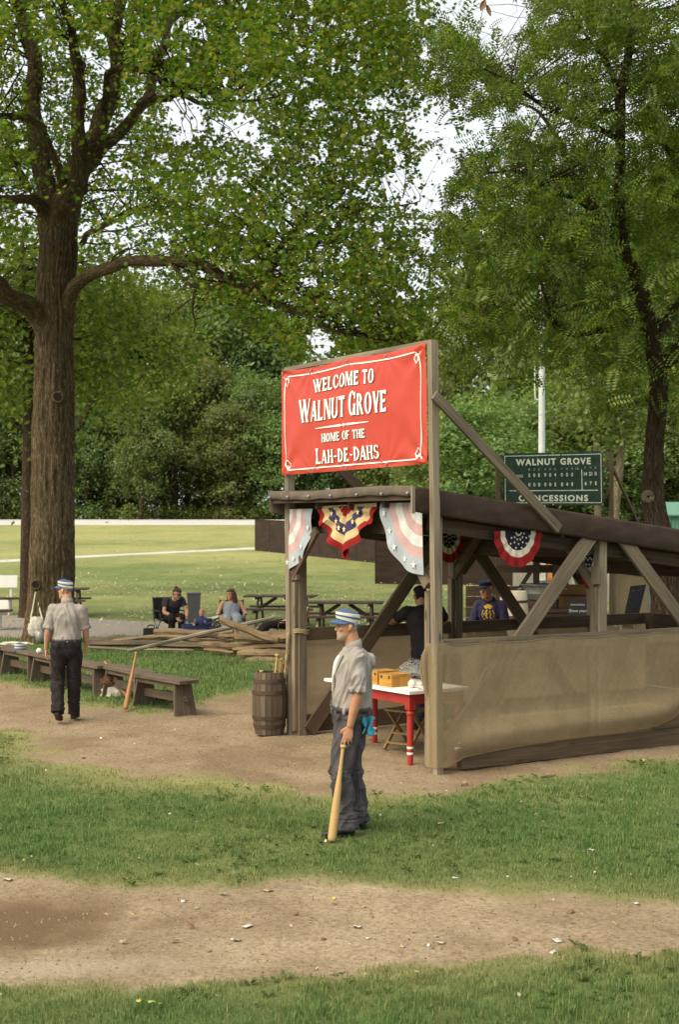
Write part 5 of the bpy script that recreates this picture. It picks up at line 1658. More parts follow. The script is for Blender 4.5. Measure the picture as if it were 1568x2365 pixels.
def person(label, loc, rz, J, vox=.008, skin_m=None, shirt=None, trousers=None, sleeve=.62, cuff=True, stubble=False, hair=None, hair_style='short', cap=None, shoe=SHOE, belt=None, girth=1.0, hands=None,
           collar=True, dress=None, wr_amp=.006, belly=0.0, trs=1.0, scale=1.0, glasses=False, tuck=True, seed=1):
    o = thing("person", label, "person", loc, rz)
    o.scale = (scale,) * 3
    skin_m = skin_m or SKIN
    HM = head_matrix(J)
    # ---- one continuous body
    mb = MB()
    add_head(mb, HM)
    nk = J['neck']
    hb = HM @ V3((-.022, 0, .045))
    mb.tube([nk + V3((0, 0, -.06)), nk.lerp(hb, .35), hb, HM @ V3((-.015, 0, .09))], [.068, .060, .058, .055], 16, 3)
    mb.rings([ell(c, a, b, 20) for c, a, b in smooth_rings(torso_spec(J, -.012, girth, girth, belly), 3)])
    for s in 'LR':
        sh, el, wr = J['sh' + s], J['el' + s], J['wr' + s]
        mid = (J['shL'] + J['shR']) / 2
        mb.tube([sh.lerp(mid, .35), sh, sh.lerp(el, .45), el, el.lerp(wr, .3), el.lerp(wr, .75), wr], [.045, .056, .047, .041, .043, .033, .0275], 14, 4)
        h = (hands or {}).get(s, {})
        dr = h.get('dr', (wr - el)); pn = h.get('pn', (0, 1 if s == 'R' else -1, 0))
        add_hand(mb, wr, dr, pn, h.get('side', 1 if s == 'L' else -1), h.get('curl', .45), h.get('spread', .08), h.get('sc', 1.0), h.get('curls'), h.get('thumb', .6))
        hp, kn, an = J['hip' + s], J['kn' + s], J['an' + s]
        mb.tube([hp + (J['pelvis'] - hp) * .3, hp, hp.lerp(kn, .5), kn, kn.lerp(an, .35), an], [.085, .084, .070, .052, .052, .034], 14, 3)
    inv = HM.inverted()
    def paint(co, nn, me):
        for m in (STUB if stubble else skin_m, LIP, BROW if not hair else hair): me.materials.append(m)
        mi = np.zeros(len(me.polygons), dtype=np.int32)
        ctr = np.empty(len(me.polygons) * 3); me.polygons.foreach_get("center", ctr); ctr = ctr.reshape(-1, 3)
        A = np.array(inv); q = ctr @ A[:3, :3].T + A[:3, 3]
        jag = vnoise(q[:, 1] * 1, q[:, 2] * 1, 90, 3, 2) * .012
        jaw = (q[:, 2] < .052 + jag + np.clip(.02 - q[:, 0], 0, 1) * .5) & (q[:, 2] > -.035) & (q[:, 0] > .012 + jag) & (np.abs(q[:, 1]) < .08)
        mous = (q[:, 2] < .078) & (q[:, 2] > .058) & (q[:, 0] > .074) & (np.abs(q[:, 1]) < .032)
        mi[jaw | mous] = 1
        lip = (q[:, 2] < .0605) & (q[:, 2] > .042) & (q[:, 0] > .0945) & (np.abs(q[:, 1]) < .022)
        mi[lip] = 2
        brow = (q[:, 2] > .139) & (q[:, 2] < .149) & (q[:, 0] > .066) & (np.abs(q[:, 1]) > .013) & (np.abs(q[:, 1]) < .052)
        mi[brow] = 3
        me.polygons.foreach_set("material_index", mi)
        return co
    mb.build("body", skin_m, o, remesh=vox, smooth_it=2, post=paint)
    for y in (-.031, .031):
        e = MB(); e.ball(HM @ V3((.0690, y * 1.02, .1175)), .0102, 10, 8); eo = e.build("eye", EYE_W, o, smooth=True)
        e = MB(); e.ball(HM @ V3((.0775, y * 1.02, .1165)), .0048, 8, 6); e.build("iris", EYE_D, eo, smooth=True)
    # ---- shirt
    if shirt:
        mb = MB()
        sp = torso_spec(J, .016, girth, girth, belly)
        hem = (sp[1][0].lerp(sp[2][0], .30), sp[1][1].lerp(sp[2][1], .4) * .97, sp[1][2].lerp(sp[2][2], .4) * .97)
        mb.rings([ell(c, a, b, 24) for c, a, b in smooth_rings(([hem] if tuck else [sp[1]]) + sp[2:], 4)])
        for s in 'LR':
            sh, el, wr = J['sh' + s], J['el' + s], J['wr' + s]
            mid = (J['shL'] + J['shR']) / 2
            def along(t): return sh.lerp(el, t) if t <= 1 else el.lerp(wr, t - 1)
            ts = [0, .25, .5, .75, 1.0, 1.25, 1.5, 1.75, 1.93]
            ts = [t for t in ts if t < sleeve - .08] + [sleeve]
            rad = [.068 - .006 * min(1, t) - (.016 * max(0, t - 1)) for t in ts]
            if sleeve < .6: rad = [r + .006 for r in rad]
            mb.tube([sh.lerp(mid, .45), sh.lerp(mid, .12)] + [along(t) for t in ts], [.062, .066] + rad, 16, 4)
            if cuff:
                a, b = along(sleeve - .13), along(sleeve + .03)
                mb.tube([a, a.lerp(b, .3), b], [rad[-1] + .005, rad[-1] + .011, rad[-1] + .008], 16, 3)
        mb.build("shirt", shirt, o, remesh=vox, smooth_it=4, post=wrinkles(wr_amp, 9, seed, [(sp[1][0].z + .05, .06, .010)]))
        if collar:
            up = (hb - nk).normalized()
            lat = (J['shL'] - J['shR']).normalized(); f = lat.cross(up).normalized()
            mb = MB()
            c0 = nk + up * .0
            prof = [(.072, .066, -.012), (.077, .072, .015), (.072, .068, .052), (.066, .061, .056), (.064, .060, .01)]
            mb.rings([ell(c0 + up * (h - .0) + f * (-.004 + .0), lat * a, (f * b), 24) for a, b, h in prof], cap=False)
            # open at the throat: lower the front
            for i, p in enumerate(mb.v):
                fr = (p - c0).dot(f)
                if fr > .02: mb.v[i] = p - up * ((fr - .02) * .85) + f * .008
            mb.build("collar", shirt, o, smooth=True)
    # ---- trousers
    if trousers:
        mb = MB()
        sp = torso_spec(J, .028, girth, girth, belly)
        mb.rings([ell(c, a, b, 24) for c, a, b in smooth_rings([(sp[0][0] + V3((0, 0, .02)), sp[0][1] * .92, sp[0][2] * .95), sp[1], (sp[1][0].lerp(sp[2][0], .42), sp[1][1].lerp(sp[2][1], .5) * .97, sp[1][2].lerp(sp[2][2], .5) * .97)], 5)])
        for s in 'LR':
            hp, kn, an = J['hip' + s], J['kn' + s], J['an' + s]
            end = an + (an - kn).normalized() * .035
            mb.tube([hp + (J['pelvis'] - hp) * .25 + V3((0, 0, .02)), hp.lerp(kn, .12), hp.lerp(kn, .5), kn, kn.lerp(an, .35), kn.lerp(an, .75), end], [x * trs for x in (.098, .103, .090, .078, .075, .070, .074)], 18, 5)
        mb.ball(J['pelvis'] + V3((-.012, 0, -.055)), (.128 * girth, .158 * girth, .125), 18, 12)
        az = (J['anL'].z + J['anR'].z) / 2
        mb.build("trousers", trousers, o, remesh=vox, smooth_it=3, post=wrinkles(wr_amp * 1.1, 8, seed + 5, [(az + .06, .07, .012), (J['knL'].z, .06, .008)]))
        if belt:
            mb = MB()
            c = sp[1][0].lerp(sp[2][0], .46)
            u = (sp[2][0] - sp[1][0]).normalized()
            A, B_ = sp[1][1].lerp(sp[2][1], .5), sp[1][2].lerp(sp[2][2], .5)
            mb.rings([ell(c + u * z, A * k, B_ * k, 28) for z, k in ((-.022, .98), (-.022, 1.008), (.022, 1.008), (.022, .98))], cap=False)
            bo = mb.build("belt", belt, o, smooth=True)
            mb = MB(); cc = c + B_ * 1.03; l = A.normalized(); f = B_.normalized()
            for dx, w, h in ((-.024, .006, .046), (.024, .006, .046)): mb.board(cc + l * dx - u * h / 2, cc + l * dx + u * h / 2, .006, .006, f)
            for dz in (-.022, .022): mb.board(cc - l * .026 + u * dz, cc + l * .026 + u * dz, .006, .006, f)
            mb.build("buckle", STEEL, bo)
    if dress:
        mb = MB()
        sp = torso_spec(J, .018, girth, girth, .03)
        mb.rings([ell(c, a, b, 24) for c, a, b in smooth_rings(sp[:-2], 4)])
        for s in 'LR':
            mb.tube([J['hip' + s], J['hip' + s].lerp(J['kn' + s], .5), J['kn' + s], J['kn' + s].lerp(J['an' + s], .55)], [.13, .12, .105, .12], 16, 4)
            mb.ball((J['knL'] + J['knR']) / 2 * .6 + J['pelvis'] * .4, (.2, .2, .11)); t = J['sh' + s].lerp((J['shL'] + J['shR']) / 2, .38)
            mb.tube([sp[-3][0] + (t - sp[-3][0]) * .8, t + V3((0, 0, .035)), t + V3((0, 0, .03)) - sp[-3][2] * .6], [.022, .018, .022], 8, 3)
        mb.build("dress", dress, o, remesh=vox, smooth_it=4, post=wrinkles(wr_amp, 9, seed))
    # ---- shoes
    for s in 'LR':
        an, toe = J['an' + s], J['toe' + s]
        d = (toe - an); dh = V3((d.x, d.y, 0)).normalized(); lat = V3((-dh.y, dh.x, 0))
        dz = d.normalized()
        up = lat.cross(dz) * -1
        up = dz.cross(lat).normalized()
        if up.z < 0: up = -up
        heel = an - dh * .055 - V3((0, 0, an.z - toe.z)) if an.z < .14 else an - dz * .02 - up * .06
        mb = MB()
        base = heel; Lh = (toe - heel).length + .035
        dd = (toe - heel).normalized(); up = dd.cross(lat).normalized()
        if up.z < 0: up = -up
        rg = []
        for t, w, h in ((-.01, .020, .030), (.02, .030, .075), (.2, .034, .092), (.38, .036, .080), (.58, .043, .058), (.78, .046, .046), (.93, .038, .036), (1.0, .018, .018)):
            c = base + dd * (Lh * t) + up * (h * .5 - .022)
            rg.append((c, lat * w, up * (h * .5)))
        mb.rings([ell(c, a, b, 16, .8) for c, a, b in smooth_rings(rg, 3)])
        so = mb.build("shoe", shoe, o, smooth=True)
        mb = MB()
        rg = []
        for t, w in ((-.012, .022), (.02, .033), (.2, .037), (.4, .036), (.6, .045), (.8, .048), (.94, .040), (1.01, .018)):
            c = base + dd * (Lh * t) + up * -.020
            rg.append((c, lat * w, up * .009))
        mb.rings([ell(c, a, b, 14, .6) for c, a, b in smooth_rings(rg, 3)])
        mb.build("sole", BLACKP, so, smooth=True)
    # ---- hair
    if hair and hair_style:
        mb = MB()
        lowb, lowf = (.055, .150) if hair_style != 'short' else (.060, .165)
        rg = []
        for z, f, b, w in HEADP:
            if z < .05: continue
            cut = f if z > lowf else min(f, -.030 + (z - .05) * .22)
            e = .009 if hair_style != 'short' else (-.001 if cap else .005)
            c = V3(((cut + b) / 2, 0, z)); rg.append((c, V3(((cut - b) / 2 + e, 0, 0)), V3((0, w + e, 0))))
        rg.append((V3((-.012, 0, .240)), V3((.012, 0, 0)), V3((0, .01, 0))))
        mb.rings([[HM @ p for p in ell(c, a, b, 20)] for c, a, b in smooth_rings(rg, 3)])
        if hair_style == 'bun':
            mb.ball(HM @ V3((-.075, 0, .215)), (.045, .042, .040), 14, 10)
        if hair_style == 'long':
            for y, x, l in ((-.062, -.02, .0), (.062, -.02, .02), (0, -.075, -.02), (-.045, -.06, 0), (.045, -.06, 0), (.075, .0, .05), (-.078, .01, .04)):
                mb.tube([HM @ V3((x, y, .16)), HM @ V3((x - .015, y * 1.15, .07)), HM @ V3((x - .01, y * 1.25, -.04)), HM @ V3((x + .01, y * 1.2, -.13 - l)), HM @ V3((x + .02, y * 1.1, -.19 - l))], [.035, .042, .040, .030, .008], 10, 4)
        if hair_style == 'tail':
            mb.tube([HM @ V3((-.09, 0, .17)), HM @ V3((-.125, 0, .12)), HM @ V3((-.12, 0, .03))], [.02, .025, .01], 10, 3)
        mb.build("hair", hair, o, remesh=.009, smooth_it=3, post=wrinkles(.004, 40, 2))
    if glasses:
        mb = MB()
        for y in (-.031, .031): mb.ball(HM @ V3((.090, y, .117)), (.009, .023, .017), 12, 6)
        mb.tube([HM @ V3((.094, -.01, .120)), HM @ V3((.096, 0, .122)), HM @ V3((.094, .01, .120))], [.003] * 3, 6, 2)
        for y in (-.074, .074): mb.tube([HM @ V3((.085, y * .72, .122)), HM @ V3((.05, y, .122)), HM @ V3((-.01, y, .120))], [.003] * 3, 6, 2)
        mb.build("sunglasses", BLACKP, o, smooth=True)
    if cap: cap(o, HM)
    return o

CAPB = cloth("cap_blue", (.066, .115, .215), (.050, .090, .17), fold=.25, fscale=40)
CAPN = cloth("cap_navy", (.020, .024, .055), (.014, .017, .04), fold=.25, fscale=40)
CAPW = cloth("cap_white", (.60, .56, .48), (.50, .46, .40), fold=.25, fscale=40)

def cap_mesh(parent, M, bands, mats, brim_mat, top=.250, rim_f=.168, rim_b=.118, name="cap", bill=.068, squash=1.0, puff=1.0):
    """dome with horizontal bands: bands = [(upper limit 0..1, material index)]"""
    n = 36
    rr = []
    hs = np.linspace(0, 1, 33)
    bf = []
    for h in hs:
        k = (1.045 + .05 * math.sin(min(1, h / .62) * math.pi * .6) * puff) if h < .62 else (1.045 + .05 * math.sin(.6 * math.pi) * puff) * math.sqrt(max(.0, 1 - ((h - .62) / .38) ** 2.2))
        k = max(k, .03)
        zf = rim_f + (top - rim_f) * (h if h < .62 else .62 + (h - .62)) * 1.0
        ring = []
        for j in range(n):
            a = 2 * math.pi * j / n
            x = -.004 + .0945 * k * math.cos(a); y = .0775 * k * math.sin(a)
            rim = rim_b + (rim_f - rim_b) * (.5 + .5 * math.cos(a))
            tz = top - .004 * (1 - math.cos(a)) - .012 * (1 - math.cos(a)) * .5
            z = rim + (tz - rim) * h ** .92
            w = .0022 * noise.noise(V3((x * 45, y * 45, h * 5)))
            ring.append(M @ V3((x + w, y + w, z + w)))
        rr.append(ring)
    mb = MB()
    for i in range(len(rr) - 1):
        m = next(mi for lim, mi in bands if (hs[i] + hs[i + 1]) / 2 <= lim)
        mb.rings([rr[i], rr[i + 1]], cap=False, mi=m)
    b0 = len(mb.v); mb.add(rr[-1], [list(range(n))], mi=bands[-1][1])
    o = mb.build(name, mats, parent, smooth=True)
    mb = MB()
    def vis(u, v):
        a = (u - .5) * 2 * R(78)
        w = math.cos((u - .5) * math.pi) ** .6 if abs(u - .5) < .499 else 0
        r = 1 + v * bill / .0945 * w
        x = -.004 + .0945 * 1.045 * math.cos(a) + v * bill * w * .95; y = .0775 * 1.045 * math.sin(a) * (1 + .10 * v)
        rim = rim_b + (rim_f - rim_b) * (.5 + .5 * math.cos(a))
        return M @ V3((x, y, rim + .004 - v * .022 * w - .010 * (abs(u - .5) * 2) ** 2 * v))
    mb.grid(vis, 24, 6)
    mb.build("bill", brim_mat, o, smooth=True, solid=.005)
    mb = MB(); mb.ball(M @ V3((-.008, 0, top + .002)), (.008, .008, .004), 8, 5); mb.build("button", brim_mat, o, smooth=True)
    return o
STRIPES = [(.15, 0), (.38, 1), (.52, 0), (.74, 1), (1.0, 0)]

def build_people():
    shirt_g = cloth("shirt_grey", (.310, .280, .258), (.248, .222, .203), fold=.55, fscale=14)
    tr_grey = cloth("trousers_grey", (.084, .075, .082), (.055, .048, .053), fold=.6, fscale=11)
    tr_black = cloth("trousers_black", (.026, .021, .022), (.017, .014, .015), fold=.6, fscale=11)
    belt_m = plain("belt_leather", (.030, .026, .026), None, 10, .5, .2)
    # --- the batter in front
    f = G(804.5, 1924)
    J = standing(pelvis=(-.022, 0, .935), chest=(-.035, 0, 1.30), neck=(-.042, 0, 1.488), head=(.002, 0, 1.548), shL=(-.055, .185, 1.415), shR=(-.06, -.175, 1.425), elL=(-.050, .245, 1.145), elR=(-.215, -.33, 1.33),
                 wrL=(.012, .215, .875), wrR=(-.13, -.21, 1.10), hipL=(.0, .085, .90), hipR=(-.035, -.085, .90), knL=(.078, .115, .50), knR=(-.040, -.09, .50), anL=(.020, .13, .095), anR=(-.098, -.105, .095),
                 toeL=(.195, .155, .028), toeR=(.085, -.20, .028), yaw=R(4), pitch=R(2), hs=.965)
    o = person("standing man in striped cap with grey stubble leaning one hand on an upright bat", (f.x, f.y, ground_h(f.x, f.y) + .004), math.pi + R(6), J, .0052, SKIN, shirt_g, tr_grey, .97, True, True, plain("grey_hair", (.30, .26, .22), None, 40, .8, .4), 'short',
               lambda p, M: cap_mesh(p, M, STRIPES, [CAPB, CAPW], CAPB, top=.262, rim_f=.172, rim_b=.098), belt=belt_m, girth=1.07, wr_amp=.017, trs=1.06, seed=3, belly=.012,
               hands={'L': dict(dr=(.22, -.02, -1), pn=(-.35, -1, 0), curls=[.10, .12, .42, .75], spread=.16, thumb=.5, sc=1.05), 'R': dict(dr=(.5, .5, -.6), pn=(.3, .6, 0))})
    # white undershirt strip at the open placket, towel in the back pocket
    tw = cloth("towel_blue", (.055, .26, .36), (.035, .18, .27), fold=.9, fscale=30)
    mb = MB()
    def towel(u, v):
        x = -.145 - .085 * (u - .5) + .012 * math.sin(v * 7 + u * 5); y = .155 + .022 * math.sin(u * 9 + v * 2) + .02 * v
        return (x + .004 * math.sin(u * 14), y + .012 * math.sin(u * 13 + v) + .008 * noise.noise(V3((u * 6, v * 5, 0))), .945 - .135 * v * (1 - .10 * math.sin(u * 7)) + .006 * math.sin(u * 11))
    mb.grid(towel, 18, 18)
    mb.build("towel", tw, o, smooth=True, solid=.007)
    wh = cloth("undershirt_white", (.62, .62, .60), None, fold=.3)
    from mathutils.bvhtree import BVHTree
    shm = next(c for c in o.children if c.name.startswith("shirt")).data
    bv = BVHTree.FromPolygons([v.co for v in shm.vertices], [tuple(p.vertices) for p in shm.polygons])
    def front(y, z, e):
        h = bv.ray_cast(V3((.6, y, z)), V3((-1, 0, 0)))
        return h[0] + V3((e, e * .6, 0)) if h[0] else V3((.1, y, z))
    mb = MB()
    mb.grid(lambda u, v: front(-.02 + (.088 - .050 * v) * u * (1 - .25 * v), 1.425 - .285 * v, .004), 10, 30)
    mb.build("undershirt", wh, o, smooth=True)
    mb = MB()
    mb.grid(lambda u, v: front(-.02 + (.088 - .050 * v) * (1 - .25 * v) + .022 * u, 1.435 - .42 * v, .009), 3, 40)
    mb.build("placket", shirt_g, o, smooth=True, solid=.004)
    # the bat under his hand
    knob = wmat(o) @ V3((.062, .205, .735)); tip = G(765.5, 1947) + V3((0, 0, .01))
    build_bat(tip, knob, "blond wooden bat held upright under the standing man's hand", length=None)
    # --- the man walking away
    f = G(152, 1664)
    J = standing(pelvis=(0, -.005, .945), chest=(.02, -.01, 1.30), neck=(.03, -.005, 1.485), head=(.045, .015, 1.535), shL=(.02, .172, 1.405), shR=(.01, -.190, 1.40), elL=(-.03, .225, 1.15), elR=(.05, -.235, 1.15), wrL=(.03, .262, .90), wrR=(.16, -.225, .93),
                 hipL=(-.01, .09, .91), hipR=(.02, -.09, .91), knL=(.0, .105, .52), knR=(.09, -.085, .52), anL=(-.19, .075, .155), anR=(.14, -.065, .095), toeL=(-.05, .075, .035), toeR=(.31, -.075, .028), yaw=R(66), pitch=R(3), hs=.98)
    person("man in striped cap and black trousers walking away beside the benches", (f.x, f.y, .004), math.pi / 2, J, .0065, SKIN_P, shirt_g, tr_black, .97, True, False, plain("cropped_hair", (.34, .22, .15), None, 40, .8, .4), 'short',
           lambda p, M: cap_mesh(p, M, STRIPES, [CAPB, CAPW], CAPB, top=.258, rim_f=.172, rim_b=.105), belt=belt_m, girth=1.03, wr_amp=.0105, trs=1.06, seed=8, hands={'L': dict(dr=(.05, .02, -1), pn=(.2, -1, 0), curl=.4), 'R': dict(dr=(.25, 0, -1), pn=(0, 1, 0))})
    # --- broad man in black leaning on the far rail
    tee = cloth("tee_black", (.024, .020, .020), (.016, .013, .013), fold=.5)
    navy_tr = cloth("trousers_navy", (.018, .016, .026), None, fold=.5)
    X, Y = (985 - CX) / FPX * 17.35, 17.35
    J = standing(pelvis=(-.10, 0, .93), chest=(.06, 0, 1.28), neck=(.15, 0, 1.475), head=(.20, 0, 1.50), shL=(.10, .215, 1.42), shR=(.10, -.215, 1.42), elL=(.27, .36, 1.285), elR=(.27, -.36, 1.285), wrL=(.42, .14, 1.30), wrR=(.42, -.14, 1.30), hipL=(-.1, .1, .90), hipR=(-.1, -.1, .90), knL=(-.06, .12, .5), knR=(-.06, -.12, .5), anL=(-.10, .13, .095), anR=(-.1, -.13, .095), toeL=(.09, .16, .028), toeR=(.09, -.16, .028), pitch=R(12), hs=.98)
    person("broad man in black shirt seen from behind leaning on the far rail", (X, Y, 0), R(108), J, .009, SKIN, tee, navy_tr, .70, False, False, plain("black_hair", (.016, .012, .010), None, 40, .7, .4), 'short', girth=1.28, wr_amp=.006, seed=12, collar=False, trs=1.2)
    # --- man in navy sweatshirt
    nav = cloth("sweatshirt_navy", (.040, .034, .080), (.026, .022, .055), fold=.5)
    X, Y = (1136 - CX) / FPX * 19.2, 19.2
    J = standing(pelvis=(-.12, 0, .93), chest=(.03, 0, 1.27), neck=(.08, 0, 1.455), head=(.13, -.02, 1.50), shL=(.06, .165, 1.395), shR=(.06, -.165, 1.395), elL=(.12, .225, 1.13), elR=(.12, -.235, 1.13), wrL=(.32, .10, 1.08), wrR=(.34, -.16, 1.08), yaw=R(-22), pitch=R(12), hs=1.02)
    dkh = plain("dark_hair", (.030, .020, .014), None, 40, .7, .4)
    o = person("man in navy sweatshirt and flat navy cap leaning on the rail beyond the stand", (X, Y, 0), R(-112), J, .008, SKIN, nav, tr_black, 1.9, False, False, dkh, 'short', lambda p, M: cap_mesh(p, M, [(1.0, 0)], [CAPN], CAPN, top=.245, rim_f=.178, rim_b=.150, bill=.05, puff=2.2), girth=1.08, wr_amp=.006, seed=15)
    # yellow crest printed on the chest
    sh = next(c for c in o.children if c.name.startswith("shirt"))
    from mathutils.bvhtree import BVHTree
    bvh = BVHTree.FromPolygons([v.co for v in sh.data.vertices], [tuple(p.vertices) for p in sh.data.polygons])
    gold = plain("print_gold", (.62, .40, .03), None, 20, .7, .1)
    mb = MB()
    def pr(y, z, e=.003):
        h = bvh.ray_cast(V3((1, y, z)), V3((-1, 0, 0)))
        return (h[0] + h[1] * e) if h[0] else V3((.2, y, z))
    def strip(pts, w):
        for i in range(len(pts) - 1):
            (y0, z0), (y1, z1) = pts[i], pts[i + 1]
            L = math.hypot(y1 - y0, z1 - z0) + 1e-6; ny, nz_ = -(z1 - z0) / L * w / 2, (y1 - y0) / L * w / 2
            mb.add([pr(y0 + ny, z0 + nz_), pr(y1 + ny, z1 + nz_), pr(y1 - ny, z1 - nz_), pr(y0 - ny, z0 - nz_)], [[0, 1, 2, 3]])
    cy, cz = .0, 1.285
    strip([(cy + .082 * math.cos(a), cz - .01 + .085 * math.sin(a)) for a in np.linspace(-2.5, .75, 24)], .010)
    strip([(cy - .082 * math.cos(a), cz - .01 + .085 * math.sin(a)) for a in np.linspace(-.5, .75, 12)], .010)
    strip([(cy - .055, cz - .105), (cy - .02, cz - .118), (cy + .02, cz - .118), (cy + .055, cz - .105)], .020)
    rn = random.Random(8)
    for k in range(9):                                   # plume over the crest
        a = R(20 + 140 * k / 8)
        strip([(cy + .018 * math.cos(a), cz + .065 + .01 * math.sin(a)), (cy + (.055 + .015 * (k % 2)) * math.cos(a), cz + .068 + .06 * math.sin(a))], .020)
    strip([(cy - .01, cz + .05), (cy - .035, cz + .025), (cy - .01, cz + .002), (cy - .03, cz - .03), (cy - .005, cz - .06)], .020)
    strip([(cy + .035, cz + .045), (cy + .02, cz + .02), (cy + .04, cz - .005), (cy + .022, cz - .035), (cy + .04, cz - .062)], .016)
    strip([(cy - .05, cz + .01), (cy - .055, cz - .02)], .016)
    mb.build("emblem", gold, sh)
    # --- seated group behind the rails
    grey_t = cloth("tee_charcoal", (.055, .048, .056), (.038, .033, .04), fold=.5)
    blk = cloth("leggings_black", (.018, .013, .014), None, fold=.5)
    def seated(**k):
        d = dict(pelvis=(0, 0, .46), chest=(-.02, 0, .78), neck=(-.03, 0, .97), head=(0, 0, 1.02), shL=(-.02, .175, .91), shR=(-.02, -.175, .91), elL=(.06, .24, .66), elR=(.06, -.24, .66), wrL=(.27, .20, .62), wrR=(.27, -.20, .62), hipL=(.03, .09, .44), hipR=(.03, -.09, .44), knL=(.44, .11, .47), knR=(.44, -.11, .47), anL=(.43, .11, .09), anR=(.43, -.11, .09), toeL=(.60, .13, .025), toeR=(.60, -.13, .025))
        d.update(k); return standing(**d)
    Y = 31.0
    J = seated(pelvis=(0, 0, .47), chest=(.13, 0, .72), neck=(.24, .01, .87), head=(.31, .02, .875), shL=(.20, .19, .83), shR=(.20, -.17, .83), elL=(.30, .27, .60), elR=(.26, -.22, .58), wrL=(.46, .22, .48), wrR=(.47, -.02, .44), pitch=R(24), yaw=R(24))
    person("woman in charcoal tee and sunglasses bending forward from her folding chair", ((393 - CX) / FPX * Y, Y, 0), R(-66), J, .009, SKIN_P, grey_t, blk, .55, False, False, plain("brown_hair", (.075, .034, .020), None, 40, .7, .4), 'bun', girth=1.05, collar=False, glasses=True, seed=21)
    J = seated(pelvis=(-.02, 0, .42), chest=(-.09, 0, .66), neck=(-.12, 0, .80), head=(-.09, 0, .835), shL=(-.10, .19, .755), shR=(-.10, -.19, .755), elL=(-.04, .30, .54), elR=(-.03, -.29, .54), wrL=(.20, .27, .50), wrR=(.21, -.25, .48), knL=(.42, .11, .44), knR=(.42, -.11, .44), yaw=R(-52), pitch=R(8))
    person("woman with long brown hair in grey sleeveless dress sitting in a low chair", ((535 - CX) / FPX * Y, Y - .1, 0), R(-84), J, .009, SKIN_P, None, None, hair=plain("auburn_hair", (.095, .032, .016), (.05, .018, .010), 40, .6, .4), hair_style='long', dress=cloth("dress_grey", (.26, .28, .33), (.18, .195, .24), fold=.4), girth=1.05, seed=25)
    Y = 29.2
    J = seated(pelvis=(0, 0, .38), chest=(-.06, 0, .64), neck=(-.07, 0, .83), head=(-.03, 0, .87), shL=(-.07, .18, .77), shR=(-.07, -.18, .77), elL=(.02, .23, .52), elR=(.02, -.23, .52), wrL=(.23, .16, .46), wrR=(.23, -.16, .46), knL=(.42, .13, .42), knR=(.46, -.08, .40), anL=(.72, .12, .10), anR=(.78, -.08, .12), toeL=(.86, .13, .10), toeR=(.92, -.08, .13))
    person("man in dark cap and grey tee lounging in a bright camp chair behind the post", ((668 - CX) / FPX * Y, Y, 0), R(186), J, .009, SKIN_P, cloth("tee_grey", (.16, .165, .17), None, fold=.5), blk, .6, False, False, dkh, 'short', lambda p, M: cap_mesh(p, M, [(1, 0)], [CAPN], CAPN), girth=1.05, collar=False, seed=28)
    J = seated(pelvis=(0, 0, .36), chest=(.0, 0, .62), neck=(.0, 0, .80), head=(.02, 0, .84), shL=(0, .14, .74), shR=(0, -.14, .74), elL=(.08, .18, .56), elR=(.08, -.18, .56), yaw=R(-30), hs=1.25, knL=(.3, .1, .4), knR=(.3, -.1, .4), anL=(.34, .1, .12), anR=(.34, -.1, .12), toeL=(.46, .1, .06), toeR=(.46, -.1, .06))
    person("small blond child in blue sitting between the two women", ((466 - CX) / FPX * 30.6, 30.6, .02), R(-100), J, .010, SKIN_P, cloth("top_blue", (.035, .05, .17), None, fold=.4), cloth("pants_blue", (.03, .035, .11), None, fold=.4), 1.5, False, False, plain("blond_hair", (.42, .26, .11), None, 40, .7, .4), 'short', scale=.56, seed=31)

BATW = wood("bat_wood", (.46, .29, .11), (.66, .47, .22), rough=.45, gscale=.6, knots=False, bump=.08)
BATD = wood("bat_wood_dark", (.34, .15, .06), (.56, .30, .13), rough=.4, gscale=.6, knots=False, bump=.08)
def build_bat(tip, knob, label, length=.86, mat=None, group=None, rk=1.0):
    """tip: the barrel's end, knob: the handle's end"""
    tip, knob = V3(tip), V3(knob)
    d = (knob - tip)
    L = d.length if length is None else length
    d.normalize()
    o = thing("baseball_bat", label, "baseball bat", tip, 0, group)
    prof = [(.001, 0), (.024, .004), (.032, .014), (.034, .05), (.034, .25), (.031, .40), (.025, .55), (.018, .68), (.0145, .78), (.0135, .90), (.0145, .955), (.016, .965)]
    mb = MB(len(label)); mb.lathe([(r * rk, z * L if z > .02 else z) for r, z in prof], (0, 0, 0), 16, d)
    mb.build("barrel", mat or BATW, o, smooth=True)
    mb = MB(3); mb.lathe([(.0145 * rk, .955 * L), (.022 * rk, .968 * L), (.0245 * rk, .982 * L), (.020 * rk, .997 * L), (.001, 1.0 * L)], (0, 0, 0), 14, d)
    mb.build("knob", mat or BATW, o, smooth=True)
    return o

build_people()
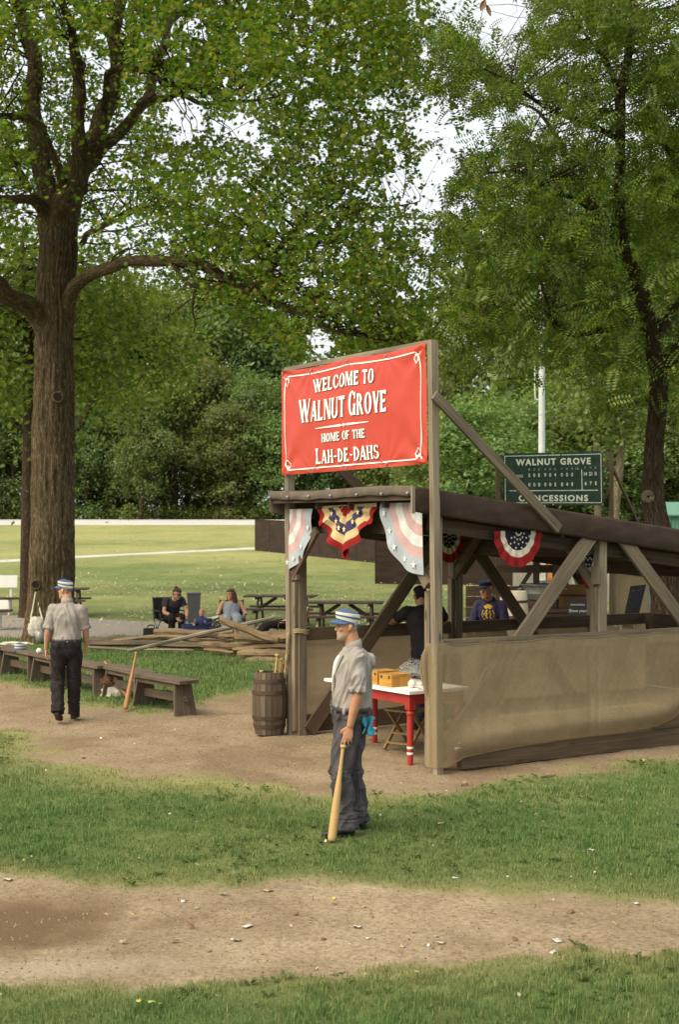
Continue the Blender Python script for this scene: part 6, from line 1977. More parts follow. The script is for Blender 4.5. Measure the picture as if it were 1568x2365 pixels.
# ---------------------------------------------------------------- things round the yard
def build_benches():
    g = "plank benches in a row along the yard"
    near = G(417, 1646); far = G(6, 1553)
    dv = (far - near); dv.z = 0; L = dv.length; dv.normalize()
    ang = math.atan2(dv.y, dv.x)
    def make():
        o = thing("bench", "x", "bench", (0, 0, 0), 0, g)
        W = 1.16
        mb = MB(3); mb.board((-W / 2 - .08, 0, .425), (W / 2 + .08, 0, .425), .30, .045, seg=6, jit=.002); mb.build("seat", W_BENCH, o)
        for s in (-1, 1):
            mb = MB(5 + s)
            x0, x1 = s * (W / 2 - .10), s * (W / 2 - .02)
            v = [(x1 - .022, -.165, -.03), (x1 + .022, -.165, -.03), (x1 + .022, .165, -.03), (x1 - .022, .165, -.03), (x0 - .022, -.125, .40), (x0 + .022, -.125, .40), (x0 + .022, .125, .40), (x0 - .022, .125, .40)]
            mb.add(v, [[0, 1, 5, 4], [1, 2, 6, 5], [2, 3, 7, 6], [3, 0, 4, 7], [4, 5, 6, 7], [3, 2, 1, 0]], [[(0 + k, .3), (0 + k, 0), (.43 + k, 0), (.43 + k, .3)] for k in (1, 4, 7, 9, 2, 3)])
            lg = mb.build("leg", W_BENCH, o)
            mb = MB(8 + s); mb.board((s * (W / 2 - .03), 0, .20), (s * (W / 2 + .035), 0, .20), .045, .07); mb.board((s * (W / 2 + .012), -.05, .205), (s * (W / 2 + .012), .05, .205), .018, .03); mb.build("tenon", W_BENCH, lg)
        mb = MB(11); mb.board((-W / 2 + .06, 0, .20), (W / 2 - .06, 0, .20), .035, .11); mb.build("stretcher", W_BENCH, o)
        for s in (-1, 1):
            mb = MB(13 + s); mb.board((-W / 2 + .08, s * .105, .375), (W / 2 - .08, s * .105, .375), .025, .07); mb.build("apron", W_BENCH, o)
        return o
    proto = make()
    labs = ["plank bench nearest the bat barrel at the right end of the row", "plank bench with a bat leaning on it and white cloth beneath", "plank bench just right of the walking man's legs", "plank bench with a white ball beside the walking man's hand",
            "plank bench with a striped cap on its seat", "plank bench at the far left end cut off by the picture edge"]
    rnd = random.Random(2)
    n = 6; pitch = 1.225
    ends = []
    for i in range(n):
        o = proto if i == 0 else copy_tree(proto)
        c = near + dv * (.40 + pitch * i) + V3((-dv.y, dv.x, 0)) * rnd.uniform(-.05, .05)
        o.location = (c.x, c.y, .0); o.rotation_euler = (0, 0, ang + R(rnd.uniform(-3, 3)))
        o['label'] = labs[i]
        ends.append(c)
    return ends, dv
BENCH, BDV = build_benches()

def build_bats():
    g = "loose wooden bats"
    tip = G(289, 1640) + V3((0, 0, .01)); k = P(314, 1506, tip.y + .35)
    build_bat(tip, k, "two tone bat leaning against the front of a bench", None, BATD, g)
    a = P(262, 1560, 20.55); b = P(241, 1528, 20.75)
    d = (b - a).normalized()
    build_bat(b - d * .86, b, "bat behind the benches with its knob poking up", None, BATD, g)
    # bats in the barrel
    B = G(622, 1694)
    for i, (x, y, lean, rk, m) in enumerate(((603, 1548, -.03, 1, BATW), (640, 1510, .05, 1, BATW), (650, 1520, .02, 1, BATW), (655, 1532, .09, 1, BATD), (647, 1553, .06, 1, BATW), (662, 1535, .16, 1, BATW))):
        kn = P(x, y, B.y - .05 + .04 * i)
        ft = V3((B.x + (kn.x - B.x) * .35 - lean * .3, B.y + .03 * (i - 2), .10))
        L = (kn - ft).length
        build_bat(ft, kn, ["short bat knob alone at the left of the barrel", "tallest bat standing in the barrel", "second tallest bat in the barrel just right of the tallest", "dark bat leaning right in the barrel", "short pale bat knob low in front in the barrel", "bat leaning out of the barrel against the post"][i], None, m, "bats standing in the wooden barrel")
    # barrel
    o = thing("barrel", "weathered wooden barrel with rusty hoops holding bats beside the stand", "barrel", (B.x, B.y, 0))
    H, r0, r1 = .735, .170, .208
    def rad(z): return r0 + (r1 - r0) * (1 - ((z - H / 2) / (H / 2)) ** 2)
    for k in range(18):
        a0, a1 = 2 * math.pi * k / 18, 2 * math.pi * (k + .93) / 18
        mb = MB(k)
        n = 10
        rings_ = []
        for j in range(n + 1):
            z = H * j / n; r = rad(z)
            rings_.append([V3((rr * math.cos(a), rr * math.sin(a), z)) for rr, a in ((r, a0), (r, a1), (r - .018, a1), (r - .018, a0))])
        mb.rings(rings_); mb.build("stave", W_BENCH if k % 3 else W_GREY, o)
    rust = plain("rusty_hoop", (.105, .062, .045), (.055, .034, .026), 14, .75, .3, 60, metal=.3)
    for z in (.10, .20, .50, .635):
        mb = MB(); mb.rings([[V3((rr * math.cos(2 * math.pi * k / 40), rr * math.sin(2 * math.pi * k / 40), zz)) for k in range(40)] for zz, rr in ((z - .022, rad(z - .022) + .001), (z - .022, rad(z - .022) + .006), (z + .022, rad(z + .022) + .006), (z + .022, rad(z + .022) + .001))], cap=False)
        mb.build("hoop", rust, o, smooth=False)
    mb = MB(); mb.lathe([(.001, .06), (.165, .06), (.165, .075), (.001, .08)], (0, 0, 0), 24); mb.build("bottom", W_DARK, o)
    # frayed rope down the post
    rope = plain("rope_hemp", (.36, .28, .17), (.25, .19, .11), 30, .95, .8, 120, .004)
    o = thing("rope", "frayed rope tied round the far front post and trailing to the ground", "rope", S(-.1, 2.85, 0))
    mb = MB()
    for dz in (0, .018, .036):
        mb.tube([S(.03 + .095 * math.cos(a), 2.85 + .085 * math.sin(a), 1.20 + dz + .012 * math.sin(a * 2)) for a in np.linspace(0, 2 * math.pi, 14)], [.009] * 14, 6, 2)
    mb.build("knot", rope, o, smooth=True, world=True)
    mb = MB()
    for q in range(3):
        pts = []
        for k in range(26):
            z = 1.20 - 1.19 * k / 25
            a = k * 1.1 + q * 2.09
            pts.append(S(-.10 - .05 * (1 - z / 1.2) + .012 * math.cos(a), 2.92 + .10 * (1 - z / 1.2) + .05 * math.sin(z * 4) * (1 - z / 1.2) + .012 * math.sin(a), max(.01, z)))
        mb.tube(pts, [.009 + .004 * math.sin(k * 1.3) for k in range(26)], 6, 2)
    rn = random.Random(3)
    for k in range(70):
        z = rn.uniform(.03, 1.15); b = S(-.10 - .05 * (1 - z / 1.2), 2.92 + .10 * (1 - z / 1.2) + .05 * math.sin(z * 4) * (1 - z / 1.2), z)
        mb.tube([b, b + V3((rn.uniform(-.02, .02), rn.uniform(-.02, .02), rn.uniform(-.05, .01)))], [.003, .001], 4, 1)
    mb.build("strand", rope, o, smooth=True, world=True)
build_bats()

def build_bench_things():
    o = thing("cap", "blue and white striped cap lying on a bench seat", "cap", BENCH[4] + V3((-.05, 0, .448)))
    M = Matrix.Rotation(R(-110), 4, 'Z') @ Matrix.Translation((0, 0, -.118))
    cap_mesh(o, M, STRIPES, [CAPB, CAPW], CAPB, top=.235, rim_f=.122, rim_b=.118, name="crown")
    c = P(89, 1506, BENCH[3].y + .25); 
    o = thing("ball", "white ball resting on the bench by the walking man's hand", "ball", (c.x, c.y, .448 + .045))
    ballm = plain("ball_leather", (.72, .68, .60), (.62, .57, .49), 12, .6, .2, 60)
    mb = MB(); mb.ball((0, 0, 0), .045, 18, 12); mb.build("leather", ballm, o, smooth=True)
    seamm = plain("seam", (.45, .30, .24), None, 30, .8, 0)
    mb = MB(); mb.tube([V3((.0455 * math.cos(a) * math.cos(.5 * math.sin(2 * a)), .0455 * math.sin(a) * math.cos(.5 * math.sin(2 * a)), .0455 * math.sin(.5 * math.sin(2 * a)))) for a in np.linspace(0, 6.28, 40)], [.0012] * 40, 5, 1); mb.build("seam", seamm, o)
    cl = cloth("cloth_white", (.52, .49, .44), (.42, .38, .33), fold=.8, fscale=14)
    cr = cloth("cloth_brown", (.10, .048, .030), (.065, .030, .020), fold=.9, fscale=16)
    def heap(name, label, cat, c, r, mat, seed, h=.5):
        o = thing(name, label, cat, c)
        mb = MB(seed)
        def fn(u, v):
            a = 2 * math.pi * u; b = v * math.pi / 2
            d = V3((math.cos(a) * math.cos(b), math.sin(a) * math.cos(b), math.sin(b)))
            w = 1 + .35 * noise.noise(d * 2.2 + V3((seed, 0, 0))) + .15 * noise.noise(d * 7 + V3((seed, 3, 0)))
            return V3((d.x * r[0] * w, d.y * r[1] * w, d.z * r[2] * w))
        mb.grid(fn, 40, 16); mb.build("folds", mat, o, smooth=True)
        return o
    heap("cloth_bundle", "crumpled white cloth on the ground beneath a bench", "cloth", G(255, 1612) + V3((0, .25, 0)), (.20, .12, .16), cl, 3)
    heap("glove", "brown leather glove lying on its side beneath the right end bench", "glove", G(377, 1628) + V3((0, .30, 0)), (.17, .13, .15), cr, 5)
    heap("glove", "brown leather glove hung on the stretcher behind the leaning bat's bench", "glove", P(245, 1580, BENCH[1].y + .05), (.10, .07, .10), cr, 9)
    heap("cloth_bundle", "small pale cloth folded on a far bench seat", "cloth", BENCH[5] + V3((.35, 0, .446)), (.28, .11, .045), cl, 7)
    # bottle and bag hung from the knot hole of the big trunk
    hook = P(82, 1362, 29.60)
    o = thing("string_bag", "white cloth bag hanging by two cords from the trunk's knot hole", "bag", hook)
    corde = plain("cord_white", (.66, .62, .50), None, 20, .9, .3)
    bag = P(83, 1448, 29.42)
    for s in (-1, 1):
        mb = MB(); mb.tube([hook, hook.lerp(bag, .5) + V3((s * .07, 0, 0)), bag + V3((s * .12, 0, .18))], [.016] * 3, 8, 4); mb.build("cord", corde, o, smooth=True, world=True)
    mb = MB()
    mb.rings([ell(bag + V3((0.02 * math.sin(z * 9), 0, z)), V3((a, 0, 0)), V3((0, b, 0)), 18) for z, a, b in ((-.19, .08, .06), (-.14, .14, .10), (-.04, .165, .11), (.06, .155, .10), (.14, .13, .08), (.20, .12, .05))])
    mb.build("sack", cl, o, world=True, remesh=.014, smooth_it=1, post=wrinkles(.022, 9, 4))
    mb = MB(); mb.lathe([(.001, -.12), (.085, -.11), (.10, 0), (.09, .10), (.04, .13), (.001, .14)], bag + V3((.09, -.06, -.20)), 14); mb.build("mug", plain("tin_grey", (.35, .34, .32), None, 8, .5, .1, metal=.4), o, smooth=True, world=True)
build_bench_things()

def build_logs():
    g = "split rails in the pile"
    W_POLE = wood("pole_grey", (.20, .17, .135), (.46, .41, .34))
    def z1(x, y): return x / 2.4994, 1191.7 + y / 2.4994
    rails = [  # endpoints in the enlarged crop, thickness, depth, label
        ((735, 782), (1592, 580), 20, 26.6, 27.4, "long grey rail slanting across the top of the pile to the upper right"),
        ((1268, 606), (1606, 716), 27, 26.4, 25.9, "short pale rail slanting down to the right over the long slanting one"),
        ((888, 668), (1345, 672), 29, 28.6, 28.3, "thick pale rail lying level in front of the seated women"),
        ((488, 757), (1122, 780), 13, 27.6, 27.2, "thin straight pole lying in the grass at the foot of the pile"),
        ((640, 722), (1010, 694), 18, 28.8, 28.6, "brown rail end rising from the left of the pile"),
        ((490, 716), (930, 722), 22, 29.2, 29.0, "dark low rail farthest left and farthest back"),
        ((520, 737), (1300, 752), 28, 28.2, 27.6, "long dark rail at the bottom left of the pile"),
        ((900, 702), (1345, 716), 24, 28.2, 27.8, "brown rail under the thick pale level one"),
        ((1150, 745), (1500, 757), 30, 27.4, 27.0, "brown rail in the middle of the pile's bottom half"),
        ((1355, 706), (1690, 702), 26, 26.6, 26.4, "rough pale rail ending just left of the post, second from the top"),
        ((1330, 738), (1700, 732), 26, 26.8, 26.5, "rough brown rail through the middle right of the pile"),
        ((1345, 768), (1710, 758), 27, 26.5, 26.2, "weathered rail third from the bottom at the pile's right end"),
        ((1370, 800), (1700, 800), 30, 26.2, 26.0, "thick weathered rail second from the bottom at the right end"),
        ((1420, 832), (1720, 846), 26, 26.0, 25.6, "lowest rail on the ground at the right end of the pile"),
        ((1180, 780), (1420, 786), 22, 27.0, 26.7, "short stub of rail on the grass in the middle front"),
        ((1000, 735), (1230, 742), 20, 27.9, 27.7, "grey rail half buried in the middle of the pile"),
        ((1440, 682), (1715, 668), 22, 27.2, 27.0, "topmost level rail at the pile's right end"),
        ((1260, 690), (1480, 700), 24, 27.6, 27.4, "mossy brown rail beneath the crossing of the slanting two"),
        ((1120, 690), (1300, 700), 20, 28.0, 27.8, "dark rail end under the long slanting one"),
    ]
    for i, (a, b, th, ya, yb, lab) in enumerate(rails):
        pa, pb = P(*z1(*a), ya), P(*z1(*b), yb)
        t = th * (1.3 if i else 1.1) / 2.4994 * (ya + yb) / 2 / FPX
        base = V3((pa.x, pa.y, min(pa.z, pb.z)))
        o = thing("split_rail", lab, "rail", base, 0, g)
        rn = random.Random(i)
        n = 16
        rings_ = []
        ax = (pb - pa).normalized(); up = V3((0, 0, 1)); up = (up - ax * up.dot(ax)).normalized(); sdv = ax.cross(up)
        for k in range(n + 1):
            f = k / n
            c = pa.lerp(pb, f) + up * ((.16 if i else .04) * t * math.sin(f * 5 + i) + .3 * t * noise.noise(V3((f * 3, i * 5.1, 2)))) 
            ring = []
            for j in range(7):
                an = 2 * math.pi * j / 7 + .3 * i
                r = t * .54 * (1 + .25 * math.sin(an * 2 + i * 1.7) + .42 * noise.noise(V3((f * 7, j * 1.7, i * 3.1)))) * (1 - .25 * (abs(f - .5) * 2) ** 6)
                ring.append(c + up * (r * math.cos(an)) + sdv * (r * math.sin(an) * 1.25))
            rings_.append(ring)
        mb = MB(i); mb.rings(rings_)
        m = W_POLE if i == 0 else W_POST if i in (3, 15) else W_BENCH if i in (5, 6, 18) else W_RAIL
        me = mb.build("timber", m, o, world=True)
        # one mesh only: make it the thing itself
        for k_ in ('label', 'category', 'group'): me[k_] = o[k_]
        me.name = "split_rail"; me.parent = None
        me.location = base
        bpy.data.objects.remove(o)
    # dark floor of bark and chips beneath
build_logs()

def build_tables():
    g = "picnic tables on the lawn"
    def make():
        o = thing("picnic_table", "x", "picnic table", (0, 0, 0), 0, g)
        L = 1.72
        for k in range(5):
            mb = MB(k); mb.board((-L / 2, -.30 + .15 * k, .735), (L / 2, -.30 + .15 * k, .735), .138, .04); mb.build("top_board", W_DARK2, o)
        for s in (-1, 1):
            mb = MB(20 + s); mb.board((-L / 2, s * .64, .445), (L / 2, s * .64, .445), .24, .045); mb.build("seat", W_DARK2, o)
            x = s * (L / 2 - .30)
            mb = MB(24 + s); mb.board((x, -.76, .39), (x, .76, .39), .04, .09); mb.build("seat_bearer", W_DARK2, o)
            mb = MB(26 + s); mb.board((x, -.34, .695), (x, .34, .695), .04, .07); mb.build("top_bearer", W_DARK2, o)
            for q in (-1, 1):
                mb = MB(30 + s + q); mb.board((x + .045, q * .62, -.04), (x + .045, q * .20, .70), .045, .10, (0, 1, 0)); mb.build("leg", W_DARK2, o)
            mb = MB(40 + s); mb.board((x, 0, .40), (s * .10, 0, .70), .04, .08); mb.build("brace", W_DARK2, o)
        return o
    W_DARK2 = wood("table_timber", (.060, .042, .032), (.160, .120, .095))
    p = make()
    for i, (x, y, rz, lab) in enumerate(((648, 1374.5, -6, "dark picnic table behind the woman in the grey dress"), (796, 1389, -5, "dark picnic table seen through the stand's open front"), (128, 1358, 3, "dark picnic table half hidden behind the massive trunk"))):
        Y = (CAMH - .755) * FPX / (y - HY)
        o = p if i == 0 else copy_tree(p)
        o.location = ((x - CX) / FPX * Y, Y, 0); o.rotation_euler = (0, 0, R(rz)); o['label'] = lab
    # white benches at the picture's left edge
    def white(x, y, Y, rz, lab):
        c = P(x, y, Y)
        o = thing("white_bench", lab, "bench", (c.x, Y, 0), R(rz), "white benches at the left edge")
        mb = MB(1); mb.board((-.8, 0, c.z), (.48, 0, c.z + .0), .045, .34, (0, .15, 1)); mb.build("backrest", WHITE, o)
        mb = MB(2); mb.board((-.8, -.28, .45), (.60, -.28, .45), .42, .05); mb.build("seat", W_DARK, o)
        for xx in (-.55, .30):
            mb = MB(3); mb.board((xx, .02, .0), (xx, .02, c.z), .05, .06, (1, 0, 0)); mb.board((xx, -.45, 0), (xx, -.40, .44), .05, .06, (1, 0, 0)); mb.board((xx, -.45, .41), (xx, .02, .41), .045, .05); mb.build("leg_frame", WHITE, o)
    white(-2, 1343, 39, 4, "white backed bench farther back at the left edge")
    white(-30, 1403, 33.5, 4, "white backed bench nearer the big trunk at the left edge")
build_tables()

def build_picnic():
    frame = plain("chair_tube", (.06, .06, .065), None, 10, .4, 0, metal=.6)
    def camp(loc, rz, mats, label, low=False, h=.44):
        o = thing("camp_chair", label, "camp chair", loc, rz, "folding camp chairs")
        z = h
        mb = MB(); mb.grid(lambda u, v: (-.22 + .46 * u, -.24 + .48 * v, z + .02 * (2 * v - 1) ** 2 * 2 - .03 * math.sin(u * math.pi)), 10, 10); mb.build("seat", mats[0], o, smooth=True, solid=.012)
        mb = MB(); mb.grid(lambda u, v: (-.24 - .14 * u - .05 * (1 - (2 * v - 1) ** 2), -.25 + .50 * v, z + .02 + .46 * u), 10, 10, mfn=lambda u, v: int(v * len(mats)) % len(mats)); mb.build("backrest", list(mats), o, smooth=True, solid=.012)
        for s in (-1, 1):
            mb = MB(); mb.tube([(.26, s * .27, 0), (-.24, s * .27, z)], [.011] * 2, 8, 1); mb.tube([(-.26, s * .27, 0), (.24, s * .27, z), (.24, s * .28, z + .2)], [.011] * 3, 8, 1); mb.tube([(-.24, s * .27, z), (-.38, s * .26, z + .50)], [.011] * 2, 8, 1); mb.build("leg_frame", frame, o, smooth=True)
            mb = MB(); mb.board((-.28, s * .28, z + .21), (.26, s * .28, z + .21), .06, .022); mb.build("armrest", BLACKP, o)
        return o
    nvy = cloth("canvas_navy", (.026, .028, .075), (.017, .019, .05), fold=.5)
    blkc = cloth("canvas_black", (.022, .022, .024), None, fold=.5)
    camp(((389 - CX) / FPX * 31, 31.06, 0), R(-66), [blkc], "black folding chair under the bending woman", h=.38)
    camp(((535 - CX) / FPX * 30.9, 30.95, 0), R(-84), [blkc], "low black folding chair under the woman in grey dress", h=.32)
    camp(((668 - CX) / FPX * 29.2, 29.2, 0), R(186), [cloth("canvas_lime", (.35, .50, .12), None), cloth("canvas_teal", (.06, .36, .36), None), cloth("canvas_pink", (.55, .07, .14), None)], "lime, teal and pink camp chair behind the post", h=.29)
    camp(((466 - CX) / FPX * 30.6, 30.64, 0), R(-100), [nvy], "small navy folding chair under the blond child", h=.24).scale = (.6, .6, .6)
    def tote(x, y, Y, w, h, mat, lab):
        c = P(x, y, Y); d = .22
        o = thing("tote_bag", lab, "bag", (c.x, Y, 0), R(8), "bags among the seated group")
        mb = MB()
        def fn(u, v):
            a = 2 * math.pi * u
            sx = math.copysign(abs(math.cos(a)) ** .5, math.cos(a)) * w / 2 * (1 - .12 * v); sy = math.copysign(abs(math.sin(a)) ** .5, math.sin(a)) * d / 2 * (1 - .55 * v)
            return (sx * (1 + .06 * noise.noise(V3((a, v * 3, x)))), sy, h * v)
        mb.grid(fn, 36, 8); mb.build("pouch", mat, o, smooth=True)
        for s in (-1, 1):
            mb = MB(); mb.tube([(-w * .22, s * d * .2, h * .95), (-w * .15, s * d * .25, h * 1.22), (w * .15, s * d * .25, h * 1.22), (w * .22, s * d * .2, h * .95)], [.010] * 4, 6, 3); mb.build("handle", mat, o, smooth=True)
    tote(431, 1460, 30.2, .26, .36, cloth("tote_indigo", (.040, .042, .13), (.028, .03, .09), fold=.5), "indigo tote bag in front of the bending woman's hands")
    tote(461, 1460, 30.0, .42, .34, nvy, "wide navy bag below the blond child")
    tote(487, 1462, 30.3, .40, .30, cloth("tote_slate", (.05, .055, .07), None, fold=.5), "slate grey bag beside the woman in grey dress")
    tote(348, 1466, 30.3, .36, .26, blkc, "small black bag on the road edge left of the women")
    c = P(447, 1385, 36)
    o = thing("litter_bin", "square grey bin on the lawn behind the bending woman", "bin", (c.x, 36, 0), R(6))
    gm = plain("bin_grey", (.095, .095, .10), (.07, .07, .075), 5, .6, .2)
    mb = MB(); mb.board((0, 0, -.02), (0, 0, .70), .34, .30, (1, 0, 0), w1=.40, h1=.34); mb.build("body", gm, o)
    mb = MB(); mb.board((0, 0, .70), (0, 0, .74), .43, .37, (1, 0, 0)); mb.build("lid", gm, o)
    o = thing("push_chair", "dark folded push chair with pale cloth behind the child", "push chair", P(495, 1473, 31.4).xy.to_3d())
    mb = MB(); 
    for s in (-1, 1):
        mb.tube([(-.28, s * .22, .05), (.2, s * .22, .42), (.34, s * .22, .60)], [.013] * 3, 8, 1); mb.tube([(.30, s * .22, .05), (-.1, s * .22, .42)], [.013] * 2, 8, 1)
    mb.tube([(.34, -.22, .60), (.34, .22, .60)], [.013] * 2, 8, 1); mb.build("frame", frame, o, smooth=True)
    for xx, s in ((-.28, -1), (-.28, 1), (.30, -1), (.30, 1)):
        mb = MB(); mb.lathe([(.05, -.015), (.075, -.015), (.08, 0), (.075, .015), (.05, .015)], (xx, s * .25, .08), 16, (0, 1, 0)); mb.build("wheel", BLACKP, o, smooth=True)
    mb = MB(); mb.grid(lambda u, v: (-.25 + .5 * u, -.20 + .4 * v, .36 + .14 * u * u + .03 * math.sin(v * 9)), 12, 12); mb.build("cover", cloth("cover_pale", (.60, .62, .60), None, fold=.6), o, smooth=True, solid=.02)
build_picnic()
# ---------------------------------------------------------------- inside and behind the stand
def text_mesh(body, size, bold=0.0, spacing=1.0):
    """outline lettering as polygons in a plane, centred"""
    cu = bpy.data.curves.new("tmp_text", 'FONT')
    cu.body = body; cu.size = size; cu.align_x = 'CENTER'; cu.align_y = 'CENTER'; cu.offset = bold; cu.space_character = spacing; cu.resolution_u = 3
    o = bpy.data.objects.new("tmp_text", cu); COL.objects.link(o)
    dg = bpy.context.evaluated_depsgraph_get(); dg.update()
    me = o.evaluated_get(dg).to_mesh()
    V = [tuple(v.co) for v in me.vertices]; F = [list(p.vertices) for p in me.polygons]
    o.evaluated_get(dg).to_mesh_clear()
    bpy.data.objects.remove(o); bpy.data.curves.remove(cu)
    return V, F

def put_text(mb, body, size, M, bold=0.0, spacing=1.0, sx=1.0):
    V, F = text_mesh(body, size, bold, spacing)
    mb.add([M @ V3((x * sx, y, 0)) for x, y, z in V], F)

def build_table():
    c = V3((.725, 14.72, 0)); d1 = V3((-.569, .822, 0)); d2 = V3((.843, .537, 0))
    o = thing("table", "white topped table with red apron and red turned legs inside the stand", "table", c, math.atan2(d1.y, d1.x))
    L, W = 1.58, -.80     # x along d1, y to the left of it (the stand's inner side is -y)
    mb = MB(); mb.board((0, W / 2, .737), (L, W / 2, .737), abs(W), .032); top = mb.build("tabletop", WHITE, o)
    mb = MB()
    for (a, b) in (((.03, -.03), (L - .03, -.03)), ((.03, W + .03), (L - .03, W + .03)), ((.03, -.033), (.03, W + .033)), ((L - .03, -.033), (L - .03, W + .033))):
        mb.board((a[0], a[1], .7535), (b[0], b[1], .7535), .006, .002)
    mb.build("edge_line", RED, top)
    for (a, b) in (((.07, -.06), (L - .07, -.06)), ((.07, W + .06), (L - .07, W + .06)), ((.07, -.07), (.07, W + .07)), ((L - .07, -.07), (L - .07, W + .07))):
        mb = MB(); mb.board((a[0], a[1], .665), (b[0], b[1], .665), .022, .11); mb.build("apron", RED, o)
    for x, ys_ in ((.09, (-.08, W + .08)), (L - .12, (-.20, W + .18))):
        for y in ys_:
            mb = MB(); mb.board((x, y, .555), (x, y, .72), .082, .082, (1, 0, 0))
            mb.lathe([(.026, -.03), (.030, .0), (.033, .12), (.036, .40), (.034, .49), (.040, .50), (.042, .52), (.034, .535), (.036, .556)], (x, y, 0), 18)
            lg = mb.build("leg", RED, o, smooth=False)
            for z in (.095, .155):
                mb = MB(); mb.lathe([(.0325, z - .013), (.0345, z - .012), (.0350, z + .012), (.0335, z + .013)], (x, y, 0), 18, cap=False); mb.build("white_band", WHITE, lg, smooth=True)
    M = wmat(o)
    def T(x, y, z=.753): return M @ V3((x, y, z))
    # what lies on it
    om = wood("box_wood", (.36, .165, .035), (.60, .32, .075), rough=.4, knots=False, bump=.1)
    rz = o.rotation_euler.z
    def chest(p, s, ang, label):
        b = thing("wooden_box", label, "box", p, ang, "honey coloured boxes on the table")
        mb = MB(2); mb.board((-s[0] / 2, 0, s[2] * .39), (s[0] / 2, 0, s[2] * .39), s[1], s[2] * .78); mb.build("case", om, b)
        mb = MB(3); mb.board((-s[0] / 2 - .002, 0, s[2] * .89), (s[0] / 2 + .002, 0, s[2] * .89), s[1] + .004, s[2] * .20); mb.build("lid", om, b)
        for x in (-.3, .3):
            mb = MB(4); mb.box((s[0] * x, s[1] / 2 + .002, s[2] * .78), (.022, .004, .03)); mb.box((s[0] * x, -s[1] / 2 - .002, s[2] * .78), (.022, .004, .03)); mb.build("hinge", BLACKP, b)
    chest(T(.52, -.20), (.21, .26, .135), rz + R(3), "honey coloured wooden box nearer the ball")
    chest(T(.77, -.22), (.20, .27, .150), rz + R(-2), "honey coloured wooden box partly behind the batter's back")
    b = thing("ball", "white stitched ball on the table beside the wooden boxes", "ball", T(.27, -.24, .753 + .043))
    mb = MB(); mb.ball((0, 0, 0), .043, 20, 14); mb.build("leather", bpy.data.materials["ball_leather"], b, smooth=True)
    mb = MB(); mb.tube([V3((.0435 * math.cos(a) * math.cos(.5 * math.sin(2 * a)), .0435 * math.sin(a) * math.cos(.5 * math.sin(2 * a)), .0435 * math.sin(.5 * math.sin(2 * a)))) for a in np.linspace(0, 6.28, 40)], [.0011] * 40, 5, 1); mb.build("seam", bpy.data.materials["seam"], b)
    b = thing("pocket_camera", "small black camera with a wire strap on the table edge", "camera", T(.07, -.36), R(20))
    mb = MB(); mb.board((-.06, 0, .018), (.06, 0, .018), .045, .036); mb.build("body", BLACKP, b)
    mb = MB(); mb.lathe([(.018, 0), (.018, .014), (.012, .016)], (.02, -.023, .018), 12, (0, -1, 0)); mb.build("lens", BLACKP, b)
    mb = MB(); mb.tube([(-.06, 0, .02), (-.12, -.03, .004), (-.16, .02, .004), (-.10, .05, .004)], [.002] * 4, 5, 4); mb.build("strap", BLACKP, b)
    b = thing("spectacles", "thin dark wire spectacles lying folded on the white tabletop", "spectacles", T(.30, -.47), R(-10))
    wire = plain("wire_brown", (.10, .06, .04), None, 20, .5, 0, metal=.4)
    for x in (-.035, .035):
        mb = MB(); mb.tube([(x + .028 * math.cos(a), .022 * math.sin(a), .010) for a in np.linspace(0, 6.28, 18)], [.0022] * 18, 5, 1); mb.build("rim", wire, b)
    for x in (-1, 1):
        mb = MB(); mb.tube([(x * .063, 0, .010), (x * .05, .06, .022), (-x * .05, .075, .03)], [.0024] * 3, 5, 3); mb.build("temple", wire, b)
    b = thing("jar", "small glass jar with a dark lid on the table before the batter's chest", "jar", T(1.44, -.20))
    gl = plain("jar_twigs", (.42, .30, .15), (.22, .14, .06), 40, .5, .3)
    mb = MB(); mb.lathe([(.034, 0), (.042, .01), (.042, .10), (.030, .12)], (0, 0, 0), 16); mb.build("glass", gl, b, smooth=True)
    mb = MB(); mb.lathe([(.034, .118), (.036, .124), (.036, .145), (.001, .147)], (0, 0, 0), 16); mb.build("lid", BLACKP, b)
    # heap of pale wire mesh
    b = thing("mesh_heap", "tangled heap of pale wire netting at the back of the table", "netting", T(.78, -.66))
    pw = plain("wire_pale", (.52, .52, .50), None, 30, .5, 0, metal=.3)
    rn = random.Random(6); mb = MB()
    for k in range(520):
        a = rn.uniform(0, 6.28); r = rn.uniform(.02, .28); h = .23 * (1 - (r / .30) ** 1.4) * rn.uniform(.4, 1.05)
        p = V3((r * math.cos(a), r * .7 * math.sin(a), max(.004, h)))
        q = V3((rn.uniform(-1, 1), rn.uniform(-1, 1), rn.uniform(-.35, .35))).normalized() * .045
        e1, e2 = p - q, p + q; e1.z = max(.003, e1.z); e2.z = max(.003, e2.z)
        mb.tube([e1, p + V3((0, 0, .012)), e2], [.0011] * 3, 4, 2, cap=False)
    mb.build("wire", pw, b)
    # folding stool, chair
    wst = wood("stool_wood", (.20, .125, .055), (.38, .255, .115), rough=.6)
    b = thing("folding_stool", "slatted wooden folding stool tucked under the table", "stool", T(.845, -.643, 0), rz + R(15))
    for k in range(5):
        mb = MB(k); mb.board((-.20, -.16 + .08 * k, .43), (.20, -.16 + .08 * k, .43), .062, .022); mb.build("slat", wst, b)
    for x in (-.17, .17):
        for s in (-1, 1):
            mb = MB(9); mb.board((x + s * .012, s * .21, .0), (x + s * .012, -s * .17, .42), .04, .022, (1, 0, 0)); mb.build("leg", wst, b)
    for y, z in ((-.17, .075), (.17, .075), (-.08, .17), (.08, .17)):
        mb = MB(12); mb.board((-.17, y, z), (.17, y, z), .035, .02); mb.build("rung", wst, b)
    ch = S(1.0, .62, 0)
    b = thing("windsor_chair", "hoop backed wooden chair standing behind the burlap", "chair", ch, R(120))
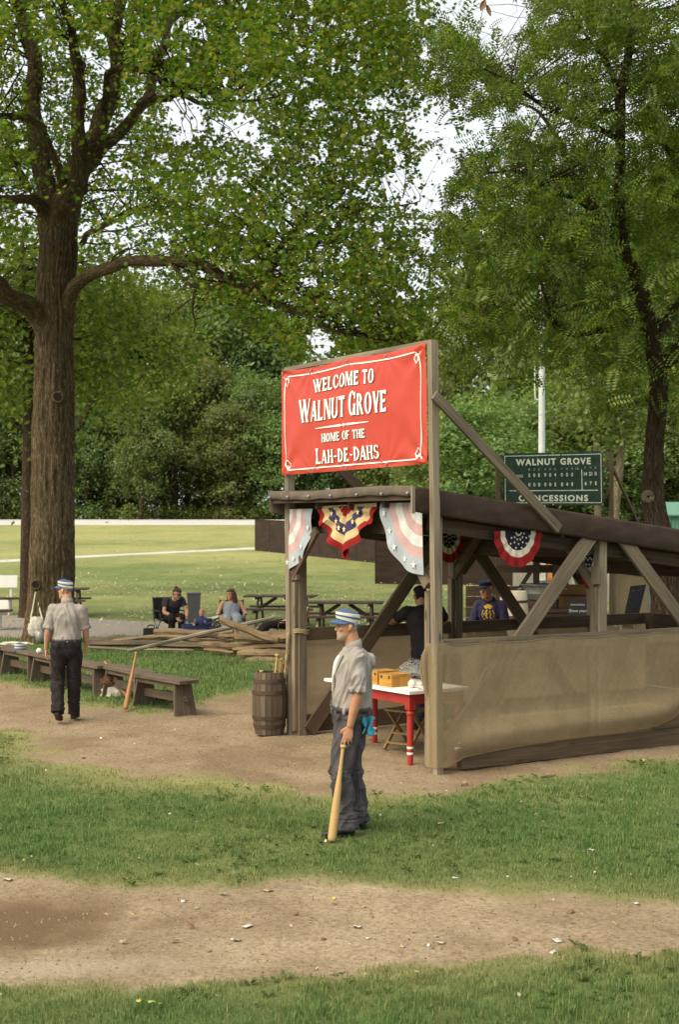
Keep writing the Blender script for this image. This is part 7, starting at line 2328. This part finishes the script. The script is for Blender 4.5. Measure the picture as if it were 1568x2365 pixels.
    mb = MB(); mb.lathe([(.001, .42), (.20, .42), (.215, .435), (.205, .455), (.001, .455)], (0, 0, 0), 24); mb.build("seat", wst, b, smooth=True)
    for x in (-.13, .13):
        for y in (-.13, .13):
            mb = MB(); mb.tube([(x, y, .42), (x * 1.4, y * 1.4, .2), (x * 1.65, y * 1.65, 0)], [.015, .02, .013], 8, 3); mb.build("leg", wst, b, smooth=True)
    mb = MB(); mb.tube([(-.17, .10, .45), (-.25, .20, .72), (-.27, .12, .92), (-.28, 0, .98), (-.27, -.12, .92), (-.25, -.20, .72), (-.17, -.10, .45)], [.013] * 7, 8, 5); mb.build("hoop", wst, b, smooth=True)
    for y in (-.12, -.06, 0, .06, .12):
        mb = MB(); mb.tube([(-.18, y * .7, .45), (-.265, y, .955 - abs(y) * .5)], [.008] * 2, 6, 1); mb.build("spindle", wst, b)
build_table()

def build_beyond():
    # green concessions board
    Y = 36.0
    tl, tr, br, bl = P(1161, 1048, Y + .15), P(1393, 1042, Y - .25), P(1395, 1167, Y - .25), P(1163, 1167, Y + .15)
    o = thing("concessions_board", "dark green scoreboard banner with white lettering on brown posts behind the stand", "sign", (br + bl).xy.to_3d() / 2)
    green = cloth("board_green", (.030, .060, .042), (.022, .046, .032), fold=.3, fscale=3)
    def pt(u, v, e=0.0):
        p = tl.lerp(tr, u).lerp(bl.lerp(br, u), v)
        d = .02 * noise.noise(V3((u * 4, v * 3, 2))) + .008 * math.sin(u * 14 + v * 3)
        return p + V3((0, -.02 - d - e, 0))
    mb = MB(); mb.grid(pt, 50, 24); mb.build("cloth", green, o, smooth=True, world=True)
    wt = plain("board_white", (.72, .76, .66), None, 10, .6, 0)
    def textrow(mb, txt, uc, vc, h, w, bold=.02):
        V, F = text_mesh(txt, 1.0, bold)
        xs = [v[0] for v in V]; ys = [v[1] for v in V]
        sx = w / (max(xs) - min(xs)); sy = h / (max(ys) - min(ys)); cx = (max(xs) + min(xs)) / 2; cy = (max(ys) + min(ys)) / 2
        mb.add([pt(uc + (x - cx) * sx, vc - (y - cy) * sy, .006) for x, y, z in V], F)
    def bar(mb, u0, v0, u1, v1, e=.006, n=12):
        if abs(u1 - u0) > abs(v1 - v0):
            for k in range(n):
                a, b = u0 + (u1 - u0) * k / n, u0 + (u1 - u0) * (k + 1) / n
                mb.add([pt(a, v0, e), pt(b, v0, e), pt(b, v1, e), pt(a, v1, e)], [[0, 1, 2, 3]])
        else:
            for k in range(n):
                a, b = v0 + (v1 - v0) * k / n, v0 + (v1 - v0) * (k + 1) / n
                mb.add([pt(u0, a, e), pt(u1, a, e), pt(u1, b, e), pt(u0, b, e)], [[0, 1, 2, 3]])
    mb = MB()
    for txt, uc, vc, h, w in (("WALNUT GROVE", .505, .175, .128, .745), ("CONCESSIONS", .50, .865, .120, .690)):
        V, F = text_mesh(txt, 1.0, .035, 1.25)
        xs = [v[0] for v in V]; ys = [v[1] for v in V]
        sx = w / (max(xs) - min(xs)); sy = h / (max(ys) - min(ys)); cx = (max(xs) + min(xs)) / 2; cy = (max(ys) + min(ys)) / 2
        mb.add([pt(uc + (x - cx) * sx, vc - (y - cy) * sy, .006) for x, y, z in V], F)
    mb.build("lettering", wt, o, world=True)
    mb = MB()
    bar(mb, .018, .045, .982, .057, n=20); bar(mb, .018, .945, .982, .957, n=20); bar(mb, .018, .058, .0245, .944); bar(mb, .9755, .058, .982, .944)
    bar(mb, .06, .715, .945, .728, n=20); bar(mb, .785, .335, .792, .714)
    mb.build("border", wt, o, world=True)
    us = [.265, .315, .362, .423, .473, .523, .590, .641, .692, .742]
    ru = [.825, .875, .925]
    mb = MB()
    for k, u in enumerate(us): textrow(mb, str(k + 1), u, .315, .040, .014 if k < 9 else .028, .01)
    for t, u in zip("RHE", ru): textrow(mb, t, u, .300, .042, .014, .01)
    mb.build("column_head", plain("board_dim", (.36, .44, .36), None, 10, .7, 0), o, world=True)
    tiles = plain("tile_green", (.016, .040, .028), None, 10, .7, 0); 
    mbt = MB(); mb = MB()
    for row, (vc, vals, tot) in enumerate(((.425, "001904000", ("14", "21", "0")), (.605, "000001041", ("6", "7", "1")))):
        for k, u in enumerate(us):
            bar(mbt, u - .019, vc - .065, u + .019, vc + .065, .003, 2)
            if k < 9: textrow(mb, vals[k], u, vc, .070, .011 if vals[k] == '1' else .019, .02)
        for t, u in zip(tot, ru):
            bar(mbt, u - .019, vc - .065, u + .019, vc + .065, .003, 2)
            textrow(mb, t, u, vc - .012, .070, .030 if len(t) == 2 else .011 if t == '1' else .019, .02)
        bar(mbt, .075, vc - .055, .215, vc + .065, .003, 3)
    textrow(mb, "HOT DOGS", .140, .440, .052, .125, .01)
    mbt.build("score_tile", tiles, o, world=True); mb.build("score", wt, o, world=True)
    zb = 0
    for (x, yt) in ((1150, 1058), (1413, 1045)):
        a = P(x, yt, Y + .1); mb = MB(); mb.board((a.x, a.y, -.1), (a.x, a.y, a.z), .10, .10, (1, 0, 0)); mb.build("post", W_BROWN, o, world=True)
    a, b = P(1150, 1056, Y + .16), P(1413, 1044, Y + .16); mb = MB(); mb.board(a, b, .05, .06); mb.build("crossbar", W_BROWN, o, world=True)
    for a, b in ((P(1416, 1080, Y + .2), P(1478, 1215, Y + 1.6)), (P(1153, 1120, Y + .2), P(1170, 1165, Y + .9)), (P(1390, 1160, Y + .2), P(1412, 1128, Y + .1)), (P(1395, 1065, Y + .1), P(1412, 1090, Y + .1))):
        mb = MB(); mb.board(a, b, .05, .08); mb.build("brace", W_BROWN, o, world=True)
    for u in (0.01, .5, .99):
        for v in (.015, .985):
            mb = MB(); c = pt(u, v, .004); mb.lathe([(.008, .0), (.02, .004), (.022, 0)], c, 10, (0, -1, 0), cap=False); mb.build("eyelet", STEEL, o, world=True)
    # pale steel mast
    a = P(1252, 1046, 52)
    o = thing("mast", "pale grey steel mast standing behind the concessions board", "pole", (a.x, 52, ground_z(a.x, 52)))
    pm = plain("mast_grey", (.55, .57, .58), (.47, .49, .50), 3, .5, .05)
    mb = MB(); mb.lathe([(.135, -.1), (.13, 3), (.105, 10.5), (.10, 14)], (0, 0, 0), 12); mb.build("shaft", pm, o, smooth=True)
    c0 = P(1236, 868, 52); c1 = P(1237, 918, 52); mb = MB(); mb.tube([c0 + V3((0, 0, 2)), c0, c1, c1 + V3((.08, 0, -.08)), c1 + V3((.22, 0, -.10))], [.025] * 5, 8, 4); mb.build("conduit", pm, o, smooth=True, world=True)
    # dark board fences
    dk = wood("fence_dark", (.022, .013, .010), (.050, .030, .023), gscale=.5, knots=False, bump=.3)
    def fence(a, b, h, label, g="dark board fences"):
        a, b = V3(a), V3(b)
        o = thing("board_fence", label, "fence", a, 0, g)
        L = (b - a).length; n = max(2, int(L / 2.4)); d = (b - a) / n
        for i in range(n):
            p, q = a + d * i, a + d * (i + .992)
            z0 = ground_z(p.x, p.y) if False else p.z
            mb = MB(i); mb.board(p + V3((0, 0, h / 2)), q + V3((0, 0, h / 2)), .05, h, seg=1); mb.build("panel", dk, o, world=True)
        for i in range(n + 1):
            p = a + d * i; mb = MB(i + 50); mb.board(p + V3((0, .06, -.3)), p + V3((0, .06, h + .03)), .1, .1, (1, 0, 0)); mb.build("post", dk, o, world=True)
        mb = MB(99); mb.board(a + V3((0, 0, h + .02)), b + V3((0, 0, h + .02)), .09, .04); mb.build("cap_rail", dk, o, world=True)
    a = P(590, 1271, 86); b = P(872, 1299, 70.5)
    fence((a.x, a.y, ground_z(a.x, a.y) - .05), (b.x, b.y, ground_z(b.x, b.y) - .05), 1.9, "dark board fence running back up the lawn to the left")
    a = P(869, 1352, 57); b = P(1240, 1356, 55.5)
    fence((a.x, a.y, ground_z(0, 57) - .02), (b.x, b.y, 0), 1.92, "nearer dark board fence standing level behind the stand")
    # pale picket fence with posters
    Y = 45
    pk = wood("picket_timber", (.30, .27, .225), (.56, .52, .44), gscale=.7, knots=False)
    a, b = P(1190, 1400, Y), P(1420, 1400, Y)
    o = thing("picket_fence", "pale weathered plank fence behind the washtub", "fence", (a.x, Y, 0))
    n = 24
    for i in range(n):
        x = a.x + (b.x - a.x) * i / n; h = 2.25 + .08 * math.sin(i * 5.3)
        mb = MB(i); mb.board((x, Y, -.05), (x + .02 * math.sin(i * 3), Y, h), .13, .022, (0, 1, 0)); mb.build("plank", pk, o, world=True)
    for z in (.5, 1.6):
        mb = MB(77); mb.board((a.x, Y + .04, z), (b.x, Y + .04, z), .04, .09); mb.build("rail", pk, o, world=True)
    def poster(x0, y0, x1, y1, cols, lab):
        p, q = P(x0, y1, Y - .08), P(x1, y0, Y - .08)
        o = thing("poster", lab, "poster", p, 0, "posters on the pale plank fence")
        w, h = q.x - p.x, q.z - p.z
        mb = MB(); mb.board((w / 2, 0, 0), (w / 2, 0, h), w, .01, (0, 1, 0)); mb.build("sheet", plain("poster_" + lab.split()[0], cols[0], None, 6, .6, 0), o)
        mb = MB()
        for k, (u0, v0, u1, v1) in enumerate(((.18, .12, .82, .88), (.34, .30, .62, .74), (.40, .58, .56, .80))):
            e = -.006 - .002 * k
            mb.add([(w * u0, e, h * v0), (w * u1, e, h * v0), (w * u1, e, h * v1), (w * u0, e, h * v1)], [[0, 1, 2, 3]], None, k)
        mb.build("print", [plain("ink_%s_%d" % (lab.split()[0], k), c, None, 20, .6, 0) for k, c in enumerate(cols[1:])], o)
    poster(1233, 1290, 1261, 1341, [(.66, .70, .72), (.74, .66, .45), (.50, .30, .10), (.20, .13, .06)], "white framed poster with an amber figure")
    poster(1264, 1288, 1281, 1341, [(.62, .18, .05), (.66, .30, .08), (.70, .42, .15), (.30, .10, .05)], "orange poster half hidden by a dark post")
    poster(1283, 1290, 1311, 1348, [(.66, .42, .40), (.62, .60, .62), (.35, .40, .55), (.60, .35, .35)], "pink poster with a pale blue print")
    # the serving counter: washtub, keg, barrel, board
    Y = 25.2
    a, b = P(1150, 1420, Y), P(1375, 1420, Y)
    o = thing("serving_counter", "dark timber serving counter beyond the far rail", "counter", (a.x, Y, 0))
    mb = MB(1); mb.board((a.x, Y, .96), (b.x, Y, .96), .6, .05); mb.build("top", W_DARK, o, world=True)
    for k in range(5):
        mb = MB(k); mb.board((a.x, Y - .25, .10 + .19 * k), (b.x, Y - .25, .10 + .19 * k), .03, .18); mb.build("front_board", W_DARK, o, world=True)
    for x in (P(1243, 0, Y).x, P(1288, 0, Y).x, b.x - .05):
        mb = MB(7); mb.board((x, Y + .2, 0), (x, Y + .2, 2.3), .10, .10, (1, 0, 0)); mb.build("post", W_DARK, o, world=True)
    mb = MB(8); mb.board((P(1150, 0, Y).x, Y + .26, 1.68), (b.x, Y + .26, 1.68), .05, .14); mb.build("shelf_rail", W_DARK, o, world=True)
    a1, b1 = P(1175, 1395, Y), P(1243, 1300, Y)
    mb = MB(9); mb.board((a1.x, Y + .15, 1.0), (b1.x, Y + .15, 1.8), .05, .07); mb.build("brace", W_DARK, o, world=True)
    mb = MB(5); mb.grid(lambda u, v: (a.x - .6 + (b.x - a.x + 1.2) * u, 23.6 + 5.4 * v, 2.36 + .16 * v + .02 * math.sin(u * 30)), 30, 10); mb.build("roof", CANVAS, o, smooth=True, world=True, solid=.03)
    for k in range(6):
        mb = MB(30 + k); mb.board((a.x - .3, 28.2, .1 + .21 * k), (b.x + .3, 28.2, .1 + .21 * k), .03, .20); mb.build("back_board", W_BROWN, o, world=True)
    for x in (a.x - .4, b.x + .4):
        mb = MB(40); mb.board((x, 28.3, 0), (x, 28.3, 2.5), .1, .1, (1, 0, 0)); mb.build("post", W_DARK, o, world=True)
    c = P(1253, 1384, Y)
    o = thing("washtub", "galvanised steel washtub standing on a dark barrel", "washtub", (c.x, Y, c.z))
    mb = MB(); mb.lathe([(.001, .0), (.27, .0), (.28, .01), (.305, .10), (.312, .105), (.31, .115), (.335, .20), (.37, .255), (.385, .26), (.385, .272), (.365, .268), (.33, .20), (.27, .02), (.001, .02)], (0, 0, 0), 36); mb.build("tub", STEEL, o, smooth=True)
    for s in (-1, 1):
        mb = MB(); mb.tube([(s * .36, -.07, .20), (s * .42, -.06, .18), (s * .42, .06, .18), (s * .36, .07, .20)], [.010] * 4, 8, 3); mb.build("handle", STEEL, o, smooth=True)
    def keg(p, r, h, mt, lab, name="barrel"):
        o = thing(name, lab, "barrel", p, 0, "barrels behind the far rail")
        mb = MB(2); mb.lathe([(.001, 0), (r * .86, 0), (r * .97, h * .25), (r, h * .5), (r * .97, h * .75), (r * .86, h), (r * .80, h), (r * .78, h * .96), (.001, h * .96)], (0, 0, 0), 28); mb.build("staves", mt, o, smooth=True)
        for f in (.12, .30, .70, .88):
            rr = r * (1 - .14 * (2 * abs(f - .5)) ** 1.8)
            mb = MB(); mb.lathe([(rr - .004, h * f - .02), (rr + .008, h * f - .02), (rr + .008, h * f + .02), (rr - .004, h * f + .02)], (0, 0, 0), 28, cap=False); mb.build("hoop", bpy.data.materials["rusty_hoop"], o)
        return o
    keg((c.x, Y, .985), .26, c.z - .985, W_DARK, "dark squat barrel under the steel washtub")
    pale = wood("keg_pale", (.38, .33, .25), (.60, .54, .43), gscale=.6, knots=False)
    c = P(1187, 1410, 23.4)
    keg((c.x, 23.4, 0), .25, CAMH - (1365 - HY) / FPX * 23.4, pale, "pale wooden keg right of the man in the navy sweatshirt")
    amber = wood("barrel_amber", (.16, .075, .025), (.30, .155, .055), gscale=.6, knots=False)
    c = P(1330, 1400, 26)
    keg((c.x, 26.2, .0), .52, CAMH - (1352 - HY) / FPX * 26.2, amber, "large amber barrel behind the black menu sign")
    c0, c1 = P(1312, 1420, 24), P(1359, 1384, 24)
    o = thing("menu_sign", "small black sign with pale lettering leaning behind the far rail", "sign", (c0.x, 24, c0.z - .1))
    w, h = c1.x - c0.x, c1.z - c0.z + .1
    mb = MB(); mb.board((w / 2, 0, 0), (w / 2, .04, h), w, .02, (0, 1, 0)); mb.build("panel", BLACKP, o)
    mb = MB(); mb.board((w * .5, .3, -c0.z + .1), (w * .5, .04, h * .6), .04, .03, (0, 1, 0)); mb.build("stand_leg", W_DARK, o)
    mb = MB()
    for k in range(22): mb.add([V3((w * (.14 + .033 * k + dx), .006 + .0, h * (.70 + dz))) for dx, dz in ((0, 0), (.014, .008 * (k % 3)), (.014, .08), (0, .085 - .012 * (k % 2)))], [[0, 1, 2, 3]])
    put_text(mb, "Show your", .070, Matrix.Translation((w / 2, .002, h * .46)) @ Matrix.Rotation(R(90), 4, 'X'), .001)
    mb.build("lettering", plain("chalk", (.50, .48, .42), None, 30, .8, 0), o)
    # concession building with burlap wall and swagged canvas
    Y = 36.5
    a, b = P(1415, 1460, Y), P(1760, 1460, Y)
    o = thing("concession_shed", "burlap walled concession shed with swagged brown canvas awning at right", "shed", (a.x, Y, 0))
    tan = burlap("burlap_wall", .02, (.34, .265, .165), (.28, .21, .13))
    mb = MB(); mb.grid(lambda u, v: (a.x + (b.x - a.x) * u, Y + .02 * math.sin(u * 40), 1.98 * v), 60, 10); mb.build("wall", tan, o, smooth=True, world=True)
    mb = MB()
    def swag(u, v):
        x = a.x - .1 + (b.x - a.x) * u
        s = abs(math.sin(u * math.pi * 3.2))
        return (x, Y - .35 - .12 * math.sin(v * 9 + s * 2) * s, 2.08 - v * (.22 + .42 * s) + .05 * math.sin(v * 12) * s)
    mb.grid(swag, 80, 16); mb.build("awning", cloth("awning_canvas", (.13, .085, .04), (.085, .052, .024), fold=.8), o, smooth=True, world=True)
    mb = MB(); mb.grid(lambda u, v: (a.x - .3 + (b.x - a.x + .3) * u, Y - .4 + 2.6 * v, 2.09 + .18 * v), 20, 6); mb.build("roof", CANVAS, o, smooth=True, world=True, solid=.03)
    for x in (a.x + .02, a.x + 1.75, b.x):
        mb = MB(4); mb.board((x, Y - .06, 0), (x, Y - .06, 2.07), .1, .1, (1, 0, 0)); mb.build("post", W_GREY, o, world=True)
    # drape on the left
    mb = MB()
    c = P(1345, 1335, 30)
    o2 = thing("canvas_drape", "striped brown canvas swag hanging behind the middle post", "drape", P(1345, 1300, 30))
    def dr(u, v):
        s = math.sin(u * math.pi)
        p = P(1312 + 66 * u, 1296 + 6 * u + (8 + 62 * s) * v, 30)
        return p + V3((0, .12 * math.sin(v * 11 + u * 2), 0))
    mb.grid(dr, 30, 20, mfn=lambda u, v: 1 if .78 < v < .9 else 0)
    mb.build("cloth", [cloth("drape_brown", (.10, .066, .036), (.06, .04, .022), fold=.8), cloth("drape_pale", (.46, .40, .29), None)], o2, smooth=True, world=True)
    mb = MB(); mb.board(P(1310, 1296, 30), P(1380, 1302, 30), .04, .05); mb.build("pole", W_DARK, o2, world=True)
    for x in (1311, 1379):
        q = P(x, 1298, 30); mb = MB(2); mb.board((q.x, 30.06, 0), (q.x, 30.06, q.z + .05), .07, .07, (1, 0, 0)); mb.build("post", W_DARK, o2, world=True)
    # A-frame chalkboard
    Y = 32.6
    p = G(1455, 1456)
    o = thing("chalkboard", "black A frame chalkboard with white edges on the dirt beyond the stand", "chalkboard", (p.x, Y, 0))
    def Q(x, y, dy): return P(x, y, Y + dy)
    f = [Q(1457, 1354, .15), Q(1491, 1350, .40), Q(1466, 1453, -.05), Q(1436, 1449, -.35)]
    mb = MB(); th = V3((.03, .02, .0))
    mb.add(f + [q + th for q in f], [[0, 1, 2, 3], [7, 6, 5, 4], [0, 4, 5, 1], [1, 5, 6, 2], [2, 6, 7, 3], [3, 7, 4, 0]]); mb.build("front_board", plain("slate", (.026, .025, .030), (.018, .018, .022), 6, .9, .1, spec=.1), o, world=True)
    bk = [Q(1494, 1352, .50), Q(1499, 1352, .52), Q(1526, 1449, 1.0), Q(1500, 1451, .75)]
    mb = MB(); mb.add(bk + [q + V3((.035, 0, 0)) for q in bk], [[0, 1, 2, 3], [7, 6, 5, 4], [0, 4, 5, 1], [1, 5, 6, 2], [2, 6, 7, 3], [3, 7, 4, 0]]); mb.build("back_board", plain("frame_pale", (.30, .31, .29), None, 6, .6, .1), o, world=True)
    for q, (dx, dz) in zip((f[2], f[3], bk[2]), ((-.02, -.1), (-.02, -.1), (.02, -.06))):
        e = V3((q.x + dx, q.y, .0)); mb = MB(); mb.board(e, q + V3((0, -.004, .1)), .04, .03, (0, 1, 0)); mb.build("foot", WHITE, o, world=True)
    mb = MB()
    rn = random.Random(5)
    for r in range(6):
        for k in range(5):
            if rn.random() < .2: continue
            u0 = .14 + .15 * k; v0 = .10 + .14 * r
            def fp(u, v): return f[0].lerp(f[1], u).lerp(f[3].lerp(f[2], u), v) + V3((-.012, -.016, 0))
            for j in range(2):
                uu = u0 + .06 * j; mb.add([fp(uu, v0), fp(uu + .045, v0 + rn.uniform(-.01, .01)), fp(uu + .04, v0 + .028), fp(uu + .005, v0 + .03)], [[0, 1, 2, 3]])
    mb.build("chalk_writing", plain("chalk_dim", (.085, .08, .09), None, 30, .9, 0), o, world=True)
    # green metal shed glimpsed at the right edge
    Y = 47
    a, b = P(1550, 1250, Y), P(1800, 1250, Y)
    o = thing("metal_shed", "green ribbed metal shed at the right edge", "shed", (a.x, Y, 0))
    gm = plain("shed_green", (.10, .24, .17), (.08, .20, .14), 3, .5, .05)
    h = P(0, 1192, Y).z
    mb = MB()
    mb.grid(lambda u, v: (a.x + (b.x - a.x) * u, Y + .03 * (1 if int(u * 60) % 2 else 0), h * v), 60, 2)
    mb.grid(lambda u, v: (a.x, Y + 4 * u, h * v), 2, 2); mb.build("wall", gm, o, world=True)
    mb = MB(); mb.board(((a.x + b.x) / 2, Y - .1, h + .02), ((a.x + b.x) / 2, Y + 4, h + .5), b.x - a.x + .3, .05); mb.build("roof", gm, o, world=True)
build_beyond()

def build_leaves():
    tones = {"pale grey": (.56, .54, .47), "tan": (.44, .32, .17), "brown": (.22, .12, .06), "yellow": (.58, .50, .10), "yellow green": (.40, .46, .14)}
    mats = {k: plain("dead_leaf_" + k.replace(" ", "_"), c, tuple(x * .6 for x in c), 18, .75, .5, 60, .004) for k, c in tones.items()}
    where = [(360, 2339, .075, "yellow green", "large leaf lying on the near grass"), (825, 2130, .070, "pale grey", "largest curled leaf on the middle of the path"), (574, 2132, .060, "pale grey", "curled leaf on the path left of centre"), (543, 2163, .065, "pale grey", "flat leaf on the path below the curled one left of centre"),
             (616, 2054, .060, "tan", "leaf at the path's far edge under the batter's left"), (513, 2060, .050, "pale grey", "leaf at the path's far edge beside a tan one"), (306, 2099, .055, "tan", "leaf standing at the edge of the damp hollow"), (283, 2160, .045, "tan", "leaf on the path right of the damp hollow"), (1020, 2174, .055, "pale grey", "leaf on the path right of centre"),
             (1008, 2157, .035, "pale grey", "smaller leaf above another right of centre"), (853, 2156, .035, "pale grey", "small leaf below the largest curled one"), (990, 2178, .032, "pale grey", "small flat leaf beside a larger one right of centre"), (1288, 2174, .055, "pale grey", "leaf on the path far right"), (1277, 2199, .040, "pale grey", "leaf by the near grass at far right"),
             (1470, 2080, .045, "pale grey", "leaf at the grass edge at far right"), (1053, 2040, .035, "pale grey", "leaf in the grass edge right of the batter"), (18, 2022, .075, "pale grey", "leaf in the grass at the left picture edge"), (772, 2080, .040, "brown", "crumpled leaf on the path under the batter"), (840, 2086, .038, "tan", "leaf on the path just right below the batter"),
             (929, 2181, .040, "tan", "leaf near the path's near edge at centre"), (683, 2108, .045, "brown", "torn leaf on the path left of the batter"), (440, 2127, .050, "brown", "crumpled leaf on the path above the flat pale one"), (403, 2165, .040, "brown", "leaf on the path near the damp hollow"), (772, 2065, .030, "yellow", "small leaf at the far path edge below the batter"),
             (455, 2087, .032, "yellow green", "small leaf at the far path edge"), (955, 2146, .030, "tan", "small leaf on the path right of the largest"), (320, 2330, .035, "yellow", "leaf upright in the near grass"), (963, 2262, .045, "yellow green", "leaf in the near grass at centre"), (1367, 1975, .070, "pale grey", "fluffy tuft in the grass right of the stand"),
             (1020, 1914, .045, "tan", "leaf in the grass right of the batter's shoes"), (422, 2070, .040, "pale grey", "leaf at the path's far edge left"), (190, 1748, .05, "brown", "leaf on the yard below the walking man"), (978, 1818, .05, "tan", "leaf at the foot of the near post"), (1420, 2130, .04, "tan", "leaf on the path at right"), (1320, 2100, .05, "brown", "torn leaf on the path at right"), (1190, 2168, .045, "brown", "leaf on the path between two pale ones"), (745, 2163, .035, "brown", "bit of leaf on the path below centre"), (245, 2100, .03, "tan", "bit of leaf above the damp hollow")]
    rn = random.Random(12)
    for i, (x, y, r, tone, lab) in enumerate(where):
        r *= .68
        p = G(x, y)
        z = ground_h(p.x, p.y)
        grass_ = masks(np.array([[p.x]]), np.array([[p.y]]))[0][0, 0] < .5
        mb = MB(i)
        n = 16
        curl = rn.uniform(1.5, 6); sq = rn.uniform(.5, .75); rz = rn.uniform(0, 6.28); tl = rn.uniform(-.35, .35)
        pts = [V3((0, 0, 0))]
        for k in range(n):
            a = 2 * math.pi * k / n
            rr = r * (.55 + .45 * abs(math.cos(a / 2)) ** .6) * (1 + .16 * math.sin(a * 5 + i))
            q = V3((rr * math.cos(a), rr * sq * math.sin(a), 0))
            q.z = curl * (q.y ** 2) * 2.2 + curl * .8 * max(0, q.x) ** 2 + r * .10 * math.sin(a * 3 + i)
            pts.append(q)
        Mx = Matrix.Rotation(rz, 4, 'Z') @ Matrix.Rotation(tl, 4, 'Y')
        mb.add([Mx @ q for q in pts], [[0, k + 1, (k + 1) % n + 1] for k in range(n)])
        o = mb.build("fallen_leaf", mats[tone], None, smooth=True, solid=.0015)
        o.location = (p.x, p.y, z + (.045 if grass_ else .006) + abs(tl) * r * .3)
        tag(o, "%s %s" % (tone, lab), "leaf", "fallen leaves near the camera")
    for i, (x, y, lab) in enumerate(((1116, 12, "dead brown leaf dangling against the sky at the top"), (1129, 24, "narrow dead leaf dangling just right of another at the top"))):
        mb = MB(i); p = P(x, y, 12)
        mb.grid(lambda u, v: ((u - .5) * (.055 - .02 * i) * math.sin(math.pi * (v * .9 + .05)), .01 * math.sin(u * 4), (.5 - v) * .10), 6, 8)
        o = mb.build("dangling_leaf", mats["brown"], None, smooth=True, solid=.001); o.location = p; o.rotation_euler = (0, R(20 - 40 * i), 0)
        tag(o, lab, "leaf")
    # bits of broken board by the base
    for i, (x, y, L, lab) in enumerate(((1266, 1793, .20, "split chip of board lying by the burlap's foot"), (1075, 1806, .09, "short chip of board under the burlap corner"))):
        p = G(x, y); mb = MB(i); mb.board((-L / 2, 0, .012), (L / 2, .03, .016), .05, .02, seg=3, jit=.004)
        o = mb.build("wood_chip", W_RAIL, None); o.location = (p.x, p.y, ground_h(p.x, p.y)); o.rotation_euler = (0, 0, R(25 + 40 * i)); tag(o, lab, "wood chip")
build_leaves()
